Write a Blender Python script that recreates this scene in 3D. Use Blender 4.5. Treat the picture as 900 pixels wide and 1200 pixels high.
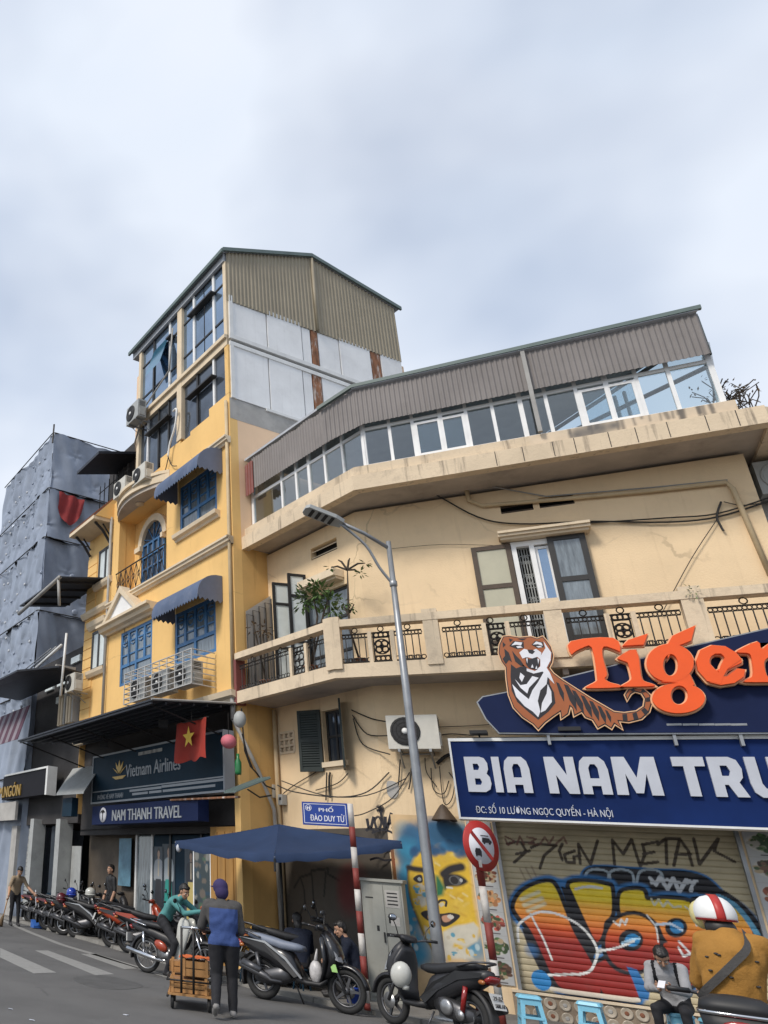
import bpy, bmesh, math, random
import numpy as np
from mathutils import Vector, Matrix

random.seed(7); RNG = np.random.default_rng(7)
for o in list(bpy.data.objects): bpy.data.objects.remove(o)
SC = bpy.context.scene; COL = SC.collection
R = math.radians

# ------------------------------------------------------------------ camera
CAMF = Vector((-0.49532278, 0.75727182, 0.42566976))
CAMR = Vector((0.85410045, 0.51400641, 0.07943445))
CAMU = Vector((0.15864352, -0.40291042, 0.90138528))
CAMC = Vector((0, 0, 1.5)); FPX = 893.18; CPX, CPY = 52.5, 600.0
cam = bpy.data.cameras.new('camera'); camo = bpy.data.objects.new('camera', cam); COL.objects.link(camo)
camo.matrix_world = Matrix(((CAMR.x, CAMU.x, -CAMF.x, 0), (CAMR.y, CAMU.y, -CAMF.y, 0), (CAMR.z, CAMU.z, -CAMF.z, 1.5), (0, 0, 0, 1)))
cam.sensor_fit = 'AUTO'; cam.sensor_width = 36; cam.lens = FPX/1200*36
cam.shift_x = (450-CPX)/1200; cam.shift_y = 0
cam.clip_start = .05; cam.clip_end = 3000
SC.camera = camo

# ------------------------------------------------------------------ light and sky
SUN_EL, SUN_AZ = 46, 205            # azimuth measured clockwise from +Y
sd = bpy.data.lights.new('sun', 'SUN'); sd.energy = 1.5; sd.angle = R(14); sd.color = (1, .93, .84)
so = bpy.data.objects.new('sun', sd); COL.objects.link(so)
sdir = Vector((math.sin(R(SUN_AZ))*math.cos(R(SUN_EL)), math.cos(R(SUN_AZ))*math.cos(R(SUN_EL)), math.sin(R(SUN_EL))))
so.rotation_euler = sdir.to_track_quat('Z', 'Y').to_euler(); so.location = sdir*60
W = bpy.data.worlds.new("World"); SC.world = W; W.use_nodes = True
def build_sky():
    nt = W.node_tree; N = nt.nodes; L = nt.links; N.clear()
    out = N.new('ShaderNodeOutputWorld'); bg = N.new('ShaderNodeBackground'); bg.inputs[1].default_value = .1
    sky = N.new('ShaderNodeTexSky'); sky.sky_type = 'NISHITA'; sky.sun_disc = False
    sky.sun_elevation = R(SUN_EL); sky.sun_rotation = R(SUN_AZ)
    tc = N.new('ShaderNodeTexCoord')
    mp = N.new('ShaderNodeMapping'); mp.inputs['Scale'].default_value = (1, 1, 1.5); L.new(tc.outputs['Generated'], mp.inputs[0])
    n1 = N.new('ShaderNodeTexNoise'); n1.inputs['Scale'].default_value = 2.6; n1.inputs['Detail'].default_value = 7; n1.inputs['Roughness'].default_value = .47; n1.inputs['Distortion'].default_value = .25
    n2 = N.new('ShaderNodeTexNoise'); n2.inputs['Scale'].default_value = 1.7; n2.inputs['Detail'].default_value = 4
    L.new(mp.outputs[0], n1.inputs[0]); L.new(mp.outputs[0], n2.inputs[0])
    r1 = N.new('ShaderNodeValToRGB'); e = r1.color_ramp.elements      # cloud shade: grey undersides to bright tops
    e[0].position = .34; e[0].color = (4.15, 4.6, 5.3, 1); e[1].position = .66; e[1].color = (4.55, 4.86, 5.4, 1)
    L.new(n1.outputs[0], r1.inputs[0])
    r2 = N.new('ShaderNodeValToRGB'); e = r2.color_ramp.elements      # cover: thin places let the blue through
    e[0].position = .42; e[0].color = (.58,)*3+(1,); e[1].position = .60; e[1].color = (1, 1, 1, 1)
    L.new(n2.outputs[0], r2.inputs[0])
    sc = N.new('ShaderNodeMix'); sc.data_type = 'RGBA'; sc.blend_type = 'MULTIPLY'; sc.inputs[0].default_value = 1
    L.new(sky.outputs[0], sc.inputs[6]); sc.inputs[7].default_value = (1.0, 1.0, 1.0, 1)
    mx = N.new('ShaderNodeMix'); mx.data_type = 'RGBA'
    L.new(r2.outputs[0], mx.inputs[0]); L.new(sc.outputs[2], mx.inputs[6]); L.new(r1.outputs[0], mx.inputs[7])
    L.new(mx.outputs[2], bg.inputs[0]); L.new(bg.outputs[0], out.inputs[0])
build_sky()
SC.view_settings.view_transform = 'Standard'; SC.view_settings.look = 'None'
SC.view_settings.exposure = .90; SC.view_settings.gamma = 1

# ------------------------------------------------------------------ frames: a facade plane with along / up / outward
def V(*a): return Vector(a)
def ray(x, y): x, y = float(x), float(y); return CAMF+(x-CPX)/FPX*CAMR-(y-CPY)/FPX*CAMU
class Fr:
    def __init__(s, O, S, N): s.O, s.S, s.N = Vector(O), Vector(S).normalized(), Vector(N).normalized()
    def P(s, a, z, o=0): q = s.O+s.S*float(a)+s.N*float(o); return Vector((q.x, q.y, q.z+float(z)))
    def px(s, x, y, o=0):                                  # measured point of the photograph -> metres on this plane
        d = ray(x, y); t = (s.N.dot(s.O)+o-s.N.dot(CAMC))/s.N.dot(d); q = CAMC+d*t-s.O
        return q.dot(s.S), q.z
    def pts(s, L, o=0): return [s.px(x, y, o) for x, y in L]
def ground(x, y, z=0): d = ray(x, y); t = (z-1.5)/d.z; return CAMC+d*t
def atY(x, y, Y): d = ray(x, y); return CAMC+d*(Y/d.y)
BN = Vector((.58793, .80891, 0)); BS = Vector((-.80891, .58793, 0))
FA = Fr((0, 16, 0), (1, 0, 0), (0, -1, 0))                 # main face of the corner building
FD = Fr(BN*11.5, BS, -BN)                                  # its left facet
FB = Fr(BN*10.5, BS, -BN)                                  # street front of the townhouse row
FS = Fr(BS*14.4, BN, -BS)                                  # side wall of the yellow townhouse (along = depth)

# ------------------------------------------------------------------ materials
def mat(name, col, rough=.7, metal=0, var=.12, vscale=3, bump=.0, bscale=40, streak=0, streak_col=None, spec=.5, stretch=None, coat=0, dirt=0, dirt_col=(.05, .045, .04), dscale=1.3, trans=0, emis=None, attr=False, crack=0):
    m = bpy.data.materials.new(name); m.use_nodes = True; nt = m.node_tree; N = nt.nodes; L = nt.links
    b = N['Principled BSDF']; b.inputs['Roughness'].default_value = rough; b.inputs['Metallic'].default_value = metal
    b.inputs['Specular IOR Level'].default_value = spec; b.inputs['Coat Weight'].default_value = coat
    tc = N.new('ShaderNodeTexCoord'); mp = N.new('ShaderNodeMapping'); L.new(tc.outputs['Object'], mp.inputs[0])
    if stretch: mp.inputs['Scale'].default_value = stretch
    if attr:
        a = N.new('ShaderNodeAttribute'); a.attribute_name = 'Col'; base = a.outputs['Color']
    else:
        rgb = N.new('ShaderNodeRGB'); rgb.outputs[0].default_value = (*col, 1); base = rgb.outputs[0]
    def noise(scale, det=5, ro=.6, vec=None):
        n = N.new('ShaderNodeTexNoise'); n.inputs['Scale'].default_value = scale; n.inputs['Detail'].default_value = det; n.inputs['Roughness'].default_value = ro
        L.new(vec or mp.outputs[0], n.inputs[0]); return n.outputs[0]
    def ramp(src, p0, p1):
        r = N.new('ShaderNodeMapRange'); r.inputs[1].default_value = p0; r.inputs[2].default_value = p1; L.new(src, r.inputs[0]); return r.outputs[0]
    def mix(fac, A, colB, blend='MIX'):
        x = N.new('ShaderNodeMix'); x.data_type = 'RGBA'; x.blend_type = blend
        if isinstance(fac, float): x.inputs[0].default_value = fac
        else: L.new(fac, x.inputs[0])
        L.new(A, x.inputs[6])
        if isinstance(colB, tuple): x.inputs[7].default_value = (*colB, 1)
        else: L.new(colB, x.inputs[7])
        return x.outputs[2]
    if var:
        g = N.new('ShaderNodeCombineColor'); v = N.new('ShaderNodeMapRange'); v.inputs[1].default_value = .3; v.inputs[2].default_value = .7
        v.inputs[3].default_value = 1-var; v.inputs[4].default_value = 1+var*.6; L.new(noise(vscale), v.inputs[0])
        for i in range(3): L.new(v.outputs[0], g.inputs[i])
        base = mix(1.0, base, g.outputs[0], 'MULTIPLY')
    if streak:
        m2 = N.new('ShaderNodeMapping'); m2.inputs['Scale'].default_value = (5, 5, .35); L.new(tc.outputs['Object'], m2.inputs[0])
        f = ramp(noise(1.6, 6, .65, m2.outputs[0]), .56, .74)
        k = N.new('ShaderNodeMath'); k.operation = 'MULTIPLY'; k.inputs[1].default_value = streak; L.new(f, k.inputs[0])
        base = mix(k.outputs[0], base, streak_col or tuple(c*.35 for c in col))
    if dirt:
        f = ramp(noise(dscale, 8, .7), .52, .72)
        k = N.new('ShaderNodeMath'); k.operation = 'MULTIPLY'; k.inputs[1].default_value = dirt; L.new(f, k.inputs[0])
        base = mix(k.outputs[0], base, dirt_col)
    if crack:                                                 # hairline cracks, in patches
        vv = N.new('ShaderNodeTexVoronoi'); vv.feature = 'DISTANCE_TO_EDGE'; vv.inputs['Scale'].default_value = .55
        n3 = N.new('ShaderNodeTexNoise'); n3.inputs['Scale'].default_value = 2.2; n3.inputs['Detail'].default_value = 6; L.new(tc.outputs['Object'], n3.inputs[0])
        ad = N.new('ShaderNodeMixRGB'); ad.inputs[0].default_value = .30; L.new(tc.outputs['Object'], ad.inputs[1]); L.new(n3.outputs['Color'], ad.inputs[2]); L.new(ad.outputs[0], vv.inputs[0])
        ln = N.new('ShaderNodeMapRange'); ln.inputs[1].default_value = .003; ln.inputs[2].default_value = .008; ln.inputs[3].default_value = 1; ln.inputs[4].default_value = 0; L.new(vv.outputs[0], ln.inputs[0])
        mk = ramp(noise(.5, 3, .5), .48, .62); k = N.new('ShaderNodeMath'); k.operation = 'MULTIPLY'; L.new(ln.outputs[0], k.inputs[0]); L.new(mk, k.inputs[1])
        k2 = N.new('ShaderNodeMath'); k2.operation = 'MULTIPLY'; k2.inputs[1].default_value = crack; L.new(k.outputs[0], k2.inputs[0]); base = mix(k2.outputs[0], base, tuple(c*.35 for c in col))
        pt = ramp(noise(1.1, 7, .6), .63, .66); k4 = N.new('ShaderNodeMath'); k4.operation = 'MULTIPLY'; k4.inputs[1].default_value = .45*crack; L.new(pt, k4.inputs[0]); base = mix(k4.outputs[0], base, tuple(c*.8+.06 for c in col))   # patched or peeled paint
    L.new(base, b.inputs['Base Color'])
    if bump:
        bp = N.new('ShaderNodeBump'); bp.inputs['Strength'].default_value = bump; bp.inputs['Distance'].default_value = .02
        L.new(noise(bscale, 6, .65), bp.inputs['Height']); L.new(bp.outputs[0], b.inputs['Normal'])
    if emis:
        b.inputs['Emission Color'].default_value = (*emis[:3], 1); b.inputs['Emission Strength'].default_value = emis[3]
    return m
def glass_clear(name, tint=(.75, .82, .84), refl=.18):
    m = bpy.data.materials.new(name); m.use_nodes = True; nt = m.node_tree; N = nt.nodes; L = nt.links; N.clear()
    out = N.new('ShaderNodeOutputMaterial'); t = N.new('ShaderNodeBsdfTransparent'); t.inputs[0].default_value = (*tint, 1)
    g = N.new('ShaderNodeBsdfGlossy'); g.inputs['Roughness'].default_value = .03
    lw = N.new('ShaderNodeLayerWeight'); lw.inputs[0].default_value = refl
    mx = N.new('ShaderNodeMixShader'); ma = N.new('ShaderNodeMath'); ma.operation = 'MULTIPLY_ADD'; ma.inputs[1].default_value = .55; ma.inputs[2].default_value = .07; L.new(lw.outputs['Facing'], ma.inputs[0]); L.new(ma.outputs[0], mx.inputs[0]); L.new(t.outputs[0], mx.inputs[1]); L.new(g.outputs[0], mx.inputs[2]); L.new(mx.outputs[0], out.inputs[0])
    return m

M = {}
M['cream'] = mat('cream_plaster', (.78, .595, .375), .9, var=.10, vscale=.7, bump=.3, bscale=30, streak=.30, streak_col=(.47, .33, .19), dirt=.2, dirt_col=(.46, .35, .22), dscale=1.7, crack=.5)
M['cream_old'] = mat('stained_cream_plaster', (.68, .55, .39), .9, var=.16, vscale=1.5, bump=.35, bscale=25, streak=.85, streak_col=(.15, .12, .095), dirt=.5, dirt_col=(.25, .2, .15), dscale=3)
M['soffit'] = mat('grey_soffit', (.46, .40, .34), .9, var=.2, vscale=1.2, bump=.15, dirt=.4, dirt_col=(.16, .14, .12))
M['yellow'] = mat('yellow_plaster', (.80, .51, .19), .85, var=.10, vscale=1.0, bump=.2, bscale=40, streak=.28, streak_col=(.52, .29, .10), dirt=.2, dirt_col=(.46, .28, .11), dscale=2, crack=.4)
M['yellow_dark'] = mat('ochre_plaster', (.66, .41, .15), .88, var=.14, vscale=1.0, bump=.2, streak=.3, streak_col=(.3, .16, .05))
M['peach'] = mat('peach_plaster', (.78, .55, .36), .9, var=.1, vscale=.7, bump=.15, streak=.12, streak_col=(.45, .28, .17))
M['trim'] = mat('buff_trim', (.68, .56, .40), .85, var=.12, vscale=2, bump=.15, streak=.25, streak_col=(.25, .18, .12))
M['concrete'] = mat('grey_concrete', (.40, .385, .36), .92, var=.2, vscale=1.5, bump=.3, dirt=.4, dirt_col=(.17, .16, .15), dscale=2.5)
M['panel'] = mat('white_sheet_panel', (.82, .82, .81), .6, var=.1, vscale=1.2, bump=.08, streak=.16, streak_col=(.36, .34, .33), dirt=.12, dirt_col=(.35, .33, .32), dscale=2)
M['rust'] = mat('rusty_panel', (.27, .12, .06), .9, var=.5, vscale=5, bump=.3, dirt=.9, dirt_col=(.66, .62, .58), dscale=4, stretch=(1.6, 1.6, .5))
M['white_metal'] = mat('white_painted_metal', (.72, .72, .70), .45, var=.1, vscale=3, dirt=.12)
M['frame_white'] = mat('white_window_frame', (.80, .80, .79), .5, var=.1, vscale=2, dirt=.15, dirt_col=(.3, .27, .24))
M['khaki_sheet'] = mat('khaki_corrugated', (.31, .265, .185), .55, var=.12, vscale=1.5, streak=.25, streak_col=(.15, .13, .1))
M['brown_sheet'] = mat('grey_brown_corrugated', (.205, .185, .175), .6, var=.14, vscale=1.2, streak=.4, streak_col=(.11, .09, .08), dirt=.2, dirt_col=(.09, .07, .06))
M['green_edge'] = mat('green_metal_edge', (.11, .15, .14), .5, var=.2, vscale=2)
M['roof_under'] = mat('roof_underside', (.42, .44, .47), .6, var=.15)
M['maroon'] = mat('maroon_sheet', (.20, .055, .045), .6, var=.2)
M['dark_glass'] = mat('dark_window_glass', (.10, .12, .15), .07, var=.3, vscale=1.5, metal=.55)
M['blue_glass'] = mat('blue_tinted_glass', (.27, .36, .47), .05, var=.25, vscale=.8, metal=.8)
M['teal_glass'] = mat('teal_open_pane', (.05, .20, .32), .12, var=.2, metal=.5)
M['pale_glass'] = mat('frosted_pane', (.62, .67, .66), .3, var=.1, vscale=4)
M['cream_glass'] = mat('cream_frosted_pane', (.45, .43, .32), .35, var=.08, vscale=3)
M['grey_glass'] = mat('grey_curtained_glass', (.17, .20, .22), .12, var=.5, vscale=5, stretch=(4, 4, .5), spec=.8, coat=.3)
M['clear'] = glass_clear('clear_glazing', (.80, .87, .90), .25)
M['blue_frame'] = mat('blue_painted_wood', (.05, .16, .34), .5, var=.2, vscale=5)
M['dark_frame'] = mat('dark_bronze_frame', (.022, .02, .018), .45, var=.2)
M['brown_frame'] = mat('brown_timber_frame', (.075, .05, .032), .6, var=.3, vscale=6)
M['green_wood'] = mat('dark_green_shutter', (.012, .02, .017), .6, var=.3, vscale=5)
M['iron'] = mat('black_iron', (.016, .014, .013), .55, var=.3)
M['black'] = mat('matt_black', (.012, .012, .013), .65, var=.2)
M['interior'] = mat('dark_interior', (.018, .018, .02), .9, var=.3)
M['awning_blue'] = mat('blue_awning_canvas', (.085, .118, .195), .85, var=.2, vscale=2, streak=.4, streak_col=(.17, .18, .21), dirt=.35, dirt_col=(.2, .21, .25), dscale=3)
M['awning_end'] = mat('grey_blue_awning_end', (.15, .17, .23), .8, var=.12, vscale=3)
M['canopy_dark'] = mat('dark_canopy_sheet', (.018, .021, .03), .55, var=.3, vscale=3)
M['tarp'] = mat('grey_blue_tarpaulin', (.25, .29, .365), .4, var=.2, vscale=1, bump=.6, bscale=2.2, dirt=.3, dirt_col=(.40, .44, .50), dscale=1.2)
M['tarp_side'] = M['tarp']
M['knob'] = mat('pale_tie_patch', (.5, .52, .55), .6)
M['red_cloth'] = mat('red_cloth', (.30, .026, .014), .8, var=.2, vscale=3)
M['red_faded'] = mat('faded_red_cloth', (.30, .03, .03), .8, var=.25, vscale=2)
M['star'] = mat('yellow_star', (.75, .5, .06), .7)
M['dark_wall'] = mat('dark_stained_wall', (.045, .042, .042), .9, var=.3, vscale=1.2, bump=.3, dirt=.3, dirt_col=(.02, .02, .02))
M['brown_wall'] = mat('dark_brown_painted_wall', (.10, .08, .06), .85, var=.25, vscale=1.5, bump=.2, dirt=.4, dirt_col=(.03, .025, .02))
M['wood_yellow'] = mat('yellow_wood_door', (.36, .19, .05), .7, var=.2, vscale=3, stretch=(3, 3, .4))
M['sign_navy'] = mat('navy_sign_face', (.010, .018, .062), .6, var=.25, vscale=.6, spec=.12)
M['sign_blue'] = mat('royal_blue_sign_face', (.006, .022, .105), .6, var=.45, vscale=.5, spec=.12)
M['sign_teal'] = mat('dark_teal_sign_face', (.008, .026, .045), .6, var=.15, spec=.15)
M['sign_black'] = mat('black_sign_face', (.010, .009, .012), .6, var=.1, spec=.15)
M['letter_white'] = mat('silver_white_letters', (.48, .50, .55), .5, var=.08)
M['letter_dim'] = mat('grey_letters', (.30, .32, .34), .5, var=.08)
M['gold'] = mat('gold_letters', (.42, .26, .05), .4, metal=.4, var=.2, vscale=12)
M['orange'] = mat('orange_letters', (.83, .095, .005), .4, var=.06)
M['orange_edge'] = mat('pale_letter_edge', (.75, .45, .24), .5)
M['tiger_orange'] = mat('tiger_orange_print', (.34, .095, .025), .5, var=.06)
M['print_black'] = mat('black_print', (.012, .010, .014), .5)
M['print_white'] = mat('white_print', (.72, .72, .76), .5)
M['white'] = mat('white_paint', (.75, .75, .73), .5, var=.08)
M['ac_white'] = mat('air_conditioner_casing', (.56, .54, .48), .5, var=.1, vscale=4, dirt=.15)
M['ac_grey'] = mat('old_air_conditioner_casing', (.36, .37, .36), .55, var=.12, vscale=4, dirt=.3)
M['galv'] = mat('galvanised_steel', (.30, .31, .32), .42, metal=.6, var=.2, vscale=4, dirt=.2, dirt_col=(.18, .16, .14))
M['pipe_cream'] = mat('cream_pipe', (.52, .40, .24), .7, var=.15)
M['pipe_grey'] = mat('grey_pipe', (.33, .32, .30), .6, var=.2)
M['cable'] = mat('black_cable', (.02, .018, .016), .6)
M['asphalt'] = mat('asphalt', (.115, .112, .108), .9, var=.22, vscale=.6, bump=.5, bscale=90, dirt=.35, dirt_col=(.07, .068, .066), dscale=.7, crack=.55)
M['pave'] = mat('worn_pavement', (.17, .16, .145), .9, var=.25, vscale=1.5, bump=.4, bscale=40, dirt=.4, dirt_col=(.07, .065, .06))
M['kerb'] = mat('kerb_concrete', (.22, .21, .19), .9, var=.2, vscale=3, bump=.3, dirt=.4)
M['roadpaint'] = mat('worn_road_paint', (.27, .265, .25), .8, var=.2, vscale=5, dirt=.75, dirt_col=(.11, .107, .10), dscale=5)
M['post_red'] = mat('red_post_paint', (.20, .03, .022), .65, var=.25, vscale=6)
M['post_white'] = mat('white_post_paint', (.52, .49, .45), .65, var=.2, vscale=8, dirt=.35, dirt_col=(.3, .12, .09), dscale=9)
M['street_blue'] = mat('street_sign_blue', (.012, .045, .26), .4, var=.06)
M['sign_red'] = mat('sign_red', (.42, .028, .022), .45, var=.1)
M['cabinet'] = mat('grey_cabinet', (.31, .31, .275), .6, var=.12, vscale=2, bump=.1, streak=.4, streak_col=(.2, .19, .16), dirt=.3, dirt_col=(.2, .18, .15), dscale=5)
M['umbrella'] = mat('blue_umbrella_cloth', (.024, .042, .092), .85, var=.15, vscale=2, spec=.2)
M['stool'] = mat('sky_blue_plastic', (.20, .50, .66), .4, var=.06)
M['leaf'] = mat('leaf_green', (.095, .17, .045), .6, var=.5, vscale=9)
M['leaf_dry'] = mat('dry_leaf', (.14, .09, .045), .8, var=.4, vscale=9)
M['bark'] = mat('bark', (.06, .045, .033), .9, var=.3, vscale=9)
M['terracotta'] = mat('terracotta', (.22, .085, .045), .85, var=.2)
M['art'] = mat('sprayed_paint', (1, 1, 1), .65, var=.10, vscale=6, attr=True)
M['art_metal'] = mat('painted_shutter_metal', (1, 1, 1), .55, var=.10, vscale=5, attr=True, dirt=.10, dirt_col=(.12, .10, .08), dscale=4)
M['print'] = mat('printed_board', (1, 1, 1), .45, var=.05, attr=True)
M['plate'] = mat('ceramic_plate', (.42, .36, .28), .3, var=.25, vscale=9)
M['cage'] = mat('dull_white_bars', (.46, .455, .44), .5, var=.15, dirt=.3)
M['mortar'] = mat('tan_mortar', (.27, .21, .15), .95, var=.3, vscale=4, bump=.3)
M['stripes'] = mat('striped_cloth', (.24, .21, .24), .85, var=.2); M['stripe_dull'] = mat('dull_mauve_cloth', (.10, .045, .07), .85, var=.2)

# ------------------------------------------------------------------ mesh builder
class MB:
    def __init__(s): s.v = []; s.f = []; s.m = []; s.sm = []; s.cur = 0; s.smooth = False
    def add(s, vs, fs):
        k = len(s.v); s.v += [tuple(p) for p in vs]
        for f in fs: s.f.append(tuple(k+i for i in f)); s.m.append(s.cur); s.sm.append(s.smooth)
        return s
    def hexa(s, p): return s.add(p, [(0, 3, 2, 1), (4, 5, 6, 7), (0, 1, 5, 4), (1, 2, 6, 5), (2, 3, 7, 6), (3, 0, 4, 7)])
    def fbox(s, fr, a0, a1, z0, z1, o0, o1):
        return s.hexa([fr.P(a0, z0, o0), fr.P(a1, z0, o0), fr.P(a1, z1, o0), fr.P(a0, z1, o0), fr.P(a0, z0, o1), fr.P(a1, z0, o1), fr.P(a1, z1, o1), fr.P(a0, z1, o1)])
    def box(s, c, sz, rot=None):
        c = Vector(c); h = Vector(sz)/2; Q = rot or Matrix.Identity(3); P = []
        for z in (-1, 1):
            for x, y in ((-1, -1), (1, -1), (1, 1), (-1, 1)): P.append(c+Q@Vector((x*h.x, y*h.y, z*h.z)))
        return s.hexa(P)
    def quad(s, *p): return s.add(p, [tuple(range(len(p)))])
    def prism(s, P0, P1):                                  # two matching outlines
        n = len(P0); return s.add(list(P0)+list(P1), [tuple(range(n))[::-1], tuple(range(n, 2*n))]+[(i, (i+1) % n, n+(i+1) % n, n+i) for i in range(n)])
    def fpoly(s, fr, pts, o0, o1): return s.prism([fr.P(a, z, o0) for a, z in pts], [fr.P(a, z, o1) for a, z in pts])
    def rings(s, rs, cap=True, close=True):
        n = len(rs[0]); vs = [p for r in rs for p in r]; fs = []
        for i in range(len(rs)-1):
            for j in range(n if close else n-1):
                k = (j+1) % n; fs.append((i*n+j, i*n+k, (i+1)*n+k, (i+1)*n+j))
        if cap: fs += [tuple(range(n))[::-1], tuple(range((len(rs)-1)*n, len(rs)*n))]
        return s.add(vs, fs)
    def tube(s, pts, r, seg=8, cap=True):
        pts = [Vector(p) for p in pts]; n = len(pts); rs = []; rr = r if isinstance(r, (list, tuple)) else [r]*n; u = None
        for i in range(n):
            t = (pts[min(i+1, n-1)]-pts[max(i-1, 0)]).normalized()
            if u is None: u = t.cross(Vector((0, 0, 1)) if abs(t.z) < .9 else Vector((1, 0, 0))).normalized()
            else: u = (u-t*u.dot(t)).normalized()
            w = t.cross(u); rs.append([pts[i]+(u*math.cos(2*math.pi*j/seg)+w*math.sin(2*math.pi*j/seg))*rr[i] for j in range(seg)])
        sm = s.smooth; s.smooth = seg > 5; s.rings(rs, cap); s.smooth = sm; return s
    def ftube(s, fr, pts, r, seg=6): return s.tube([fr.P(*p) for p in pts], r, seg)
    def lathe(s, prof, c, ax=(0, 0, 1), seg=16, cap=True):
        ax = Vector(ax).normalized(); u = ax.cross(Vector((0, 0, 1)) if abs(ax.z) < .9 else Vector((1, 0, 0))).normalized(); w = ax.cross(u); c = Vector(c)
        sm = s.smooth; s.smooth = True
        s.rings([[c+ax*h+(u*math.cos(2*math.pi*j/seg)+w*math.sin(2*math.pi*j/seg))*r for j in range(seg)] for r, h in prof], cap); s.smooth = sm; return s
    def torus(s, c, ax, Rr, r, n=24, m=8, a0=0, a1=2*math.pi):
        ax = Vector(ax).normalized(); u = ax.cross(Vector((0, 0, 1)) if abs(ax.z) < .9 else Vector((1, 0, 0))).normalized(); w = ax.cross(u); c = Vector(c); full = abs(a1-a0-2*math.pi) < 1e-6
        rs = []
        for i in range(n if full else n+1):
            t = a0+(a1-a0)*i/n; d = u*math.cos(t)+w*math.sin(t)
            rs.append([c+d*(Rr+r*math.cos(2*math.pi*j/m))+ax*r*math.sin(2*math.pi*j/m) for j in range(m)])
        if full: rs.append(rs[0])
        sm = s.smooth; s.smooth = m > 4; s.rings(rs, not full); s.smooth = sm; return s
    def ball(s, c, r, seg=12, rg=8, rot=None):
        c = Vector(c); r = Vector(r) if not isinstance(r, (int, float)) else Vector((r, r, r)); Q = rot or Matrix.Identity(3); rs = []
        for i in range(1, rg):
            t = math.pi*i/rg; rs.append([c+Q@Vector((r.x*math.sin(t)*math.cos(2*math.pi*j/seg), r.y*math.sin(t)*math.sin(2*math.pi*j/seg), r.z*math.cos(t))) for j in range(seg)])
        sm = s.smooth; s.smooth = True; s.rings(rs, False)
        k = len(s.v); top = k-len(rs)*seg; s.v += [tuple(c+Q@Vector((0, 0, r.z))), tuple(c-Q@Vector((0, 0, r.z)))]
        for j in range(seg):
            s.f.append((k, top+j, top+(j+1) % seg)); s.m.append(s.cur); s.sm.append(True)
            q = k-seg; s.f.append((k+1, q+(j+1) % seg, q+j)); s.m.append(s.cur); s.sm.append(True)
        s.smooth = sm; return s
    def loft(s, secs, n=16, e=2.6, cap=True):              # secs: (centre, half-width along y, half-height, tilt in xz) ; local x forward
        rs = []
        for c, w, h, t in secs:
            c = Vector(c); r = []
            for j in range(n):
                q = 2*math.pi*j/n; cy, cz = math.cos(q), math.sin(q)
                y = w*math.copysign(abs(cy)**(2/e), cy); z = h*math.copysign(abs(cz)**(2/e), cz)
                r.append(c+Vector((-math.sin(t)*z, y, math.cos(t)*z)))
            rs.append(r)
        sm = s.smooth; s.smooth = True; s.rings(rs, cap); s.smooth = sm; return s
    def mesh(s, name, mats, off=Vector((0, 0, 0))):
        me = bpy.data.meshes.new(name); me.from_pydata([(p[0]-off.x, p[1]-off.y, p[2]-off.z) for p in s.v], [], s.f)
        for m in (mats if isinstance(mats, (list, tuple)) else [mats]): me.materials.append(m)
        me.polygons.foreach_set('material_index', s.m); me.polygons.foreach_set('use_smooth', s.sm)
        bm = bmesh.new(); bm.from_mesh(me); bmesh.ops.recalc_face_normals(bm, faces=bm.faces); bm.to_mesh(me); bm.free(); me.update()
        return me
    def build(s, name, mats, parent=None, **props):
        if parent is None:
            A = np.array(s.v); off = Vector(((A[:, 0].min()+A[:, 0].max())/2, (A[:, 1].min()+A[:, 1].max())/2, A[:, 2].min()))
        else: off = world_off(parent)
        o = bpy.data.objects.new(name, s.mesh(name, mats, off)); COL.objects.link(o)
        if parent is None: o.location = off
        else: o.parent = parent
        for k, v in props.items(): o[k] = v
        return o
def world_off(o):
    t = Vector((0, 0, 0))
    while o: t += o.location; o = o.parent
    return t
def thing(name, label, category, loc=(0, 0, 0), group=None, rz=0):
    o = bpy.data.objects.new(name, None); COL.objects.link(o); o.location = loc; o.rotation_euler.z = rz; o.empty_display_size = .2
    o['label'] = label; o['category'] = category
    if group: o['group'] = group
    return o
def tag(o, label, category, group=None):
    o['label'] = label; o['category'] = category
    if group: o['group'] = group
    return o
def copy_thing(src, loc, rz, label, group=None):
    r = src.copy(); COL.objects.link(r); r.location = loc; r.rotation_euler.z = rz; r['label'] = label
    if group: r['group'] = group
    for ch in list(src.children):
        c = ch.copy(); COL.objects.link(c); c.parent = r
        for g in list(ch.children):
            d = g.copy(); COL.objects.link(d); d.parent = c
    return r
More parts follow.
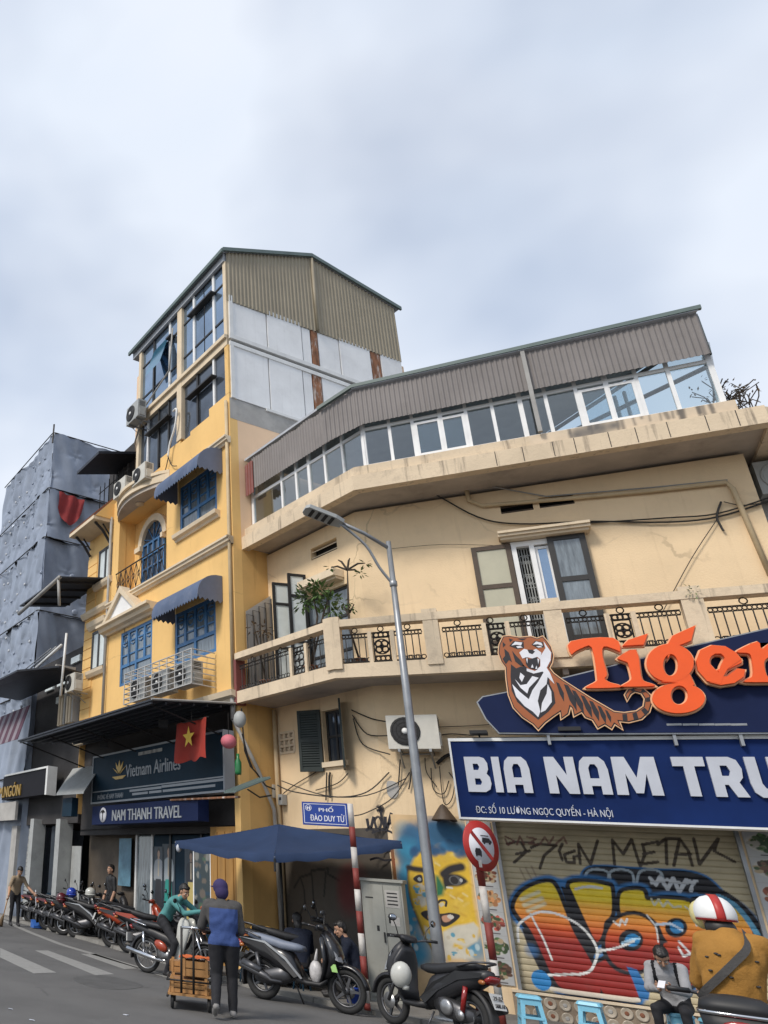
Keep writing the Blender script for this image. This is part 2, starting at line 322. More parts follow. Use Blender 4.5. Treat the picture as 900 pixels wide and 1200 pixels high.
def wall(mb, fr, a0, a1, z0, z1, holes=(), th=.2, o=0):
    """wall slab with rectangular holes: front, back and reveals"""
    As = sorted({a0, a1, *[h[0] for h in holes], *[h[1] for h in holes]}); As = [a for a in As if a0-1e-6 <= a <= a1+1e-6]
    Zs = sorted({z0, z1, *[h[2] for h in holes], *[h[3] for h in holes]}); Zs = [z for z in Zs if z0-1e-6 <= z <= z1+1e-6]
    na, nz = len(As)-1, len(Zs)-1
    def solid(i, j):
        if not (0 <= i < na and 0 <= j < nz): return False
        ca, cz = (As[i]+As[i+1])/2, (Zs[j]+Zs[j+1])/2
        return not any(h[0] < ca < h[1] and h[2] < cz < h[3] for h in holes)
    for i in range(na):
        for j in range(nz):
            if not solid(i, j): continue
            A, B, C, D = (As[i], Zs[j]), (As[i+1], Zs[j]), (As[i+1], Zs[j+1]), (As[i], Zs[j+1])
            mb.quad(*[fr.P(*p, o) for p in (A, B, C, D)]); mb.quad(*[fr.P(*p, o-th) for p in (D, C, B, A)])
            for di, dj, p, q in ((-1, 0, D, A), (1, 0, B, C), (0, -1, A, B), (0, 1, C, D)):
                if not solid(i+di, j+dj): mb.quad(fr.P(*p, o), fr.P(*p, o-th), fr.P(*q, o-th), fr.P(*q, o))
    return mb
def rect(fr, P0, P1, o=0):
    a, b = fr.px(*P0, o), fr.px(*P1, o); return min(a[0], b[0]), max(a[0], b[0]), min(a[1], b[1]), max(a[1], b[1])
def corrugate(fr, a0, a1, bot, top, pitch, depth, o=0, th=.006, per=4):
    """corrugated sheet between z=bot(a) and z=top(a)"""
    mb = MB(); n = max(2, int(round((a1-a0)/pitch*per))); prof = [0, 0, 1, 1] if per == 4 else [0, 1]
    rs = []
    for i in range(n+1):
        a = a0+(a1-a0)*i/n; d = o+depth*prof[i % per]
        rs.append([fr.P(a, bot(a), d), fr.P(a, top(a), d), fr.P(a, top(a), d-th), fr.P(a, bot(a), d-th)])
    return mb.rings(rs)
FONT = None
def text(s, fr, a, z, o, h, depth, material, name, parent, width=None, bold=0, cx=True, shear=0, flip=1, **props):
    """raised lettering on a plane; a,z = centre of the line, h = cap height"""
    cu = bpy.data.curves.new(name, 'FONT'); cu.body = s; cu.size = 1; cu.align_x = 'CENTER'; cu.shear = shear; cu.resolution_u = 3
    to = bpy.data.objects.new(name, cu); COL.objects.link(to); dg = bpy.context.evaluated_depsgraph_get(); dg.update()
    me = bpy.data.meshes.new_from_object(to.evaluated_get(dg)); bpy.data.objects.remove(to); bpy.data.curves.remove(cu)
    A = np.array([v.co[:] for v in me.vertices]); F = [tuple(p.vertices) for p in me.polygons]; bpy.data.meshes.remove(me)
    sc = h/.73; w = (A[:, 0].max()-A[:, 0].min())*sc; kx = (width/w if width else 1)*sc*flip; mx = (A[:, 0].max()+A[:, 0].min())/2
    mb = MB(); k = len(A); P = [fr.P(a+(x-mx)*kx, z+(y-.365)*sc, o+depth) for x, y, _ in A]; Q = [fr.P(a+(x-mx)*kx, z+(y-.365)*sc, o) for x, y, _ in A]
    E = {}; A0 = A
    for f in F:
        for i in range(len(f)):
            e = (f[i], f[(i+1) % len(f)]); E[e] = 1
    S = [(i, j, k+j, k+i) for i, j in E if (j, i) not in E]
    mb.add(P+Q, F+S)
    for sh in ((-bold, bold) if bold else ()):                # heavier weight: the same letters set again a hair to each side
        d2 = depth-.0006 if sh < 0 else depth-.0012
        mb.add([fr.P(a+(x-mx+sh)*kx, z+(y-.365)*sc, o+d2) for x, y, _ in A0]+[fr.P(a+(x-mx+sh)*kx, z+(y-.365)*sc, o) for x, y, _ in A0], F+S)
    return mb.build(name, material, parent, **props)

# ------------------------------------------------------------------ paint: numpy canvas over a plane, baked to point colours
def smooth(pts, n=6, closed=False):
    P = [np.array(p, float) for p in pts]; out = []; N_ = len(P)
    for i in range(N_ if closed else N_-1):
        g = (lambda k: P[k % N_]) if closed else (lambda k: P[min(max(k, 0), N_-1)])
        p0, p1, p2, p3 = g(i-1), g(i), g(i+1), g(i+2)
        for t in np.linspace(0, 1, n, endpoint=False):
            out.append(.5*((2*p1)+(-p0+p2)*t+(2*p0-5*p1+4*p2-p3)*t*t+(-p0+3*p1-3*p2+p3)*t**3))
    if not closed: out.append(P[-1])
    return [tuple(p) for p in out]
class Canvas:
    def __init__(s, X, Z, col): s.X, s.Z = X, Z; s.C = np.empty(X.shape+(3,)); s.C[:] = col
    def put(s, m, col): m = np.clip(m, 0, 1)[..., None]; s.C = s.C*(1-m)+np.array(col)*m; return s
    def inside(s, pts):
        c = np.zeros(s.X.shape, bool); n = len(pts)
        for i in range(n):
            (x0, y0), (x1, y1) = pts[i], pts[(i+1) % n]
            if y0 == y1: continue
            c ^= ((y0 > s.Z) != (y1 > s.Z)) & (s.X < (x1-x0)*(s.Z-y0)/(y1-y0)+x0)
        return c
    def dist(s, pts, closed=False):
        d = np.full(s.X.shape, 1e9); n = len(pts)
        for i in range(n if closed else n-1):
            (x0, y0), (x1, y1) = pts[i], pts[(i+1) % n]; dx, dy = x1-x0, y1-y0; L = dx*dx+dy*dy+1e-12
            t = np.clip(((s.X-x0)*dx+(s.Z-y0)*dy)/L, 0, 1); d = np.minimum(d, np.hypot(s.X-x0-t*dx, s.Z-y0-t*dy))
        return d
    def poly(s, pts, col, aa=.006, grad=None):
        d = s.dist(pts, True); m = np.clip(.5+np.where(s.inside(pts), d, -d)/aa/2, 0, 1)
        if grad is None: return s.put(m, col)
        z = np.interp(s.Z, *zip(*[(g[0], i) for i, g in enumerate(grad)])); cs = np.array([g[1] for g in grad]); i0 = np.clip(z.astype(int), 0, len(cs)-2); t = (z-i0)[..., None]
        G = cs[i0]*(1-t)+cs[i0+1]*t; m = m[..., None]; s.C = s.C*(1-m)+G*m; return s
    def line(s, pts, w, col, aa=.005, alpha=1): return s.put(alpha*np.clip((w/2-s.dist(pts))/aa+.5, 0, 1), col)
    def spray(s, x, z, r, col, alpha=1, p=2): return s.put(alpha*np.clip(1-(np.hypot(s.X-x, s.Z-z)/r)**p, 0, 1), col)
    def ell(s, x, z, rx, rz, col, aa=.06): return s.put((1-np.hypot((s.X-x)/rx, (s.Z-z)/rz))/aa+.5, col)
def paint_mesh(name, fr, A, Z, O, colfun, material, parent, base=None, **props):
    """grid with rows Z, columns A and outward offset O (scalar or per row); colours from colfun(canvas)"""
    X, Y = np.meshgrid(A, Z); n, m = X.shape; O = np.broadcast_to(np.asarray(O, float).reshape(-1, 1) if np.ndim(O) == 1 else O, X.shape)
    cv = Canvas(X, Y, base if base is not None else (.5, .5, .5)); colfun(cv)
    off = world_off(parent) if parent else Vector((0, 0, 0)); S, Nn, O0 = np.array(fr.S), np.array(fr.N), np.array(fr.O)-np.array(off)
    P = O0+X[..., None]*S+O[..., None]*Nn; P[..., 2] += Y; idx = np.arange(n*m).reshape(n, m)
    F = np.stack([idx[:-1, :-1], idx[:-1, 1:], idx[1:, 1:], idx[1:, :-1]], -1).reshape(-1, 4)
    me = bpy.data.meshes.new(name); me.from_pydata(P.reshape(-1, 3).tolist(), [], F.tolist()); me.materials.append(material)
    at = me.color_attributes.new('Col', 'FLOAT_COLOR', 'POINT'); at.data.foreach_set('color', np.concatenate([np.clip(cv.C, 0, 1), np.ones((n, m, 1))], -1).astype(np.float32).ravel())
    o = bpy.data.objects.new(name, me); COL.objects.link(o)
    if parent: o.parent = parent
    for k, v in props.items(): o[k] = v
    return o
def srgb(*c): return tuple(((x/255+.055)/1.055)**2.4 if x > 10 else x/255/12.92 for x in c)
# ------------------------------------------------------------------ ground
def struct(o, kind='structure'): o['kind'] = kind; return o
mb = MB(); mb.quad((-900, -900, 0), (900, -900, 0), (900, 900, 0), (-900, 900, 0)); struct(mb.build('road', M['asphalt']))
def BP(s_, d_, z=0): return BS*s_+BN*d_+Vector((0, 0, z))
KL = [BP(45, 10.2), BP(31, 10.0), BP(26, 9.95), BP(20, 9.75), BP(14, 9.3), BP(12.2, 9.2), Vector((-2.55, 13.75, 0)), Vector((-1.9, 13.55, 0)), Vector((14, 13.55, 0))]
back = [Vector((14, 18.5, 0)), Vector((-2, 18.5, 0)), BP(14, 13), BP(45, 13)]
PH = .06
mb = MB(); top = [p+Vector((0, 0, PH)) for p in KL+back]; mb.prism([p+Vector((0, 0, -.1)) for p in KL+back], top)
pav = struct(mb.build('pavement', M['pave']))
def along(P, step):
    out = []
    for i in range(len(P)-1):
        n = max(1, round((P[i+1]-P[i]).length/step))
        for k in range(n): out.append((P[i].lerp(P[i+1], k/n), P[i].lerp(P[i+1], (k+1)/n)))
    return out
for p, q in along(KL, .9):                                   # kerb stones, each its own piece of the pavement
    d = (q-p).normalized(); w = Vector((-d.y, d.x, 0));  w = w if w.y > 0 else -w
    p2, q2 = p+d*.012, q-d*.012; h = PH+.012+random.uniform(-.004, .006)
    mb = MB(); mb.hexa([p2-w*.012, q2-w*.012, q2+w*.16, p2+w*.16]+[x+Vector((0, 0, h)) for x in (p2, q2, q2+w*.16, p2+w*.16)]); mb.build('kerb_stone', M['kerb'], pav)
# paving slabs of the corner pavement (grooved pieces)
for i in range(16):
    for j in range(4):
        x0 = -1.9+i*.6; y0 = 13.76+j*.56
        mb = MB(); t = random.uniform(.004, .012); mb.hexa([(x0, y0, PH-.02), (x0+.585, y0, PH-.02), (x0+.585, y0+.545, PH-.02), (x0, y0+.545, PH-.02), (x0, y0, PH+t), (x0+.585, y0, PH+t), (x0+.585, y0+.545, PH+t), (x0, y0+.545, PH+t)])
        mb.build('paving_slab', M['pave'], pav)
def decal(pts, name, m, z=.004):
    mb = MB(); P = [ground(x, y) for x, y in pts]; mb.prism([Vector((p.x, p.y, z-.003)) for p in P], [Vector((p.x, p.y, z)) for p in P]); return struct(mb.build(name, m))
L0 = [ground(-40, 1060), ground(0, 1077), ground(36, 1093), ground(72, 1107), ground(156, 1132), ground(200, 1146), ground(240, 1157)]
mb = MB()
for i in range(len(L0)-1):
    p, q = L0[i], L0[i+1]; d = (q-p).normalized(); w = Vector((-d.y, d.x, 0))*.09
    mb.hexa([v+Vector((0, 0, zz)) for zz in (.001, .004) for v in (p-w, q-w, q+w, p+w)])
struct(mb.build('edge_line', M['roadpaint']))
for q in ([(0, 1111), (66, 1140), (40, 1141), (0, 1122)], [(41, 1114), (56, 1114), (134, 1142), (112, 1143)], [(95, 1118), (112, 1118), (164, 1135), (146, 1136)], [(-70, 1110), (-45, 1107), (0, 1143), (-40, 1147)]): decal(q, 'crossing_stripe', M['roadpaint'])
for (x, y), l in (((12, 1183), 'pale paper scrap on the road at the lower left edge'), ((37, 1196), 'pale paper scrap lowest on the road, at the bottom left'), ((148, 1190), 'pale paper scrap on the road left of the hand cart')):
    p = ground(x, y); mb = MB(); mb.prism([p+Vector((math.cos(a)*.05*random.uniform(.5, 1), math.sin(a)*.03*random.uniform(.5, 1), .005)) for a in (0, 1, 2.2, 3.3, 4.4, 5.4)], [p+Vector((math.cos(a)*.035, math.sin(a)*.02, .010)) for a in (0, 1, 2.2, 3.3, 4.4, 5.4)])
    tag(mb.build('litter_scrap', M['letter_white']), l, 'litter', 'scraps of paper on the road')

mb = MB(); P = [ground(x, y) for x, y in ((86, 1146), (118, 1143), (150, 1149), (168, 1156), (140, 1160), (104, 1156))]; P = [Vector((x, y, 0)) for x, y in smooth([(p.x, p.y) for p in P], 4, True)]; mb.prism([p+V(0, 0, -.002) for p in P], [p+V(0, 0, .003) for p in P]); struct(mb.build('road_patch', mat('tar_patch', (.09, .088, .085), .85, var=.25, vscale=3, bump=.5, bscale=80)))
# ------------------------------------------------------------------ windows shared builder
def casement(fr, a0, a1, z0, z1, o, parent, frame, pane, cols=2, rows=(.5,), fw=.05, name='window', depth=.05, bars=None):
    """frame as a part, each pane a sub-part; rows = heights of transoms as fractions"""
    mb = MB(); zs = [z0]+[z0+(z1-z0)*r for r in rows]+[z1]; as_ = [a0+(a1-a0)*i/cols for i in range(cols+1)]
    for a in as_:
        b = min(max(a-fw/2, a0), a1-fw); mb.fbox(fr, b, b+fw, z0, z1, o, o+depth)
    for z in zs:
        b = min(max(z-fw/2, z0), z1-fw); mb.fbox(fr, a0+.002, a1-.002, b, b+fw, o+.004, o+depth-.004)
    w = mb.build(name, frame, parent)
    for i in range(cols):
        for j in range(len(zs)-1):
            p = MB(); p.fbox(fr, as_[i]+fw*.4, as_[i+1]-fw*.4, zs[j]+fw*.4, zs[j+1]-fw*.4, o+depth*.35, o+depth*.5); p.build('pane', pane, w)
    return w
def moulding(mb, fr, a0, a1, z, prof):
    """cornice: prof = [(height, projection)] polygon swept along the facade"""
    mb.prism([fr.P(a0, z+h, o) for h, o in prof], [fr.P(a1, z+h, o) for h, o in prof]); return mb
CORN = [(0, .0), (0, .06), (.05, .09), (.07, .14), (.13, .15), (.15, .19), (.20, .19), (.20, 0)]

# ================================================================== corner building (right)
CB = thing('corner_building', 'cream two storey corner building with a long balcony and glazed rooftop room', 'building', (0, 16, 0))
XC = -2.45                                                   # wall corner
SD0, SD1 = BS.dot(Vector((XC, 16, 0))), 14.4                 # left facet runs from the corner to the yellow side wall
SLABZ = 9.08; BALZ = 5.24
# openings of the main face
win = rect(FA, (552, 640), (697, 705)); wz1 = FA.px(684, 627)[1]; wz0 = 5.62
xw0, xw1 = FA.px(556, 660)[0], FA.px(690, 655)[0]
xo0, xo1 = FA.px(604, 650)[0], FA.px(643, 645)[0]
shut = (-.77, 2.47); SHZ0, SHZ1 = .42, 3.0
v1, v2 = rect(FA, (586, 594), (625, 594)), rect(FA, (631, 587), (673, 587))
vz = lambda x, y, hh: FA.px(x, y)[1]
vent1 = (v1[0], v1[1], FA.px(605, 600)[1], FA.px(605, 588)[1]); vent2 = (v2[0], v2[1], FA.px(652, 593)[1], FA.px(652, 581)[1])
holesA = [(xw0+.02, xw1-.02, wz0, wz1), (shut[0], shut[1], 0.40, SHZ1), vent1, vent2]
mb = wall(MB(), FA, XC, 4.0, -.05, SLABZ, holesA, .22); mb.build('wall', M['cream'], CB)
ldoor = rect(FD, (352, 690), (412, 690)); ld = (FD.px(408, 700)[0], FD.px(356, 715)[0], 5.45, FD.px(400, 686)[1])
lvent = (FD.px(395, 640)[0], FD.px(364, 645)[0], FD.px(380, 650)[1], FD.px(380, 636)[1])
lwin = (FD.px(401, 860)[0], FD.px(379, 865)[0], FD.px(388, 893)[1], FD.px(385, 832)[1])
brk = (FD.px(345, 868)[0], FD.px(328, 870)[0], FD.px(337, 882)[1], FD.px(337, 858)[1])
mb = wall(MB(), FD, SD0+.0, SD1+.3, -.05, SLABZ, [ld, lvent, lwin, brk], .22); mb.build('wall', M['cream'], CB)
# recess to the right of the main face
FR2 = Fr((0, 16.6, 0), (1, 0, 0), (0, -1, 0)); mb = wall(MB(), FR2, 3.75, 9.0, -.05, SLABZ, [], .2)
mb.hexa([(3.8, 16.2, -.05), (4.0, 16.2, -.05), (4.0, 16.6, -.05), (3.8, 16.6, -.05), (3.8, 16.2, SLABZ), (4.0, 16.2, SLABZ), (4.0, 16.6, SLABZ), (3.8, 16.6, SLABZ)]); mb.build('recessed_wall', M['concrete'], CB)
# dark rooms behind the openings
mb = MB(); mb.quad(FA.P(XC, 0, -1.6), FA.P(4, 0, -1.6), FA.P(4, SLABZ, -1.6), FA.P(XC, SLABZ, -1.6)); mb.quad(FD.P(SD0, 0, -1.6), FD.P(SD1, 0, -1.6), FD.P(SD1, SLABZ, -1.6), FD.P(SD0, SLABZ, -1.6)); mb.build('room_back', M['interior'], CB)
# vents: louvre blades
def vent(fr, h, nb=2):
    fm = MB(); fm.fbox(fr, h[0], h[1], h[2], h[3], -.20, -.16); f = fm.build('vent', M['black'], CB)
    for k in range(nb):
        z = h[2]+(h[3]-h[2])*(k+.6)/nb; b = MB(); b.hexa([fr.P(h[0], z-.05, -.02), fr.P(h[1], z-.05, -.02), fr.P(h[1], z+.02, -.15), fr.P(h[0], z+.02, -.15)]+[fr.P(h[0], z-.03, -.02), fr.P(h[1], z-.03, -.02), fr.P(h[1], z+.04, -.15), fr.P(h[0], z+.04, -.15)])
        b.build('louvre_blade', M['brown_frame'] if fr is FA else M['trim'], f)
for fr, h, nb in ((FA, vent1, 2), (FA, vent2, 2), (FD, lvent, 2)): vent(fr, h, nb)
# pierced block by the left window
fm = MB(); fm.fbox(FD, *brk, -.2, -.17); f = fm.build('pierced_block', M['black'], CB)
b = MB()
for i in range(4): z = brk[2]+(brk[3]-brk[2])*i/3; b.fbox(FD, brk[0], brk[1], z-.025, z+.025, -.12, .015); a = brk[0]+(brk[1]-brk[0])*i/3; b.fbox(FD, a-.025, a+.025, brk[2], brk[3], -.121, .012)
for i in range(3):
    for j in range(3): b.ball(FD.P(brk[0]+(brk[1]-brk[0])*(i+.5)/3, brk[2]+(brk[3]-brk[2])*(j+.5)/3, -.05), .045, 8, 5)
b.build('lattice', M['trim'], f)
# main upper window: two outer shutters folded open, grille and leaf between
def leaf(fr, a0, a1, z0, z1, o, pane, frame, ang=0, rows=(.3,), hinge=None, name='shutter_leaf', fw=.09):
    g = fr
    if ang:
        hx = a0 if hinge == 0 else a1; H_ = fr.P(hx, 0, o); dirn = fr.S*(1 if hinge == 0 else -1); q = dirn*math.cos(ang)+fr.N*math.sin(ang)
        g = Fr((H_.x, H_.y, 0), q, Vector((q.y, -q.x, 0)) if Vector((q.y, -q.x, 0)).dot(fr.N) > 0 else Vector((-q.y, q.x, 0))); w = abs(a1-a0); return casement(g, 0, w, z0, z1, 0, CB, frame, pane, 1, rows, fw, name)
    return casement(fr, a0, a1, z0, z1, o, CB, frame, pane, 1, rows, fw, name)
leaf(FA, xw0-.02, xo0-.06, 5.72, wz1-.02, .03, M['cream_glass'], M['brown_frame'], rows=(.12, .62), fw=.085)
leaf(FA, xo1, xw1+.02, 5.66, wz1+.02, .05, M['grey_glass'], M['dark_frame'], rows=(.14, .62), fw=.095)
b = MB(); b.fbox(FA, xo0-.05, xo0+.03, wz0, wz1, -.06, .06); b.fbox(FA, xo1-.30, xo1-.22, wz0, wz1, -.06, .05); b.fbox(FA, xo0-.04, xo1+.02, wz1-.10, wz1-.001, -.055, .055); b.build('door_frame', M['frame_white'], CB)
b = MB(); gx0, gx1 = xo0+.06, xo1-.30
for i in range(5): a = gx0+(gx1-gx0)*i/4; b.ftube(FA, [(a, wz0, -.1), (a, wz1-.1, -.1)], .011, 4)
for k in range(9):
    z = wz0+.1+(wz1-wz0-.2)*k/8; b.ftube(FA, [(gx0, z, -.1), (gx1, z, -.1)], .010, 4)
for k in range(5):
    z = wz0+.3+k*.42
    for dx in (.28, .72): b.torus(FA.P(gx0+(gx1-gx0)*dx, z, -.1), FA.N, .085, .010, 12, 4)
b.build('window_grille', M['ac_grey'], CB)
casement(FA, xo1-.22, xo1+.02, wz0, wz1-.12, -.05, CB, M['frame_white'], M['blue_glass'], 1, (), .05, 'inner_leaf')
b = MB(); la0, la1 = FA.px(583, 625)[0], FA.px(690, 615)[0]; lz = FA.px(637, 629)[1]
b.fbox(FA, la0, la1, lz, lz+.05, 0, .28); b.fbox(FA, la0+.03, la1-.03, lz-.05, lz+.0, 0, .22); b.fbox(FA, la0, la1, lz+.052, lz+.10, 0, .32); b.build('window_hood', M['trim'], CB)
# left door of the facet
casement(FD, ld[0], ld[1], ld[2], ld[3], -.12, CB, M['dark_frame'], M['grey_glass'], 2, (.35, .7), .06, 'door')
for px0, px1, zt, ang in ((335, 343, 686, 1.2), (351, 362, 676, 1.25)):
    a0 = FD.px(px1, 715)[0]; zt = FD.px((px0+px1)/2, zt)[1]; leaf(FD, a0, a0+.42, 5.45, zt, .05, M['pale_glass'], M['black'], ang=ang, rows=(.4, .8), hinge=0, name='door_leaf', fw=.06)
b = MB(); a0, a1 = FD.px(402, 680)[0], FD.px(368, 690)[0]; z = FD.px(390, 682)[1]; b.fbox(FD, a0-.05, a1+.2, z, z+.16, 0, .3); b.fbox(FD, a0-.02, a1+.17, z-.05, z, 0, .22); b.build('door_hood', M['trim'], CB)
# lower window with two open louvred shutters
casement(FD, lwin[0], lwin[1], lwin[2], lwin[3], -.15, CB, M['dark_frame'], M['dark_glass'], 2, (.5,), .05, 'window')
def louvred(a_h, side, w, z0, z1, ang):
    H_ = FD.P(a_h, 0, .03); q = FD.S*side*math.cos(ang)+FD.N*math.sin(ang); nn = Vector((q.y, -q.x, 0)); g = Fr((H_.x, H_.y, 0), q, nn)
    m = MB(); m.fbox(g, 0, .06, z0, z1, -.02, .02); m.fbox(g, w-.06, w, z0, z1, -.02, .02)
    for z in (z0, (z0+z1)/2-.03, z1-.06): m.fbox(g, .06, w-.06, z, z+.06, -.019, .019)
    m.fbox(g, .05, w-.05, z0+.02, z1-.02, -.004, .002)
    s_ = m.build('shutter', M['green_wood'], CB); k = MB()
    n_ = 22
    for i in range(n_):
        z = z0+.08+(z1-z0-.16)*i/n_
        k.hexa([g.P(.06, z, .018), g.P(w-.06, z, .018), g.P(w-.06, z+.035, -.018), g.P(.06, z+.035, -.018), g.P(.06, z+.012, .018), g.P(w-.06, z+.012, .018), g.P(w-.06, z+.047, -.018), g.P(.06, z+.047, -.018)])
    k.build('louvre', M['green_wood'], s_)
    return s_
lz0, lz1 = FD.px(375, 905)[1], FD.px(375, 832)[1]
louvred(lwin[1]+.02, 1, .50, lz0, lz1, .45); louvred(lwin[0]-.02, -1, .42, lz0-.02, lz1+.06, .75)
b = MB(); b.fbox(FD, lwin[0]-.1, lwin[1]+.1, lwin[2]-.1, lwin[2], -.02, .06); b.build('sill', M['trim'], CB)
# ---- balcony: slab, fascia, pillars, rail and ironwork
BALD = 10.4; YB = 15.0
FBA = Fr((0, YB, 0), (1, 0, 0), (0, -1, 0)); FBD = Fr(BN*BALD, BS, -BN)
def corner_of(Y, d): return (d-BN.y*Y)/BN.x
bx = corner_of(YB, BALD); bcs = BS.dot(Vector((bx, YB, 0))); bend = 14.28
def lprism(mb, YA, dD, dep, z0, z1, x1, s1):
    """L-shaped band following main face and facet, front at YA/dD, dep metres thick"""
    xa, xb = corner_of(YA, dD), corner_of(YA+dep, dD+dep)
    P = [Vector((x1, YA, 0)), Vector((xa, YA, 0)), BS*s1+BN*dD, BS*s1+BN*(dD+dep), Vector((xb, YA+dep, 0)), Vector((x1, YA+dep, 0))]
    return mb.prism([p+Vector((0, 0, z0)) for p in P], [p+Vector((0, 0, z1)) for p in P])
lprism(MB(), YB+.05, BALD+.05, 1.1, BALZ+.06, BALZ+.2, 9, 14.4).build('balcony_slab', M['soffit'], CB)
FZ = 5.50; RZ0, RZ1 = 6.22, 6.36
lprism(MB(), YB, BALD, .14, BALZ, FZ, 9, bend).build('balcony_fascia', M['cream_old'], CB)
lprism(MB(), YB-.04, BALD-.04, .22, RZ0, RZ1, 9, bend).build('balcony_rail', M['cream_old'], CB)
pil = []
for xp, w in ((505, .25), (651, .26), (820, .28)):
    a = FBA.px(xp, 735)[0]; pil.append(a); b = MB(); b.fbox(FBA, a-w/2, a+w/2, FZ-.1, RZ1+.07, -.17, .03); b.build('balcony_pillar', M['cream_old'], CB)
a = 5.6; pil.append(a); b = MB(); b.fbox(FBA, a-.16, a+.16, FZ-.1, RZ1+.06, -.17, .03); b.build('balcony_pillar', M['cream_old'], CB)
b = MB(); b.prism([Vector((bx+.16, YB-.05, FZ-.1)), Vector((bx, YB-.05, FZ-.1)), BP(bcs+.16, BALD-.05, FZ-.1), BP(bcs+.14, BALD+.2, FZ-.1), Vector((bx+.16, YB+.2, FZ-.1))], [Vector((bx+.16, YB-.05, RZ1+.06)), Vector((bx, YB-.05, RZ1+.06)), BP(bcs+.16, BALD-.05, RZ1+.06), BP(bcs+.14, BALD+.2, RZ1+.06), Vector((bx+.16, YB+.2, RZ1+.06))]); b.build('balcony_pillar', M['cream_old'], CB)
def scroll(mb, fr, a, z, r, o=-.07, t=.010): mb.torus(fr.P(a, z, o), fr.N, r, t, 10, 4)
def iron_panel(fr, a0, a1, n, ornate=None):
    """balusters each a part; scroll bands and the ornate middle panel are parts too"""
    zb, zt = FZ+.03, RZ0-.14
    b = MB(); b.ftube(fr, [(a0, zb, -.07), (a1, zb, -.07)], .012, 4); b.ftube(fr, [(a0, zt, -.07), (a1, zt, -.07)], .012, 4); b.ftube(fr, [(a0, zt-.08, -.07), (a1, zt-.08, -.07)], .009, 4)
    for k in range(3): a = a0+(a1-a0)*(k+.5)/3; scroll(b, fr, a, zt+.07, .05)
    pts = [a0+(a1-a0)*(i+.5)/n for i in range(n)]
    for a in pts:
        if ornate and ornate[0]-.04 < a < ornate[1]+.04: continue
        scroll(b, fr, a-.045, zb+.045, .038, t=.009); scroll(b, fr, a+.045, zb+.045, .038, t=.009); scroll(b, fr, a-.03, zt-.04, .03, t=.008); scroll(b, fr, a+.03, zt-.04, .03, t=.008)
    b.build('scroll_band', M['iron'], CB)
    for a in pts:
        if ornate and ornate[0]-.04 < a < ornate[1]+.04: continue
        q = MB(); q.ftube(fr, [(a, zb, -.07), (a, zt-.08, -.07)], .010, 5); q.build('baluster', M['iron'], CB)
    if ornate:
        for a in (ornate[0]-.05, ornate[1]+.05): q = MB(); q.fbox(fr, a-.035, a+.035, FZ, zt+.02, -.10, -.02); q.build('panel_post', M['cream_old'], CB)
        b = MB(); c = (ornate[0]+ornate[1])/2; w = (ornate[1]-ornate[0])/2; mz = (zb+zt)/2
        for z in (zb, zt, zb+.10, zt-.10): b.ftube(fr, [(ornate[0], z, -.06), (ornate[1], z, -.06)], .013, 4)
        for a in (ornate[0]+.01, ornate[1]-.01): b.ftube(fr, [(a, zb, -.06), (a, zt, -.06)], .013, 4)
        for t in range(4): scroll(b, fr, c+w*.48*math.cos(math.pi/4+t*math.pi/2), mz+w*.48*math.sin(math.pi/4+t*math.pi/2), w*.40, -.06, .016)
        b.torus(fr.P(c, mz, -.05), fr.N, w*.2, .018, 10, 4); b.torus(fr.P(c, mz, -.06), fr.N, w*.95, .012, 16, 4)
        for sz in (zb+.05, zt-.05):
            for sx in (-.55, 0, .55): scroll(b, fr, c+w*sx, sz, .042, -.06, .012)
        b.build('ornate_panel', M['iron'], CB)
xs = [bx+.18]+pil
orn = [(436, 456), (573, 593), (722, 745), None]
for i in range(4):
    a0, a1 = xs[i]+(.17 if i else 0), xs[i+1]-.17
    on = None
    if orn[i]: on = (FBA.px(orn[i][0], 748)[0], FBA.px(orn[i][1], 748)[0])
    else: on = (4.2, 4.5)
    iron_panel(FBA, a0, a1, max(6, int((a1-a0)/.115)), on)
iron_panel(FBD, bcs+.17, bend-.03, 17, (FBD.px(355, 770)[0], FBD.px(345, 772)[0]+.1))
b = MB(); b.fbox(FBD, bend+.005, bend+.10, BALZ-.02, RZ0+.02, -.25, .0); b.build('end_board', M['maroon'], CB)
b = MB()
for xp in (0.7, 3.0): MB().hexa([(xp-.04, 15.1, BALZ-.1), (xp+.04, 15.1, BALZ-.1), (xp+.04, 15.9, BALZ-.3), (xp-.04, 15.9, BALZ-.3), (xp-.04, 15.1, BALZ+.05), (xp+.04, 15.1, BALZ+.05), (xp+.04, 15.9, BALZ+.05), (xp-.04, 15.9, BALZ+.05)]).build('slab_bracket', M['soffit'], CB)

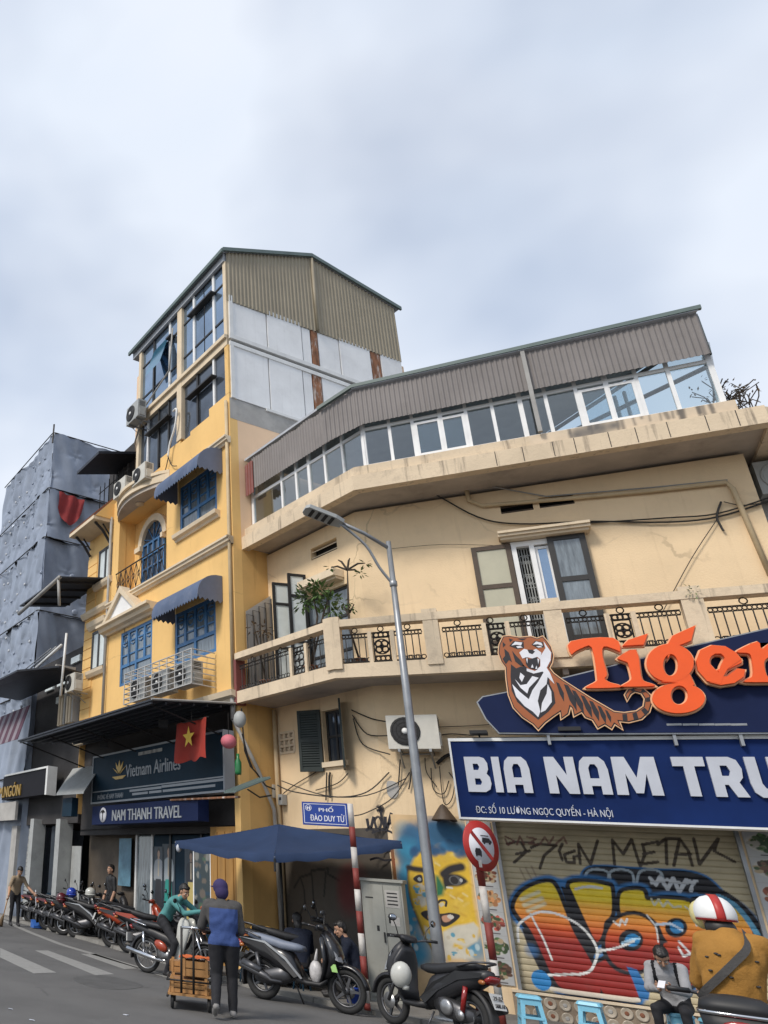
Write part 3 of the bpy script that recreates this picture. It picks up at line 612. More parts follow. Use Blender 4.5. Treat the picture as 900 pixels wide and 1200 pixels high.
# ---- roof slab with two-step fascia
YS, DS = 14.95, 10.76
lprism(MB(), YS+.06, DS+.06, 2.6, SLABZ+.07, SLABZ+.25, 4.25, 14.4).build('roof_slab', M['soffit'], CB)
lprism(MB(), YS, DS, .2, SLABZ, SLABZ+.33, 4.2, 14.4).build('roof_fascia', M['cream_old'], CB)
lprism(MB(), YS+.10, DS+.10, .2, SLABZ+.33, SLABZ+.58, 3.9, 14.4).build('roof_kerb', M['cream_old'], CB)
b = MB(); xa = 4.2                                             # the slab turns the right corner and runs back
P = [(xa, YS), (xa+.35, YS+.25), (9, YS+1.6), (9, YS+4), (xa, YS+3)]
b.prism([Vector((x, y, SLABZ)) for x, y in P], [Vector((x, y, SLABZ+.30)) for x, y in P]); b.build('roof_slab', M['cream_old'], CB)
def stain(c):
    for k in range(26): a = random.uniform(1.5, 3.6); c.line([(a, SLABZ+.6), (a+random.uniform(-.02, .02), SLABZ+.6-random.uniform(.06, .26))], random.uniform(.02, .07), (.13, .11, .09), aa=.03, alpha=.7)
    for x, y, r in ((690, 505, .28), (705, 500, .22), (676, 508, .16), (720, 497, .12)): c.spray(*FA.px(x, y, 1.0), r, (.10, .095, .09), .85, 1.5)
paint_mesh('stained_render', Fr((0, YS+.10, 0), (1, 0, 0), (0, -1, 0)), np.linspace(.9, 3.88, 150), np.linspace(SLABZ+.335, SLABZ+.578, 24), .003, stain, M['art'], CB, (.62, .50, .36))
for k in range(9): a = .3+k*.44+random.uniform(-.08, .08); b = MB(); b.fbox(Fr((0, YS, 0), (1, 0, 0), (0, -1, 0)), a, a+.012, SLABZ+.02, SLABZ+.325, -.01, .003); b.build('fascia_joint', M['dark_wall'], CB)
# ---- glazed rooftop room
GZ0, GZ1 = SLABZ+.58, 10.70
FG = Fr((0, 15.2, 0), (1, 0, 0), (0, -1, 0)); FGD = Fr(BN*11.12, BS, -BN); gx = corner_of(15.2, 11.12); gs = BS.dot(Vector((gx, 15.2, 0)))
GX1 = 3.78
def zA(a): return GZ1-.25
cols = [430, 456, 483, 516, 546, 577, 610, 640, 676, 712, 748, 786]
xsG = [FG.px(x, 505-(x-430)*.16)[0] for x in cols]+[GX1]; xsG[0] = gx
def glaze(fr, xs_, z0, z1, zt, mull, gl):
    for k, a in enumerate(xs_):
        b = MB(); w = .06 if k % 3 else .08; b.fbox(fr, a-w/2, a+w/2, z0, z1+.2, -.03, .04); b.build('mullion', mull, CB)
    b = MB(); b.fbox(fr, xs_[0], xs_[-1], z0, z0+.07, -.02, .03); b.fbox(fr, xs_[0], xs_[-1], zt-.035, zt+.035, -.02, .03); b.build('glazing_rail', mull, CB)
    for i in range(len(xs_)-1):
        b = MB(); b.fbox(fr, xs_[i]+.02, xs_[i+1]-.02, z0+.04, zt-.02, .0, .006); b.build('glass_pane', gl, CB)
        b = MB(); b.fbox(fr, xs_[i]+.02, xs_[i+1]-.02, zt+.02, z1+.2, .0, .006); b.build('top_light', gl, CB)
glaze(FG, xsG, GZ0, GZ1, GZ1-.11, M['frame_white'], M['clear'])
for i0 in (2, 8):                                             # sliding sashes carry their own white frame
    casement(FG, xsG[i0]+.03, xsG[i0+2]-.03, GZ0+.05, GZ1-.2, .012, CB, M['frame_white'], M['clear'], 2, (), .055, 'sliding_sash', .035)
colsD = [404, 383, 364, 349, 332]
xsD = [gs]+[FGD.px(x, 545+(404-x)*.5)[0] for x in colsD[0:]]; xsD = sorted(xsD)+[14.33]
glaze(FGD, xsD, GZ0, GZ1+.02, GZ1-.13, M['frame_white'], M['clear'])
# corrugated skirt in sheets, sloping roof sheet above, green edge strip
YK = 15.02; FK = Fr((0, YK, 0), (1, 0, 0), (0, -1, 0)); FKD = Fr(BN*10.95, BS, -BN)
def ktop(a): return 11.55 if a > -2.05 else 11.55-.5*(-2.05-a)
def kbot(a): return 10.63 if a > -1.95 else 10.63-.34*(-1.95-a)
edges = [-2.78, -2.05, -1.05, -.05, .95, 1.2, 2.2, 3.2, 3.80]
for i in range(len(edges)-1): corrugate(FK, edges[i]+(0 if i == 0 else -.04), edges[i+1], kbot, ktop, .092, .016, .0+.004*(i % 2)).build('roofing_sheet', M['brown_sheet'], CB)
ks0 = BS.dot(Vector((-2.75, 15.3, 0))); ks1 = 14.36
zt1 = FKD.px(317, 522)[1]; zt0 = FKD.px(390, 473)[1]; zb1 = FKD.px(322, 557)[1]; zb0 = FKD.px(380, 521)[1]
def dtop(a): return zt0+(zt1-zt0)*(a-ks0)/(ks1-ks0)+.03*math.sin(a*9)
def dbot(a): return zb0+(zb1-zb0)*(a-ks0)/(ks1-ks0)
eD = [ks0-.5, ks0+.3, ks0+1.1, ks1-.28]
for i in range(3): corrugate(FKD, eD[i], eD[i+1]+.03, dbot, dtop, .092, .016, .004*(i % 2)).build('roofing_sheet', M['brown_sheet'], CB)
corrugate(FKD, ks1-.30, ks1+.02, lambda a: dbot(a)-.12, lambda a: dtop(a)-.12, .11, .02, .03).build('red_sheet', M['maroon'], CB)
b = MB(); b.fbox(FK, 1.06, 1.13, GZ0, 11.5, .03, .09); b.build('downpipe', M['pipe_grey'], CB)
# roof sheet: rises a little, ends 4 m behind the skirt
zr = lambda y: 11.72-.30*(y-YK)
yb = 18.9
RP_ = [(-2.1, 14.94, 11.53), (3.82, 14.94, 11.53), (3.25, 15.9, 11.30), (1.3, 17.8, 11.10), (.1, 18.95, 11.0), (-2.8, 19.6, 11.0)]; b = MB(); b.prism([Vector(p) for p in RP_], [Vector(p)+V(0, 0, .06) for p in RP_]); b.build('roof_sheet', M['roof_under'], CB)
b = MB(); b.prism([BP(ks0-.6, 10.9, dtop(ks0)+.06), BP(ks1, 10.9, dtop(ks1)+.03), BP(ks1, 14.6, 11.6), BP(ks0-.6, 14.6, 11.8)], [BP(ks0-.6, 10.9, dtop(ks0)+.12), BP(ks1, 10.9, dtop(ks1)+.09), BP(ks1, 14.6, 11.66), BP(ks0-.6, 14.6, 11.86)]); b.build('roof_sheet', M['roof_under'], CB)
b = MB(); b.fbox(FK, -2.1, 3.87, 11.55, 11.63, .03, .10); b.hexa([FK.P(-2.1, 11.55, .03), FK.P(-2.1, 11.63, .03), FK.P(-2.85, 11.25, .03), FK.P(-2.85, 11.17, .03), FK.P(-2.1, 11.55, .10), FK.P(-2.1, 11.63, .10), FK.P(-2.85, 11.25, .10), FK.P(-2.85, 11.17, .10)]); b.build('roof_edge_strip', M['green_edge'], CB)
FE = Fr((3.82, 15, 0), (0, 1, 0), (1, 0, 0)); corrugate(FE, .05, .6, lambda a: 10.68, lambda a: 11.55-.3*a, .125, .02).build('roofing_sheet', M['green_edge'], CB)
for (x, y), (x2, y2) in (((3.70, 15.22), (3.86, 15.25)), ((3.86, 15.7), (3.86, 15.7)), ((2.7, 16.4), (2.7, 16.4)), ((2.55, 16.5), (2.55, 16.5))):
    b = MB(); b.tube([(x, y, SLABZ+.3), (x2, y2, 11.0)], .035, 6); b.build('roof_post', M['frame_white'], CB)
b = MB(); b.tube([(3.80, 15.5, 10.66), (1.2, 17.42, 10.64)], .05, 4); b.build('roof_brace', M['brown_sheet'], CB); b = MB(); b.tube([(3.25, 15.9, 11.22), (.1, 18.95, 10.92)], .05, 4); b.build('roof_brace', M['brown_sheet'], CB)
# pipes and cables on the main face
b = MB(); P = [FA.px(x, y) for x, y in ((546, 572), (550, 588), (566, 594), (640, 588), (760, 577), (850, 567), (858, 574), (902, 676))]; b.ftube(FA, [(a, z, .06) for a, z in P], .042, 8); b.build('conduit', M['pipe_cream'], CB)
b = MB(); P = [FA.px(x, y) for x, y in ((546, 566), (640, 583), (760, 573), (852, 564))]; b.ftube(FA, [(a, z, .05) for a, z in P], .014, 5); b.build('thin_conduit', M['pipe_grey'], CB)
def sag(fr, pts, r, name='wall_cable', parent=CB, o=.05, m='cable'):
    b = MB(); P = smooth([fr.px(x, y, o) for x, y in pts], 5); b.ftube(fr, [(a, z, o) for a, z in P], r, 5); return b.build(name, M[m], parent)
sag(FA, ((437, 556), (500, 575), (560, 606), (610, 614), (690, 611), (780, 612), (840, 606), (905, 586)), .016)
sag(FA, ((690, 613), (780, 607), (840, 602), (905, 582)), .014)
sag(FA, ((845, 588), (840, 605), (845, 617), (848, 622)), .018)
sag(FA, ((842, 606), (810, 655), (775, 720)), .007); sag(FA, ((459, 643), (520, 638), (600, 640)), .005)
sag(FA, ((848, 588), (870, 592), (905, 588)), .008)
sag(FD, ((412, 832), (435, 842), (455, 846)), .012); sag(FD, ((413, 838), (430, 860), (457, 862)), .011); sag(FD, ((414, 842), (425, 872), (457, 884)), .012)
sag(FA, ((456, 905), (430, 928), (395, 934), (345, 928), (325, 920)), .012); sag(FA, ((476, 912), (430, 932), (380, 932), (330, 915)), .010)
sag(FA, ((480, 905), (460, 935), (430, 952), (415, 956)), .010); sag(FD, ((370, 905), (345, 920), (332, 930)), .010); sag(FD, ((408, 906), (395, 918), (370, 926)), .010)
sag(FA, ((512, 895), (525, 885), (545, 882)), .03); sag(FA, ((505, 900), (508, 925), (520, 930), (526, 915)), .009); sag(FA, ((515, 898), (520, 940), (530, 935), (535, 900)), .008); sag(FA, ((526, 905), (535, 918), (540, 935)), .009); sag(FA, ((498, 888), (500, 905), (512, 922)), .008)
sag(FA, ((513, 852), (560, 850), (600, 846)), .006); sag(FA, ((513, 862), (530, 860), (555, 862)), .01); sag(FA, ((469, 890), (468, 905), (467, 920)), .012); sag(FA, ((482, 900), (481, 915), (479, 925)), .012)
sag(FD, ((387, 905), (386, 915), (387, 935)), .02); sag(FD, ((383, 905), (382, 938)), .014)
# patch of bare cement on the wall where cables enter
b = MB(); P = smooth([FA.px(x, y) for x, y in ((455, 915), (466, 918), (467, 930), (462, 936), (455, 932), (453, 922))], 4, True); b.fpoly(FA, P, .0, .012); b.build('cement_patch', M['concrete'], CB)
# downpipe at the left end and ground-floor painted dado under the umbrella
b = MB(); P = [FD.px(x, y, .08) for x, y in ((321, 832), (326, 920), (334, 1075))]; b.ftube(FD, [(P[0][0], P[0][1], .08), (P[0][0], P[1][1], .08), (P[0][0], .1, .08)], .05, 8); b.build('downpipe', M['pipe_cream'], CB)
# dado: brown paint with sprayed outline, on the facet
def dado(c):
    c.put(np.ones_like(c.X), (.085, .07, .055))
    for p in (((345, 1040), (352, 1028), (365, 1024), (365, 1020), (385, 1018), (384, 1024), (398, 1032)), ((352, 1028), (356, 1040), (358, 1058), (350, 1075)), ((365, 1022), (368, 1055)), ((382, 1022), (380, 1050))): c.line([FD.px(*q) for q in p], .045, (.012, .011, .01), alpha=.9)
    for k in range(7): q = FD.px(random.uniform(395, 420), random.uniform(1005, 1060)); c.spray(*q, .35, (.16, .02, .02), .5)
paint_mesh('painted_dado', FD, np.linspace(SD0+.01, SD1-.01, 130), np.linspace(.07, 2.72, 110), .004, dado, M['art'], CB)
# ================================================================== yellow townhouse
c0 = FB.P(17.6, 0, -3)
YT = thing('yellow_townhouse', 'tall narrow yellow townhouse with blue windows, blue awnings and two glazed top floors', 'building', (c0.x, c0.y, 0))
SA, SM, SB = 14.4, 21.03, 22.94                               # corner, main/bay joint, left end
bz = lambda x, y: FB.px(x, y)[1]; bs = lambda x, y: FB.px(x, y)[0]
ZB = 5.30; ZS1 = bz(270, 630)                                # bottom cornice and string course of the third floor
zP = [bz(255, 471), bz(234, 497), bz(207, 519), bz(192, 534)]
sP = [SA, bs(245, 484), bs(223, 500), bs(212, 510), bs(196, 530), bs(188, 540), SM]
zb0, zb1 = bz(262, 408), bz(262, 396); zg1 = bz(262, 308)
# holes in the front
W1 = (bs(253, 735), bs(205, 745), bz(229, 772), bz(229, 709)); W2 = (bs(178, 760), bs(141, 772), bz(160, 798), bz(160, 734))
W3 = (bs(254, 575), bs(211, 600), bz(232, 614), bz(232, 557)); REC = (bs(195, 640), bs(139, 650), bz(165, 689), bz(160, 596))
front_holes = [W1, W2, W3, REC]
mb = wall(MB(), FB, SA, SM, ZB, zP[2]-.4, front_holes, .25); mb.build('front_wall', M['yellow'], YT)
# stepped parapet under the glazing
b = MB(); zt = zP[2]-.4; steps = [(SA, sP[1], zP[0]), (sP[1], sP[2], zP[1]), (sP[2], sP[3]+.02, zP[1]-.12), (sP[3]+.02, sP[4], zP[2]-.02), (sP[4], sP[5], zP[3]), (sP[5], SM, zt+.01)]
for a0, a1, z in steps: b.fbox(FB, a0, a1, zt, max(z, zt+.01), -.25, -.0)
b.build('stepped_parapet', M['yellow'], YT)
# side wall in bands
T0, T1 = 10.5, 17.1
def sband(name, z0, z1, t0, t1, m, o=0, th=.2): q = MB(); q.fbox(FS, t0, t1, z0, z1, o-th, o); return q.build(name, m, YT)
sband('side_wall', -.05, 9.2, T0+.25, 12.4, M['yellow_dark'])
sband('side_wall', 9.2, 12.85, T0+.25, T1, M['peach'])
b = MB(); b.fbox(FS, T0, T0+.25, -.05, 12.85, -.2, 0); b.build('corner_pier', M['yellow'], YT)
sband('concrete_band', 12.85, 13.5, T0+.02, T1, M['concrete'], .004)
zl0, zl1, zu0, zu1 = 13.5, 15.28, 15.62, 17.05
tx = lambda x, y: FS.px(x, y)[0]
def panels(z0, z1, cuts, rusts):
    for i in range(len(cuts)-1):
        q = MB(); o = .012*(i % 2)+random.uniform(0, .006); q.fbox(FS, cuts[i]+.02, cuts[i+1]-.02, z0+.015, z1-.015, -.05, .02+o); q.build('rusty_panel' if i in rusts else 'wall_panel', M['rust'] if i in rusts else M['panel'], YT)
panels(zl0, zl1, [T0+.12, tx(314, 430), tx(355, 455), tx(366, 455), tx(378, 470), tx(420, 480), T1], [3])
panels(zu0, zu1, [T0+.12, tx(312, 385), tx(353, 398), tx(364, 405), tx(372, 405), tx(397, 411), tx(434, 425), tx(446, 430), T1], [3, 6])
sband('dark_backing', zl0, zu1, T0+.1, T1-.02, M['interior'], -.06, .1)
for z in (zl1-.02, zl1+.22): sband('white_rail', z, z+.13, T0+.05, T1, M['white_metal'], .06, .1)
sband('white_rail', zl0-.06, zl0+.02, T0+1.2, T1, M['white_metal'], .05, .06)
for z0, z1 in ((zl0, zl1-.02), (zu0, zu1)): sband('white_post', z0, z1, T0+.06, T0+.17, M['white_metal'], .058, .08)
# gable of khaki corrugated sheets
RZ, RT, EZ, BZ_ = 19.91, 13.74, 18.62, 19.2
roofz = lambda t: EZ+(RZ-EZ)*(t-10.3)/(RT-10.3) if t < RT else RZ+(BZ_-RZ)*(t-RT)/(17.2-RT)
ce = [10.52, 11.35, 12.15, 12.95, 13.80, 14.6, 15.4, 16.2, 16.75, 17.12]
for i in range(len(ce)-1): corrugate(FS, ce[i]-(.03 if i else 0), ce[i+1], lambda t: zu1-.22+.028*(t-10.5), lambda t: roofz(t)-.05, .135, .028, .03+.004*(i % 2)).build('gable_sheet', M['khaki_sheet'], YT)
b = MB(); b.tube([FS.P(RT, zu1-.1, .09), FS.P(RT, roofz(RT)-.1, .09)], .05, 6); b.build('gable_downpipe', M['khaki_sheet'], YT)
# roof planes: front slope, back slope, with overhang, and green edge strips
def roofslab(t0, t1, z0, z1, s0, s1, th=.07):
    q = MB(); q.prism([BP(s0, t0, z0), BP(s1, t0, z0), BP(s1, t1, z1), BP(s0, t1, z1)], [BP(s0, t0, z0+th), BP(s1, t0, z0+th), BP(s1, t1, z1+th), BP(s0, t1, z1+th)]); return q
roofslab(10.36, RT, EZ, RZ, 14.32, 20.02).build('roof', M['roof_under'], YT); roofslab(RT, 17.3, RZ, BZ_, 14.32, 20.02).build('roof', M['roof_under'], YT)
b = MB(); b.prism([BP(14.26, 10.33, EZ-.04), BP(14.32, 10.33, EZ-.04), BP(14.32, RT, RZ-.04), BP(14.26, RT, RZ-.04)], [BP(14.26, 10.33, EZ+.09), BP(14.32, 10.33, EZ+.09), BP(14.32, RT, RZ+.09), BP(14.26, RT, RZ+.09)]); b.build('roof_edge', M['green_edge'], YT)
b = MB(); b.prism([BP(14.26, RT, RZ-.04), BP(14.32, RT, RZ-.04), BP(14.32, 17.35, BZ_-.04), BP(14.26, 17.35, BZ_-.04)], [BP(14.26, RT, RZ+.09), BP(14.32, RT, RZ+.09), BP(14.32, 17.35, BZ_+.09), BP(14.26, 17.35, BZ_+.09)]); b.build('roof_edge', M['green_edge'], YT)
b = MB(); b.prism([BP(14.28, 10.29, EZ-.08), BP(20.05, 10.29, EZ-.08), BP(20.05, 10.36, EZ-.08), BP(14.28, 10.36, EZ-.08)], [BP(14.28, 10.29, EZ+.05), BP(20.05, 10.29, EZ+.05), BP(20.05, 10.36, EZ+.05), BP(14.28, 10.36, EZ+.05)]); b.build('gutter', M['green_edge'], YT)
b = MB(); b.fbox(FB, SA+.02, 19.95, zg1, EZ+.02, -.2, .06); b.build('glazing_head', M['roof_under'], YT)
# back and left faces of the house
b = MB(); b.hexa([BP(s, d, 0) for s, d in ((14.4, 17.0), (22.9, 17.0), (22.9, 17.2), (14.4, 17.2))]+[BP(s, d, 16.9) for s, d in ((14.4, 17.0), (22.9, 17.0), (22.9, 17.2), (14.4, 17.2))]); b.build('back_wall', M['peach'], YT)
b = MB(); b.hexa([BP(s, d, ZB) for s, d in ((20.85, 11.2), (21, 11.2), (21, 17.2), (20.85, 17.2))]+[BP(s, d, 18.5) for s, d in ((20.85, 11.2), (21, 11.2), (21, 17.2), (20.85, 17.2))]); b.build('left_wall', M['peach'], YT)
b = MB(); b.hexa([BP(s, d, 0) for s, d in ((14.7, 12.2), (20, 12.2), (20, 12.3), (14.7, 12.3))]+[BP(s, d, 18.2) for s, d in ((14.7, 12.2), (20, 12.2), (20, 12.3), (14.7, 12.3))]); b.build('room_back', M['interior'], YT)
# ---- glazing of the two upper floors
sL = bs(165, 455)
def pane_grid(cuts, zrows, gl, o=-.08):
    for i in range(len(cuts)-1):
        for j in range(len(zrows)-1):
            q = MB(); q.fbox(FB, cuts[i]+.025, cuts[i+1]-.025, zrows[j]+.03, zrows[j+1]-.03, o, o+.012); q.build('glass_pane', gl, YT)
    for z in zrows: q = MB(); q.fbox(FB, cuts[0]+.001, cuts[-1]-.001, z-.03, z+.03, o-.02, o+.035); q.build('transom', M['dark_frame'], YT)
def mull(s, z0, z1, w, m, o=-.03): q = MB(); q.fbox(FB, s-w/2, s+w/2, z0, z1, -.12, o); q.build('mullion', m, YT)
um = [SA+.12, bs(249, 363), bs(226, 397), bs(213, 415)]; zt_, zl_ = bz(262.5, 329), bz(262.5, 371)
pane_grid([um[0], um[1]], [zb1, zl_, zt_, zg1], M['blue_glass']); pane_grid([um[1], (um[1]+um[2])/2, um[2]], [zb1, zl_, zt_, zg1], M['blue_glass']); pane_grid([um[2], um[3]], [zb1, zl_, zt_, zg1], M['blue_glass'])
ul = [bs(209, 420), bs(197.5, 422), bs(179, 430), sL]
pane_grid(ul, [zb1, zl_, zt_, zg1], M['blue_glass'])
mull(um[1], zb1, zg1, .10, M['frame_white']); mull(um[2], zb1, zg1, .10, M['frame_white']); mull((um[3]+ul[0])/2, zb1-2.2, zg1, .26, M['trim'], .03); mull(ul[1], zb1, zg1, .10, M['frame_white']); mull(ul[2], zb1, zg1, .09, M['dark_frame']); mull(sL+.06, zb1-2, zg1, .16, M['trim'], .02)
mull(SA+.07, zb0, zg1, .14, M['trim'], .01)
q = MB(); zq0, zq1 = bz(188, 405), bz(188, 437); P = [FB.P(ul[1], zq0, .02), FB.P(ul[2]-.1, zq0, .02), FB.P(ul[2]-.1, zq1, .34), FB.P(ul[1], zq1, .34)]; q.prism(P, [p+V(0, 0, .03)+BN*.02 for p in P]); q.build('open_pane', M['teal_glass'], YT)
for s0, s1 in ((um[1]-.12, um[2]+.12), (ul[1]-.3, ul[1]-.02)):
    q = MB(); q.fbox(FB, s0, s1, zt_-.09, zt_-.03, -.05, .14); q.build('pane_hood', M['dark_frame'], YT)
q = MB(); q.fbox(FB, SA, sL+.2, zb0, zb1-.12, -.1, .02); q.fbox(FB, SA, sL+.2, zb1-.12, zb1, -.1, .10); q.build('floor_band', M['trim'], YT)
lm = [SA+.14, bs(249, 440), bs(230, 470), bs(214, 490)]
def low(s0, s1, zbot):
    q = MB(); q.fbox(FB, s0+.02, s1-.02, zbot, zb0-.02, -.09, -.08); q.build('glass_pane', M['dark_glass'], YT)
low(lm[0], lm[1], zP[0]-.02); low(lm[1], lm[2], zP[1]-.02); low(lm[2], lm[3], zP[1]-.14)
ll = [bs(210, 490), bs(196, 510), bs(184, 530), bs(171, 545), sL]
for i in range(4): low(ll[i], ll[i+1], [zP[2]-.04, zP[3]-.02, zt, zt][i])
for s in (lm[1], lm[2]): mull(s, zP[1], zb0, .08, M['frame_white'] if s == lm[1] else M['dark_frame'])
for s in ll[1:4]: mull(s, zt, zb0, .07, M['dark_frame'] if s != ll[3] else M['frame_white'])
for s0, s1 in ((lm[1]-.15, lm[2]+.4), (ll[1]-.2, ll[2]+.6)): q = MB(); q.fbox(FB, s0, s1, zb0-.72, zb0-.67, -.05, .14); q.build('pane_hood', M['dark_frame'], YT)
mull(SA+.07, zP[0], zb0, .16, M['yellow'], .005)
# ---- mouldings
b = MB(); moulding(b, FB, SA-.02, SM, ZS1-.2, CORN); moulding(b, FB, SA-.02, SA+.02, ZS1-.2, CORN); b.build('string_course', M['trim'], YT)
zc = bz(262, 519); b = MB(); moulding(b, FB, SA-.02, bs(190, 565), zc-.15, CORN); b.build('upper_cornice', M['trim'], YT)
b = MB(); moulding(b, FB, SA-.08, SM, ZB-.02, [(0, 0), (0, .05), (.1, .10), (.14, .2), (.26, .24), (.26, 0)]); b.build('bottom_cornice', M['trim'], YT)
def sill(w): q = MB(); moulding(q, FB, w[0]-.14, w[1]+.16, w[2]-.2, [(0, 0), (0, .05), (.06, .08), (.10, .16), (.2, .18), (.2, 0)]); q.build('window_sill', M['trim'], YT)
sill(W3)
def blue_window(w, o=-.09):
    fw = .09; zs = w[2]+(w[3]-w[2])*.36
    f = casement(FB, w[0], w[1], w[2], w[3], o, YT, M['blue_frame'], M['grey_glass'], 2, (.36,), fw, 'window', .08)
    q = MB()
    for k in range(1, 4):                                   # leaf stiles and glazing bars with arched heads
        if k == 2: continue
        a = w[0]+(w[1]-w[0])*k/4; q.fbox(FB, a-.05, a+.05, zs, w[3]-.05, o+.01, o+.075)
    for k in range(4):
        a0 = w[0]+(w[1]-w[0])*k/4+.08; a1 = w[0]+(w[1]-w[0])*(k+1)/4-.08; h = w[3]-zs
        for fr_ in (.3, .68): q.fbox(FB, a0, a1, zs+h*fr_-.02, zs+h*fr_+.02, o+.012, o+.07)
        q.torus(FB.P((a0+a1)/2, w[3]-.16-(a1-a0)/2, o+.045), FB.N, (a1-a0)/2, .022, 8, 4, 0, 2*math.pi)
    q.build('glazing_bars', M['blue_frame'], f); return f
for w in (W1, W2, W3): blue_window(w)
# hood and pediment over the middle window
h0, h1, hz = bs(186, 703), bs(125, 739), bz(150, 725); b = MB(); moulding(b, FB, h0, h1, hz-.28, [(0, 0), (0, .10), (.06, .14), (.09, .26), (.19, .30), (.22, .40), (.30, .40), (.30, 0)]); b.build('window_hood', M['trim'], YT)
pz0 = hz+.02; pa, pb = bs(172, 702)+.1, bs(134, 721); pc = (pa+pb)/2; ph = .85
b = MB(); b.fpoly(FB, [(pa, pz0), (pb, pz0), (pc, pz0+ph)], 0, .26); b.build('pediment_field', M['panel'], YT)
for a in (pa, pb):
    b = MB(); d = -1 if a == pa else 1; b.fpoly(FB, [(a+d*.14, pz0), (a-d*.05, pz0), (pc, pz0+ph-.12), (pc, pz0+ph+.1)], 0, .36); b.build('pediment_moulding', M['trim'], YT)
# ---- recessed balcony with an arched window, curved canopy slab above
ro = -.6
b = MB(); b.quad(FB.P(REC[0]-.3, REC[2]-.1, ro), FB.P(REC[1]+.3, REC[2]-.1, ro), FB.P(REC[1]+.3, REC[3]+.6, ro), FB.P(REC[0]-.3, REC[3]+.6, ro))
for s in (REC[0]-.01, REC[1]+.01): b.quad(FB.P(s, REC[2]-.1, -.2), FB.P(s, REC[2]-.1, ro), FB.P(s, REC[3]+.3, ro), FB.P(s, REC[3]+.3, -.2))
b.quad(FB.P(REC[0]-.1, REC[2], .0), FB.P(REC[1]+.1, REC[2], 0), FB.P(REC[1]+.1, REC[2], ro), FB.P(REC[0]-.1, REC[2], ro)); b.quad(FB.P(REC[0]-.1, REC[3]-.004, .0), FB.P(REC[1]+.1, REC[3]-.004, 0), FB.P(REC[1]+.1, REC[3]-.004, ro), FB.P(REC[0]-.1, REC[3]-.004, ro)); b.build('recess_wall', M['yellow'], YT)
aw0 = FB.px(183, 640, -.6)[0]-.62; aw1 = aw0+1.3; asp = REC[2]+1.75; ar = (aw1-aw0)/2; ac_ = (aw0+aw1)/2
arc = [(ac_+ar*math.cos(t), asp+ar*math.sin(t)) for t in np.linspace(0, math.pi, 15)]
b = MB(); b.fpoly(FB, [(aw1, REC[2])]+arc[::-1][::-1]+[(aw0, REC[2])], ro+.01, ro+.05); f = b.build('arched_window', M['dark_glass'], YT)
b = MB()
for k in range(5): a = aw0+(aw1-aw0)*k/4; b.fbox(FB, a-.035, a+.035, REC[2], asp, ro+.05, ro+.1)
for z in np.linspace(REC[2]+.1, asp, 5): b.fbox(FB, aw0, aw1, z-.03, z+.03, ro+.052, ro+.095)
for t in np.linspace(.35, math.pi-.35, 5): b.ftube(FB, [(ac_, asp, ro+.07), (ac_+ar*math.cos(t), asp+ar*math.sin(t), ro+.07)], .018, 4)
b.build('glazing_bars', M['blue_frame'], f)
b = MB(); o_ = [(ac_+(ar+.22)*math.cos(t), asp+(ar+.22)*math.sin(t)) for t in np.linspace(0, math.pi, 15)]
for i in range(14): b.hexa([FB.P(*arc[i], ro), FB.P(*arc[i+1], ro), FB.P(*o_[i+1], ro), FB.P(*o_[i], ro), FB.P(*arc[i], ro+.16), FB.P(*arc[i+1], ro+.16), FB.P(*o_[i+1], ro+.16), FB.P(*o_[i], ro+.16)])
b.fbox(FB, aw1-.02, aw1+.34, asp-.16, asp, ro, ro+.22); b.fbox(FB, aw0-.1, aw0+.02, asp-.16, asp, ro, ro+.22); b.build('arch_moulding', M['trim'], YT)
def bow(z0, z1, pr, name, m):
    q = MB(); n = 14; s0, s1 = REC[0]-.15, REC[1]+.1; P = []
    for i in range(n+1): t = i/n; P.append((s0+(s1-s0)*t, pr*math.sin(math.pi*t)**.8+.02))
    top = [(s0, -.9)]+P+[(s1, -.9)]
    q.prism([FB.P(s, z0, o) for s, o in top], [FB.P(s, z1, o) for s, o in top]); return q.build(name, m, YT)
cz = REC[3]; bow(cz, cz+.12, .46, 'bow_canopy', M['soffit']); bow(cz+.12, cz+.22, .55, 'bow_moulding', M['trim']); bow(cz+.22, cz+.38, .50, 'bow_moulding', M['trim']); bow(cz+.38, cz+.48, .60, 'bow_moulding', M['trim'])
q = MB(); q.lathe([(.14, 0), (.14, .03), (.05, .04)], FB.P((REC[0]+REC[1])/2, cz-.04, .1), seg=12); q.build('ceiling_lamp', M['trim'], YT)
# iron rail of the recess
rz = REC[2]; b = MB(); b.ftube(FB, [(REC[0], rz+.9, .06), (REC[1], rz+.9, .06)], .022, 6); b.ftube(FB, [(REC[0], rz+.08, .06), (REC[1], rz+.08, .06)], .015, 5); b.build('balcony_rail', M['iron'], YT)
n = 9
for k in range(n):
    a, a2 = REC[0]+(REC[1]-REC[0])*k/n, REC[0]+(REC[1]-REC[0])*(k+1)/n
    b = MB(); b.ftube(FB, [(a, rz+.08, .06), (a, rz+.9, .06)], .012, 4); b.build('rail_bar', M['iron'], YT)
    b = MB(); b.ftube(FB, [(a, rz+.1, .06), (a2, rz+.88, .06)], .010, 4); b.ftube(FB, [(a2, rz+.1, .06), (a, rz+.88, .06)], .010, 4); b.torus(FB.P((a+a2)/2, rz+.49, .06), FB.N, .09, .010, 8, 4); b.build('rail_cross', M['iron'], YT)
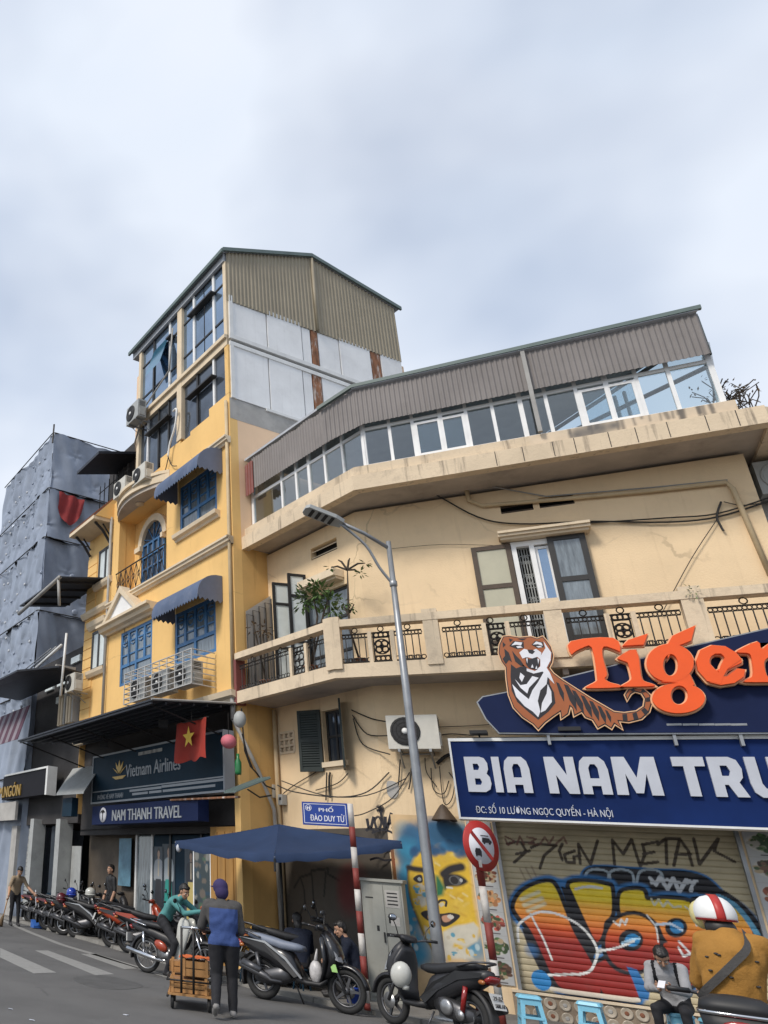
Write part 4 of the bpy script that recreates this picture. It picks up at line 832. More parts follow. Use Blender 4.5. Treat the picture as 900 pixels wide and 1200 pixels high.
# ---- barrel awnings, blue canvas with a scalloped edge
def awning(s0, s1, zt, zb, pr, group):
    t = thing('window_awning', 'x', 'awning', FB.P((s0+s1)/2, zb, .1), group)
    ang = np.linspace(0, math.pi/2, 9); prof = [(pr*math.sin(q)**.85, zb+.14+(zt-zb-.14)*math.cos(q)) for q in ang]
    b = MB(); b.smooth = True; n = 34; rs = []
    for i in range(n+1):
        s = s0+(s1-s0)*i/n; rs.append([FB.P(s, z, .01+o) for o, z in prof]+[FB.P(s, prof[-1][1]-.06-.07*abs(math.sin(math.pi*i/2)), .012+pr)])
    b.rings(rs, False, False); b.build('canvas', M['awning_blue'], t)
    for s in (s0, s1):
        e = MB(); m = 10; low_ = [(pr*(m-i)/m, zb+.14-.05-.07*(i % 2)) for i in range(m+1)]
        pts = [(0, zb+.1)]+[(o, z) for o, z in prof]+low_[1:-1]; e.prism([FB.P(s, z, .012+o) for o, z in pts], [FB.P(s+.012, z, .012+o) for o, z in pts]); e.build('end_panel', M['awning_end'], t)
    fr = MB(); fr.ftube(FB, [(s0, zb+.14, pr-.02), (s1, zb+.14, pr-.02)], .015, 5); fr.build('frame_bar', M['galv'], t)
    return t
w = awning(14.87, 17.05, 8.47, 7.72, .72, 'blue barrel awnings'); w['label'] = 'lower blue barrel awning, over the second floor window above the caged air conditioners'
w = awning(14.76, 16.95, 12.05, 11.25, .78, 'blue barrel awnings'); w['label'] = 'upper blue barrel awning, over the third floor window with the buff sill'
# ---- left bay of the townhouse
BW1 = (bs(131, 650), bs(114.6, 660), bz(123, 680), bz(123, 641)); BW2 = (bs(122.5, 755), bs(106, 765), bz(114, 784), bz(114, 738))
ZE = bz(120, 620)
mb = wall(MB(), FB, SM+.02, SB, 5.45, ZE, [BW1, BW2], .25, -.05); mb.build('bay_wall', M['yellow'], YT)
b = MB(); b.hexa([BP(s, d, 3.2) for s, d in ((SB-.02, 10.6), (SB, 10.6), (SB, 17), (SB-.02, 17))]+[BP(s, d, ZE) for s, d in ((SB-.02, 10.6), (SB, 10.6), (SB, 17), (SB-.02, 17))]); b.build('bay_side_wall', M['yellow_dark'], YT)
for k in range(17):                                          # rusticated courses either side of the windows
    z = 6.0+k*.33
    if z > ZE-.4: break
    for a0, a1 in ((SM+.04, BW1[0]-.1), (BW1[1]+.1, SB-.02)):
        b = MB(); b.fbox(FB, a0, a1, z, z+.30, -.06, -.025); b.build('rusticated_block', M['yellow'], YT)
for w in (BW1, BW2):
    f = casement(FB, w[0], w[1], w[2], w[3], -.075, YT, M['dark_frame'], M['pale_glass'], 2, (), .1, 'window'); q = MB(); moulding(q, FB, w[0]-.12, w[1]+.12, w[2]-.2, [(0, -.05), (0, .03), (.1, .1), (.2, .12), (.2, -.05)]); q.build('window_sill', M['trim'], YT)
q = MB(); moulding(q, FB, BW2[0]-.15, BW2[1]+.15, BW2[3]+.05, [(0, -.05), (0, .03), (.1, .12), (.25, .16), (.25, -.05)]); q.build('window_hood', M['trim'], YT)
for z in (bz(113, 717), 5.62): q = MB(); moulding(q, FB, SM, SB+.02, z-.1, [(0, -.05), (0, .04), (.1, .12), (.2, .14), (.2, -.05)]); q.build('string_course', M['trim'], YT)
q = MB(); moulding(q, FB, SM, SB+.02, 5.2, [(0, -.05), (0, .1), (.14, .2), (.26, .22), (.26, -.05)]); q.build('bottom_cornice', M['trim'], YT)
# small tiled canopy roof over the bay with brackets
b = MB(); b.hexa([FB.P(SM-.0, ZE-.1, .75), FB.P(SB+.05, ZE-.1, .75), FB.P(SB+.05, ZE-.1, -.05), FB.P(SM, ZE-.1, -.05), FB.P(SM, ZE+.02, .75), FB.P(SB+.05, ZE+.02, .75), FB.P(SB+.05, ZE+.02, -.05), FB.P(SM, ZE+.02, -.05)]); b.build('eaves_slab', M['trim'], YT)
for k in range(7):
    a0 = SM+.05+(SB-SM)*k/7; b = MB(); b.hexa([FB.P(a0, ZE+.02, .74), FB.P(a0+.25, ZE+.02, .74), FB.P(a0+.25, ZE+.85, -.02), FB.P(a0, ZE+.85, -.02), FB.P(a0, ZE+.08, .76), FB.P(a0+.25, ZE+.08, .76), FB.P(a0+.25, ZE+.91, 0), FB.P(a0, ZE+.91, 0)]); b.build('roof_tile_row', M['terracotta'], YT)
b = MB(); b.fpoly(Fr(FB.P(SM, 0, 0), -FB.N, FB.S), [(-.7, ZE+.02), (.1, ZE+.02), (.1, ZE+.95)], -.03, .03); b.build('roof_end', M['yellow'], YT)
for s in (SM+.2, SB-.2):
    b = MB(); b.ftube(FB, [(s, ZE-.12, .6), (s, ZE-.35, .3), (s, ZE-.75, .0)], .05, 5); b.ftube(FB, [(s, ZE-.12, .3), (s, ZE-.5, 0)], .03, 5); b.build('eaves_bracket', M['iron'], YT)
# set-back dark top storey of the bay with a metal roof
b = MB(); b.hexa([BP(s, d, ZE+.3) for s, d in ((20.3, 11.2), (SB, 11.2), (SB, 15), (20.3, 15))]+[BP(s, d, ZE+3.3) for s, d in ((20.3, 11.2), (SB, 11.2), (SB, 15), (20.3, 15))]); b.build('top_storey', M['dark_wall'], YT)
zr0 = FB.px(90, 556, .9)[1]; sr = FB.px(90, 556, .9)[0]
b = MB(); b.prism([FB.P(20.6, zr0, .9), FB.P(sr, zr0, .9), FB.P(sr, zr0+1.1, -3), FB.P(20.6, zr0+1.1, -3)], [FB.P(20.6, zr0+.1, .9), FB.P(sr, zr0+.1, .9), FB.P(sr, zr0+1.2, -3), FB.P(20.6, zr0+1.2, -3)]); b.build('metal_roof', M['canopy_dark'], YT)
for k in range(7): s = 20.7+k*(SB-20.8)/6; b = MB(); b.ftube(FB, [(s, ZE+1.0, -.3), (s, zr0+.05, -.3)], .02, 4); b.build('terrace_bar', M['iron'], YT)
b = MB(); b.ftube(FB, [(20.6, ZE+1.9, -.3), (SB, ZE+1.9, -.3)], .02, 4); b.ftube(FB, [(20.6, ZE+1.0, -.3), (SB, ZE+1.0, -.3)], .02, 4); b.build('terrace_rail', M['iron'], YT)
# pipes
def pipe(pts, r, m, o, name='downpipe', fr=FB, parent=YT): q = MB(); q.ftube(fr, [(*fr.px(x, y, o), o) for x, y in pts], r, 6); return q.build(name, m, parent)
q = MB(); q.ftube(FB, [(14.47, 5.5, .06), (14.47, 13.4, .06)], .045, 8); q.build('downpipe', M['pipe_cream'], YT)
q = MB(); q.ftube(FB, [(SM, 5.5, .08), (SM, 12.5, .08)], .05, 8); q.build('downpipe', M['pipe_grey'], YT)
q = MB(); q.ftube(FB, [(14.47, 5.5, .08), (14.44, 4.9, .1)], .06, 8); q.tube([FB.P(14.44, 4.9, .1), FS.P(10.9, 3.9, .1), FS.P(11.3, 3.1, .1), FS.P(11.35, .2, .1)], .045, 8); q.build('downpipe', M['pipe_grey'], YT)
q = MB(); q.ftube(FB, [(sL+.15, 14.6, .1), (sL-.6, zb1+.1, .12), (17.3, zb1+.55, .14), (17.15, zg1-.6, .12)], .03, 6); q.build('drain_hose', M['pipe_grey'], YT)
q = MB(); P = smooth([FB.px(x, y, .15) for x, y in ((203, 482), (207, 480), (205, 500), (199, 520), (197, 535))], 5); q.ftube(FB, [(a, z, .15) for a, z in P], .035, 6); q.build('drain_hose', M['white_metal'], YT)
q = MB(); P = smooth([FB.px(x, y, .08) for x, y in ((197, 535), (201, 545), (207, 546))], 5); q.ftube(FB, [(a, z, .08) for a, z in P], .015, 5); P = smooth([FB.px(x, y, .08) for x, y in ((198, 532), (194, 550), (188, 560))], 5); q.ftube(FB, [(a, z, .08) for a, z in P], .015, 5); q.build('cable', M['cable'], YT)
for x, y in ((148, 800), (140, 740)):
    q = MB(); P = [FB.px(x, y-60, .02), FB.px(x+8, y+20, .02)]; q.ftube(FB, [(a, z, .02) for a, z in P], .008, 4); q.build('cable', M['cable'], YT)
# ---- ground floor: storefront under the signs
GO = -.6
mb = MB(); wall(mb, FB, SA+.26, SB, 2.6, ZB, [], .1, -.3); mb.build('shop_fascia', M['dark_wall'], YT)
b = MB(); b.quad(FB.P(SA, 2.75, -.25), FB.P(SB, 2.75, -.25), FB.P(SB, 2.75, -3), FB.P(SA, 2.75, -3)); b.quad(FB.P(SA, .02, -3), FB.P(SB, .02, -3), FB.P(SB, 2.75, -3), FB.P(SA, 2.75, -3)); b.build('shop_interior', M['dark_wall'], YT)
gl = [bs(232, 1030), bs(212, 1030), bs(176, 1030), bs(155, 1030), bs(137, 1030)]
for i in range(len(gl)-1):
    q = MB(); q.fbox(FB, gl[i]+.04, gl[i+1]-.04, .15, 2.6, GO, GO+.012); q.build('shop_glass', M['sign_teal'] if i < 3 else M['grey_glass'], YT)
for i, s in enumerate(gl): q = MB(); q.fbox(FB, s-.04, s+.04, .06, 2.7, GO-.03, GO+.05); q.build('shop_mullion', M['white_metal'] if i in (0, 3, 4) else M['dark_frame'], YT)
# yellow wooden door leaf and a framed poster at the right end
d0, d1 = bs(300, 1050), bs(246, 1050); d0 = max(d0, SA+.03)
b = MB(); b.fbox(FB, d0, d1, .06, 2.7, -.1, -.03); dr = b.build('wooden_door', M['wood_yellow'], YT)
for k in range(4): a = d0+(d1-d0)*k/4; b = MB(); b.fbox(FB, a+.02, a+(d1-d0)/4-.02, .12, 2.6, -.03, -.012); b.build('door_board', M['wood_yellow'], dr)
b = MB(); b.fbox(FB, d1+.03, d1+.75, .9, 2.4, -.12, -.06); pf = b.build('poster_frame', M['frame_white'], YT)
def pf_paint(c):
    for k in range(26): c.ell(random.uniform(d1+.1, d1+.7), random.uniform(1, 2.3), random.uniform(.04, .12), random.uniform(.03, .1), random.choice([(.05, .1, .06), (.02, .05, .08), (.12, .1, .08), (.2, .2, .18)]))
paint_mesh('poster', FB, np.linspace(d1+.08, d1+.70, 24), np.linspace(.95, 2.35, 44), -.055, pf_paint, M['print'], pf, (.03, .045, .05))
# ================================================================== air conditioners and their cages
def aircon(fr, a, z, o, w=.8, h=.56, d=.3, side=1, label='', casing='ac_white', fan='black', bracket=True, group=None):
    p = fr.P(a, z, o); t = thing('air_conditioner', label, 'air conditioner', p, group)
    b = MB(); b.fbox(fr, a-w/2, a+w/2, z, z+h, o, o+d); b.build('casing', M[casing], t)
    q = MB(); c = a+side*w*.14; q.lathe([(h*.42, 0), (h*.42, .02), (h*.39, .022)], fr.P(c, z+h*.52, o+d), fr.N, 20); q.build('fan_guard', M[fan], t)
    q = MB()
    for k in range(3): q.torus(fr.P(c, z+h*.52, o+d+.02), fr.N, h*(.14+.11*k), .007, 18, 4)
    for k in range(8): t_ = k*math.pi/4; q.tube([fr.P(c, z+h*.52, o+d+.02), fr.P(c+h*.38*math.cos(t_), z+h*.52+h*.38*math.sin(t_), o+d+.02)], .005, 4)
    q.build('guard_wires', M['ac_grey' if fan != 'black' else 'iron'], t)
    q = MB(); q.lathe([(h*.09, 0), (h*.09, .02), (.01, .03)], fr.P(c, z+h*.52, o+d+.015), fr.N, 12); q.build('fan_hub', M['white'], t)
    q = MB(); q.fbox(fr, a-side*w*.5-.02 if side > 0 else a-side*w*.5-.06, a-side*w*.5+.06 if side > 0 else a-side*w*.5+.02, z+.06, z+h*.5, o+.05, o+d-.05); q.build('valve_cover', M[casing], t)
    q = MB()
    for k in range(5): q.fbox(fr, a-side*w*.5+(-.002 if side > 0 else -.01), a-side*w*.5+(.01 if side > 0 else .002), z+h*.62+k*.04, z+h*.62+k*.04+.02, o+.05, o+d-.05)
    q.build('side_louvre', M['iron'], t)
    if bracket:
        q = MB()
        for s in (-.3, .3): q.fbox(fr, a+s*w-.02, a+s*w+.02, z-.05, z-.002, o-.25, o+d); q.ftube(fr, [(a+s*w, z-.04, o+d-.05), (a+s*w, z-.32, o-.2)], .015, 4)
        q.ftube(fr, [(a-.3*w, z-.045, o+.02), (a+.3*w, z-.045, o+.02)], .012, 4); q.build('bracket', M['galv'], t)
    return t
def acB(x, y, o, label, **k): a, z = FB.px(x, y, o); return aircon(FB, a, z, o, label=label, group='air conditioners on the yellow townhouse', **k)
acB(172, 568, .25, 'air conditioner on the curved ledge beside the upper awning', casing='ac_white', bracket=False)
acB(149, 583, .25, 'air conditioner at the left end of the curved ledge, beside a drainpipe', casing='ac_white', bracket=False)
acB(164, 496, .2, 'topmost air conditioner, at the left edge of the upper glazed floor', casing='ac_grey', h=.66)
acB(91, 812, .35, 'air conditioner on the left flank of the narrow yellow bay', casing='ac_white', w=.7)
a1, z1 = FB.px(227, 806, .28); aircon(FB, a1, z1, .28, label='caged air conditioner nearest the corner, under the lower blue awning', casing='ac_grey', group='air conditioners on the yellow townhouse', bracket=False)
a2, z2 = FB.px(199, 812, .28); aircon(FB, a2, z1, .28, label='caged air conditioner in the middle of the white cage', casing='ac_grey', group='air conditioners on the yellow townhouse', bracket=False)
a3, _ = FB.px(172, 812, .28); aircon(FB, a3, z1+.02, .28, label='caged air conditioner at the left end, below the middle blue window', casing='ac_grey', group='air conditioners on the yellow townhouse', bracket=False)
cg = thing('air_conditioner_cage', 'white metal bar cage round the three air conditioners below the blue windows', 'cage', FB.P((a1+a3)/2, z1-.06, .3))
g0, g1 = a1-.55, a3+.5
for z in np.linspace(z1-.05, z1+.78, 7): b = MB(); b.ftube(FB, [(g0, z, .04), (g0, z, .70), (g1, z, .70), (g1, z, .04)], .016, 5); b.build('cage_bar', M['cage'], cg)
for s in np.linspace(g0, g1, 10): b = MB(); b.ftube(FB, [(s, z1-.05, .70), (s, z1+.78, .70), (s, z1+.78, .04)], .016, 5); b.build('cage_post', M['cage'], cg)
aR = FA.px(486, 885, .05); ac = aircon(FA, FA.px(488, 880, .2)[0], FA.px(488, 880, .2)[1], .12, w=.86, h=.60, d=.32, side=-1, label='cream air conditioner with a black fan hung on the corner building behind the lamp post')
aircon(FR2, FR2.px(888, 575, .3)[0]+.45, FR2.px(893, 582, .3)[1], .1, w=.85, h=.62, side=-1, label='grey grilled air conditioner high on the recessed wall at the right edge', casing='ac_grey', fan='ac_grey')
# ================================================================== tarpaulin-covered tower
s0, d0t = 27.3, 10.5; TP = thing('tarpaulin_tower', 'tall building wrapped in blue grey tarpaulin tied with pale patches', 'building', tuple(BP(30, 13)))
ztop = 19.15
TIES = []
for i in range(14):
    for j in range(7):
        s, z = s0+.45+j*.85+random.uniform(-.2, .2)+(.42 if i % 2 else 0), 7.3+i*.86+random.uniform(-.2, .2)
        if s < 33.2 and z < ztop-.3 and random.random() < .9: TIES.append((s, z))
def sheet(fr, a0, a1, z0, z1, name, seed):
    ties = TIES if name == 'tarpaulin_front' else [(10.5+r_*.9+.3*math.sin(r_*7), z0+.6+1.3*(r_ % 2)) for r_ in range(7)]
    r = np.random.default_rng(seed); n, m = 84, 44; A, Z = np.linspace(a0, a1, n), np.linspace(z0, z1, m); ph = r.uniform(0, 6, 8)
    P = []
    for z in Z:
        for a in A: w = .05*math.sin(a*2.3+ph[0]+.6*math.sin(z*1.3+ph[1]))+.04*math.sin(a*5.1+z*1.1+ph[2])*math.sin(z*1.9+ph[3])+.025*math.sin(a*9+ph[4]+z*2.5)-.06*math.sin(math.pi*(z-z0)/(z1-z0))+.07*math.sin((a+z*.35)*1.1+ph[5])+sum((-.065+.035*math.cos(5*math.atan2(z-tz, a-ts)+ts))*math.exp(-((a-ts)**2+(z-tz)**2)/.10) for ts, tz in ties if abs(a-ts) < .9 and abs(z-tz) < .9); P.append(fr.P(a, z, w))
    b = MB(); b.smooth = True; b.add(P, [(j*n+i, j*n+i+1, (j+1)*n+i+1, (j+1)*n+i) for j in range(m-1) for i in range(n-1)]); return b.build(name, M['tarp'], TP)
FT = Fr(BN*d0t, BS, -BN); FT2 = Fr(BS*s0, BN, -BS)
zz = [0, 4.6, 7.7, 10.9, 14.1, 16.4, ztop]
for i in range(len(zz)-1): sheet(FT, s0, 33.5, zz[i], zz[i+1], 'tarpaulin_front', i); sheet(FT2, d0t, 17.5, zz[i], zz[i+1], 'tarpaulin_side', 20+i)
for z in zz[1:]: b = MB(); b.tube([FT.P(33.5, z, .08), FT.P(s0, z, .08), FT2.P(d0t, z, .08), FT2.P(17.5, z, .08)], .025, 5); b.build('tie_rope', M['cable'], TP)
b = MB(); b.tube([BP(s0, d0t-.05, ztop-.5), BP(s0-.02, d0t-.06, ztop+.45)], .04, 5); b.build('scaffold_pole', M['iron'], TP)
b = MB(); b.hexa([BP(s, d, 0) for s, d in ((s0+.5, 11.0), (33.0, 11.0), (33.0, 17.2), (s0+.5, 17.2))]+[BP(s, d, ztop-.2) for s, d in ((s0+.5, 11.0), (33.0, 11.0), (33.0, 17.2), (s0+.5, 17.2))]); b.build('tower_core', M['dark_wall'], TP)
for s, z in TIES:
        b = MB(); b.ball(FT.P(s, z, -.04), (.06, .05, .07), 6, 4); b.build('tie_patch', M['knob'] if random.random() < .45 else M['tarp'], TP)
for t, z in ((12.6, 12.6), (13.2, 11.1), (14.9, 12.5), (14.6, 10.9)):
    b = MB(); b.lathe([(.13, 0), (.13, .05), (.06, .06)], FT2.P(t*.35+7.4, z, .05), FT2.N, 10); b.build('tie_patch', M['tarp'], TP)
# drooping red flag on the tower side
f0, f1, fz = FT2.px(68, 578)[0], FT2.px(97, 588)[0], FT2.px(68, 577)[1]
b = MB(); b.smooth = True; n = 12; P = []
for j in range(8):
    v = j/7
    for i in range(n+1): u_ = i/n; dep = .15+1.25*math.sin(math.pi*(u_*.85+.12))**.7; P.append(FT2.P(f0+(f1-f0)*u_, fz-.12*u_-dep*v, .12+.07*math.sin(u_*14+v*3)))
b.add(P, [(j*(n+1)+i, j*(n+1)+i+1, (j+1)*(n+1)+i+1, (j+1)*(n+1)+i) for j in range(7) for i in range(n)]); tag(b.build('hanging_flag', M['red_faded']), 'faded red flag drooping from a rope on the tarpaulin wall', 'flag')
# ================================================================== dark shop building between tower and townhouse
DS_ = thing('dark_shop_building', 'dark low shop building with metal canopies beside the yellow townhouse', 'building', tuple(BP(25.2, 12)))
b = MB(); b.hexa([BP(s, d, 2.95) for s, d in ((SB+.02, 10.7), (27.25, 10.7), (27.25, 16), (SB+.02, 16))]+[BP(s, d, 8.6) for s, d in ((SB+.02, 10.7), (27.25, 10.7), (27.25, 16), (SB+.02, 16))]); b.build('wall', M['dark_wall'], DS_)
def canopy(fr, s0, s1, z_in, z_out, pr, m, name, parent, th=.05, ribs=0, inn=0):
    b = MB(); b.hexa([fr.P(s0, z_out, pr), fr.P(s1, z_out, pr), fr.P(s1, z_in, inn), fr.P(s0, z_in, inn), fr.P(s0, z_out+th, pr), fr.P(s1, z_out+th, pr), fr.P(s1, z_in+th, inn), fr.P(s0, z_in+th, inn)]); c = b.build(name, m, parent)
    if ribs:
        for k in range(ribs): s = s0+(s1-s0)*(k+.5)/ribs; b = MB(); b.hexa([fr.P(s-.03, z_out-.06, pr), fr.P(s+.03, z_out-.06, pr), fr.P(s+.03, z_in-.06, inn), fr.P(s-.03, z_in-.06, inn), fr.P(s-.03, z_out-.002, pr), fr.P(s+.03, z_out-.002, pr), fr.P(s+.03, z_in-.002, inn), fr.P(s-.03, z_in-.002, inn)]); b.build('canopy_rib', M['canopy_dark'], c)
    return c
o1 = 1.6; q0, q1 = FB.px(70, 677, o1), FB.px(22, 720, o1)
canopy(FB, q0[0], q1[0], q0[1]+.35, q0[1], o1, M['canopy_dark'], 'upper_canopy', DS_, ribs=4, inn=-.2)
b = MB(); b.ftube(FB, [(q0[0], q0[1]+.02, o1), (q1[0], q1[1]+.02, o1)], .07, 6); b.ftube(FB, [(q0[0]+.1, q0[1], o1), (q0[0]+.1, q0[1]-.9, o1-.1)], .05, 6); b.build('canopy_rail', M['pipe_grey'], DS_)
for zc_, n_ in ((8.1, 1), (7.5, 3), (6.9, 2)):
    for k in range(n_): MB().fbox(FB, 23.4+k*1.1, 24.1+k*1.1, zc_, zc_+.22, -.2, -.12).build('high_window', M['pale_glass'], DS_)
for k in range(6): b = MB(); s = 23.2+k*.22; b.fbox(FB, s, s+.12, 6.0, 6.9+.15*(k % 2), -.15, .1); b.build('stored_board', M['trim'] if k % 3 else M['concrete'], DS_)
o2 = .9; b = MB(); q0 = FB.px(66, 783, o2); b.fbox(FB, SB+.1, q0[0], q0[1]-.06, q0[1]+.14, .2, o2); b.build('terrace_edge', M['concrete'], DS_)
for (xa, ya), (xb, yb), r in (((72, 756), (42, 783), .05), ((66, 758), (36, 783), .03), ((60, 760), (30, 784), .02), ((78, 742), (71, 815), .04)):
    p0, p1 = FB.px(xa, ya, o2), FB.px(xb, yb, o2); b = MB(); b.ftube(FB, [(*p0, o2), (*p1, o2)], r, 6); b.build('leaning_pole', M['white_metal'] if r > .035 else M['galv'], DS_)
o3 = 2.2; q0, q1, q2 = FB.px(68, 782, 1.0), FB.px(20, 787, o3), FB.px(-30, 812, o3)
b = MB(); P = [FB.P(q0[0]-.1, q0[1]-.02, 1.0), FB.P(q1[0], q1[1], o3), FB.P(q2[0], q2[1], o3), FB.P(q2[0]+1, q2[1]+.2, .0), FB.P(q0[0]+.3, q0[1], .0)]; b.prism(P, [p+V(0, 0, .06) for p in P]); b.build('lower_canopy', M['canopy_dark'], DS_)
# ground floor of the dark shop: black fascia sign, shutters and white pillars
b = MB(); b.fbox(FB, SB+.02, 29.5, -.02, 3.0, -2.6, -2.5); b.build('shop_back', M['interior'], DS_)
def pill(x0, x1, yt, yb_, m, o=.05, w=None):
    s0_, s1_ = bs(x1, (yt+yb_)/2), bs(x0, (yt+yb_)/2); b = MB(); b.fbox(FB, s0_, s1_, .05, FB.px((x0+x1)/2, yt)[1], o-.45, o); b.build('pillar', m, DS_)
pill(65, 70, 960, 1040, M['ac_grey']); pill(36, 40, 960, 1040, M['ac_grey'], .1); pill(13, 19, 968, 1030, M['concrete'])
b = MB(); b.fbox(FB, bs(66, 1000)-1.0, bs(66, 1000)-.32, .05, 2.3, -.4, -.38); b.build('pillar_side', M['ac_grey'], DS_)
sA, sB_ = bs(40, 1000), bs(19, 1000)
for k in range(22): z = .12+k*.125; b = MB(); b.fbox(FB, sA+.05, sB_-.05, z, z+.115, -.35, -.32+.01*(k % 2)); b.build('shutter_slat', M['ac_grey'], DS_)
b = MB(); b.fbox(FB, bs(64, 1000)+.05, bs(44, 1000)-.05, .9, 2.9, -.45, -.43); b.build('shop_glass', M['dark_glass'], DS_); b = MB(); b.fbox(FB, bs(64, 1000)+.05, bs(44, 1000)-.05, .06, .9, -.45, -.42); b.build('shop_plinth', M['sign_teal'], DS_)
# gold-lettered sign
o4 = .4; q0, q1 = FB.px(55, 900, o4), FB.px(50, 931, o4)
gsn = thing('shop_sign', 'black shop sign with gold letters and a white edge strip', 'sign', FB.P(q0[0]+1.4, q1[1], o4-.1))
b = MB(); b.fbox(FB, q0[0], q0[0]+4.2, q1[1], q0[1], o4-.3, o4-.02); b.build('board', M['sign_black'], gsn)
b = MB(); b.fbox(FB, q0[0]-.02, q0[0]+4.0, q0[1], q0[1]+.06, o4-.3, o4+.02); b.fbox(FB, q0[0]-.14, q0[0]-.001, q1[1]-.02, q0[1]+.06, o4-.32, o4+.02); b.build('edge_strip', M['white_metal'], gsn)
lt = FB.px(13, 926, o4); text('ƠM.NGÓN', FB, lt[0]+.35, lt[1]-.02, o4-.02, .40, .04, M['gold'], 'lettering', gsn, width=2.6, bold=.02, flip=-1)
b = MB(); zz_ = FB.px(20, 938, .4)[1]; b.fbox(FB, bs(26, 950)-.1, 30, zz_-.62, zz_, .2, .3); b.build('sign_board_pale', M['concrete'], DS_)
# sloping sheet porch between sign and townhouse, dark fascia under it
b = MB(); P0 = [FB.px(66, 932, 1.0), FB.px(98, 930, 1.0)]; P1 = [FB.px(88, 900, .2), FB.px(112, 897, .2)]
P = [FB.P(*P0[0], 1.0), FB.P(*P0[1], 1.0), FB.P(P1[1][0], P1[1][1], .0), FB.P(P1[0][0]+.6, P1[0][1], .0)]; b.prism(P, [p+V(0, 0, .05) for p in P]); b.build('porch_roof', M['ac_grey'], DS_)
q = FB.px(80, 934, .9); b = MB(); b.fbox(FB, bs(112, 940)-.1, q[0]+.6, 3.0, q[1], .6, .8); b.build('porch_fascia', M['sign_teal'], DS_)
# dark shopfront between the pillar and the townhouse glass
b = MB(); b.fbox(FB, bs(136, 1000)+.05, bs(80, 1000), .06, 2.9, -.8, -.7); b.build('brown_shopfront', M['brown_wall'], DS_)
# striped cloth awning at far left
b = MB(); b.smooth = True; q0, q1 = FB.px(26, 828, 1.2), FB.px(-20, 850, 1.2)
st = thing('striped_awning', 'faded mauve and grey striped cloth awning at the left edge', 'awning', FB.P(q0[0]+1, q0[1]-.5, .6))
for k in range(10):
    s = q0[0]+k*.32; b = MB(); b.hexa([FB.P(s, q0[1]-1.1, 1.25), FB.P(s+.31, q0[1]-1.1, 1.25), FB.P(s+.31, q0[1]+.1, .9), FB.P(s, q0[1]+.1, .9)]+[FB.P(s, q0[1]-1.1, 1.27), FB.P(s+.31, q0[1]-1.1, 1.27), FB.P(s+.31, q0[1]+.1, .92), FB.P(s, q0[1]+.1, .92)]); b.build('cloth_stripe', M['stripes'] if k % 2 else M['stripe_dull'], st)
# ================================================================== black canopy over the travel signs
o5 = 2.25; cn = thing('sign_canopy', 'wide flat black canopy above the travel agency signs', 'canopy', FB.P(18, 4.9, 1))
CI, CO = 5.22, 4.98
b = MB(); P = [FB.P(SA-.05, CO, o5), FB.P(22.3, CO, o5), FB.P(22.3, CI, 0.03), FB.P(SA-.05, CI, .03)]; b.prism(P, [p+V(0, 0, .04) for p in P]); b.build('sheet', M['canopy_dark'], cn)
for k in range(7): o = .1+(o5-.15)*k/6; z = CI+(CO-CI)*o/o5; b = MB(); b.fbox(FB, SA, 22.2, z-.06, z-.005, o-.02, o+.02); b.build('batten', M['canopy_dark'], cn)
b = MB(); b.tube([FB.P(SA-.06, CO+.03, o5), FB.P(SA-.06, CI+.03, .05)], .025, 5); b.build('edge_tube', M['pipe_grey'], cn)
for k in range(5): s = SA+.2+k*1.9; b = MB(); b.ftube(FB, [(s, CO-.02, o5-.1), (s, CO-.5, .0)], .02, 5); b.build('stay', M['iron'], cn)
for s, z, o, l in ((15.6, 4.75, 1.2, 'black floodlight under the canopy near the flag'), (19.2, 4.7, .9, 'black floodlight under the canopy at the left')):
    t = thing('floodlight', l, 'lamp', FB.P(s, z, o), 'floodlights under the black canopy'); b = MB(); b.box(FB.P(s, z+.05, o), (.22, .12, .16), Matrix.Rotation(.4, 3, 'Z')); b.build('lamp_body', M['black'], t); b = MB(); b.ftube(FB, [(s, z+.1, o), (s, z+.3, o)], .015, 5); b.build('bracket', M['iron'], t)
# ================================================================== signs
def offset(P, d):
    n = len(P); A = sum(P[i][0]*P[(i+1) % n][1]-P[(i+1) % n][0]*P[i][1] for i in range(n)); sg = 1 if A > 0 else -1; out = []
    for i in range(n):
        e0 = np.array(P[i])-np.array(P[i-1]); e1 = np.array(P[(i+1) % n])-np.array(P[i]); e0 = e0/(np.linalg.norm(e0)+1e-9); e1 = e1/(np.linalg.norm(e1)+1e-9)
        nn = np.array([e0[1]+e1[1], -e0[0]-e1[0]])*sg; l = np.linalg.norm(nn); k = d/max(.5, l/2)/l if l > 1e-6 else 0; out.append((P[i][0]+nn[0]*k, P[i][1]+nn[1]*k))
    return out
def zpts(L, x0, y0, sc): return [(x0+x/sc, y0+y/sc) for x, y in L]
YT_ = 14.82; FTG = Fr((0, YT_, 0), (1, 0, 0), (0, -1, 0))
tg = thing('beer_sign', 'dark blue beer sign with a roaring tiger and orange raised letters', 'sign', FTG.P(1.8, 4.5, 0))
P = FTG.pts([(560, 823), (566, 817), (592, 812), (660, 795), (793, 762), (900, 737), (985, 716), (1000, 858), (900, 858), (660, 859), (585, 858), (570, 842)]); z_ = P[-2][1]
b = MB(); b.fpoly(FTG, P, -.10, 0); b.build('sign_panel', M['sign_navy'], tg)
b = MB(); b.fpoly(FTG, offset(P, .02), -.14, -.012); b.build('panel_edge', M['galv'], tg)
for x in (642, 790, 868): a, z = FTG.px(x, 860); b = MB(); b.fbox(FTG, a-.02, a+.02, z-.16, z+.02, -.2, -.03); b.build('sign_stay', M['galv'], tg)
TG = lambda L, cl=True: FTG.pts(zpts(L, 560, 730, 4.09))
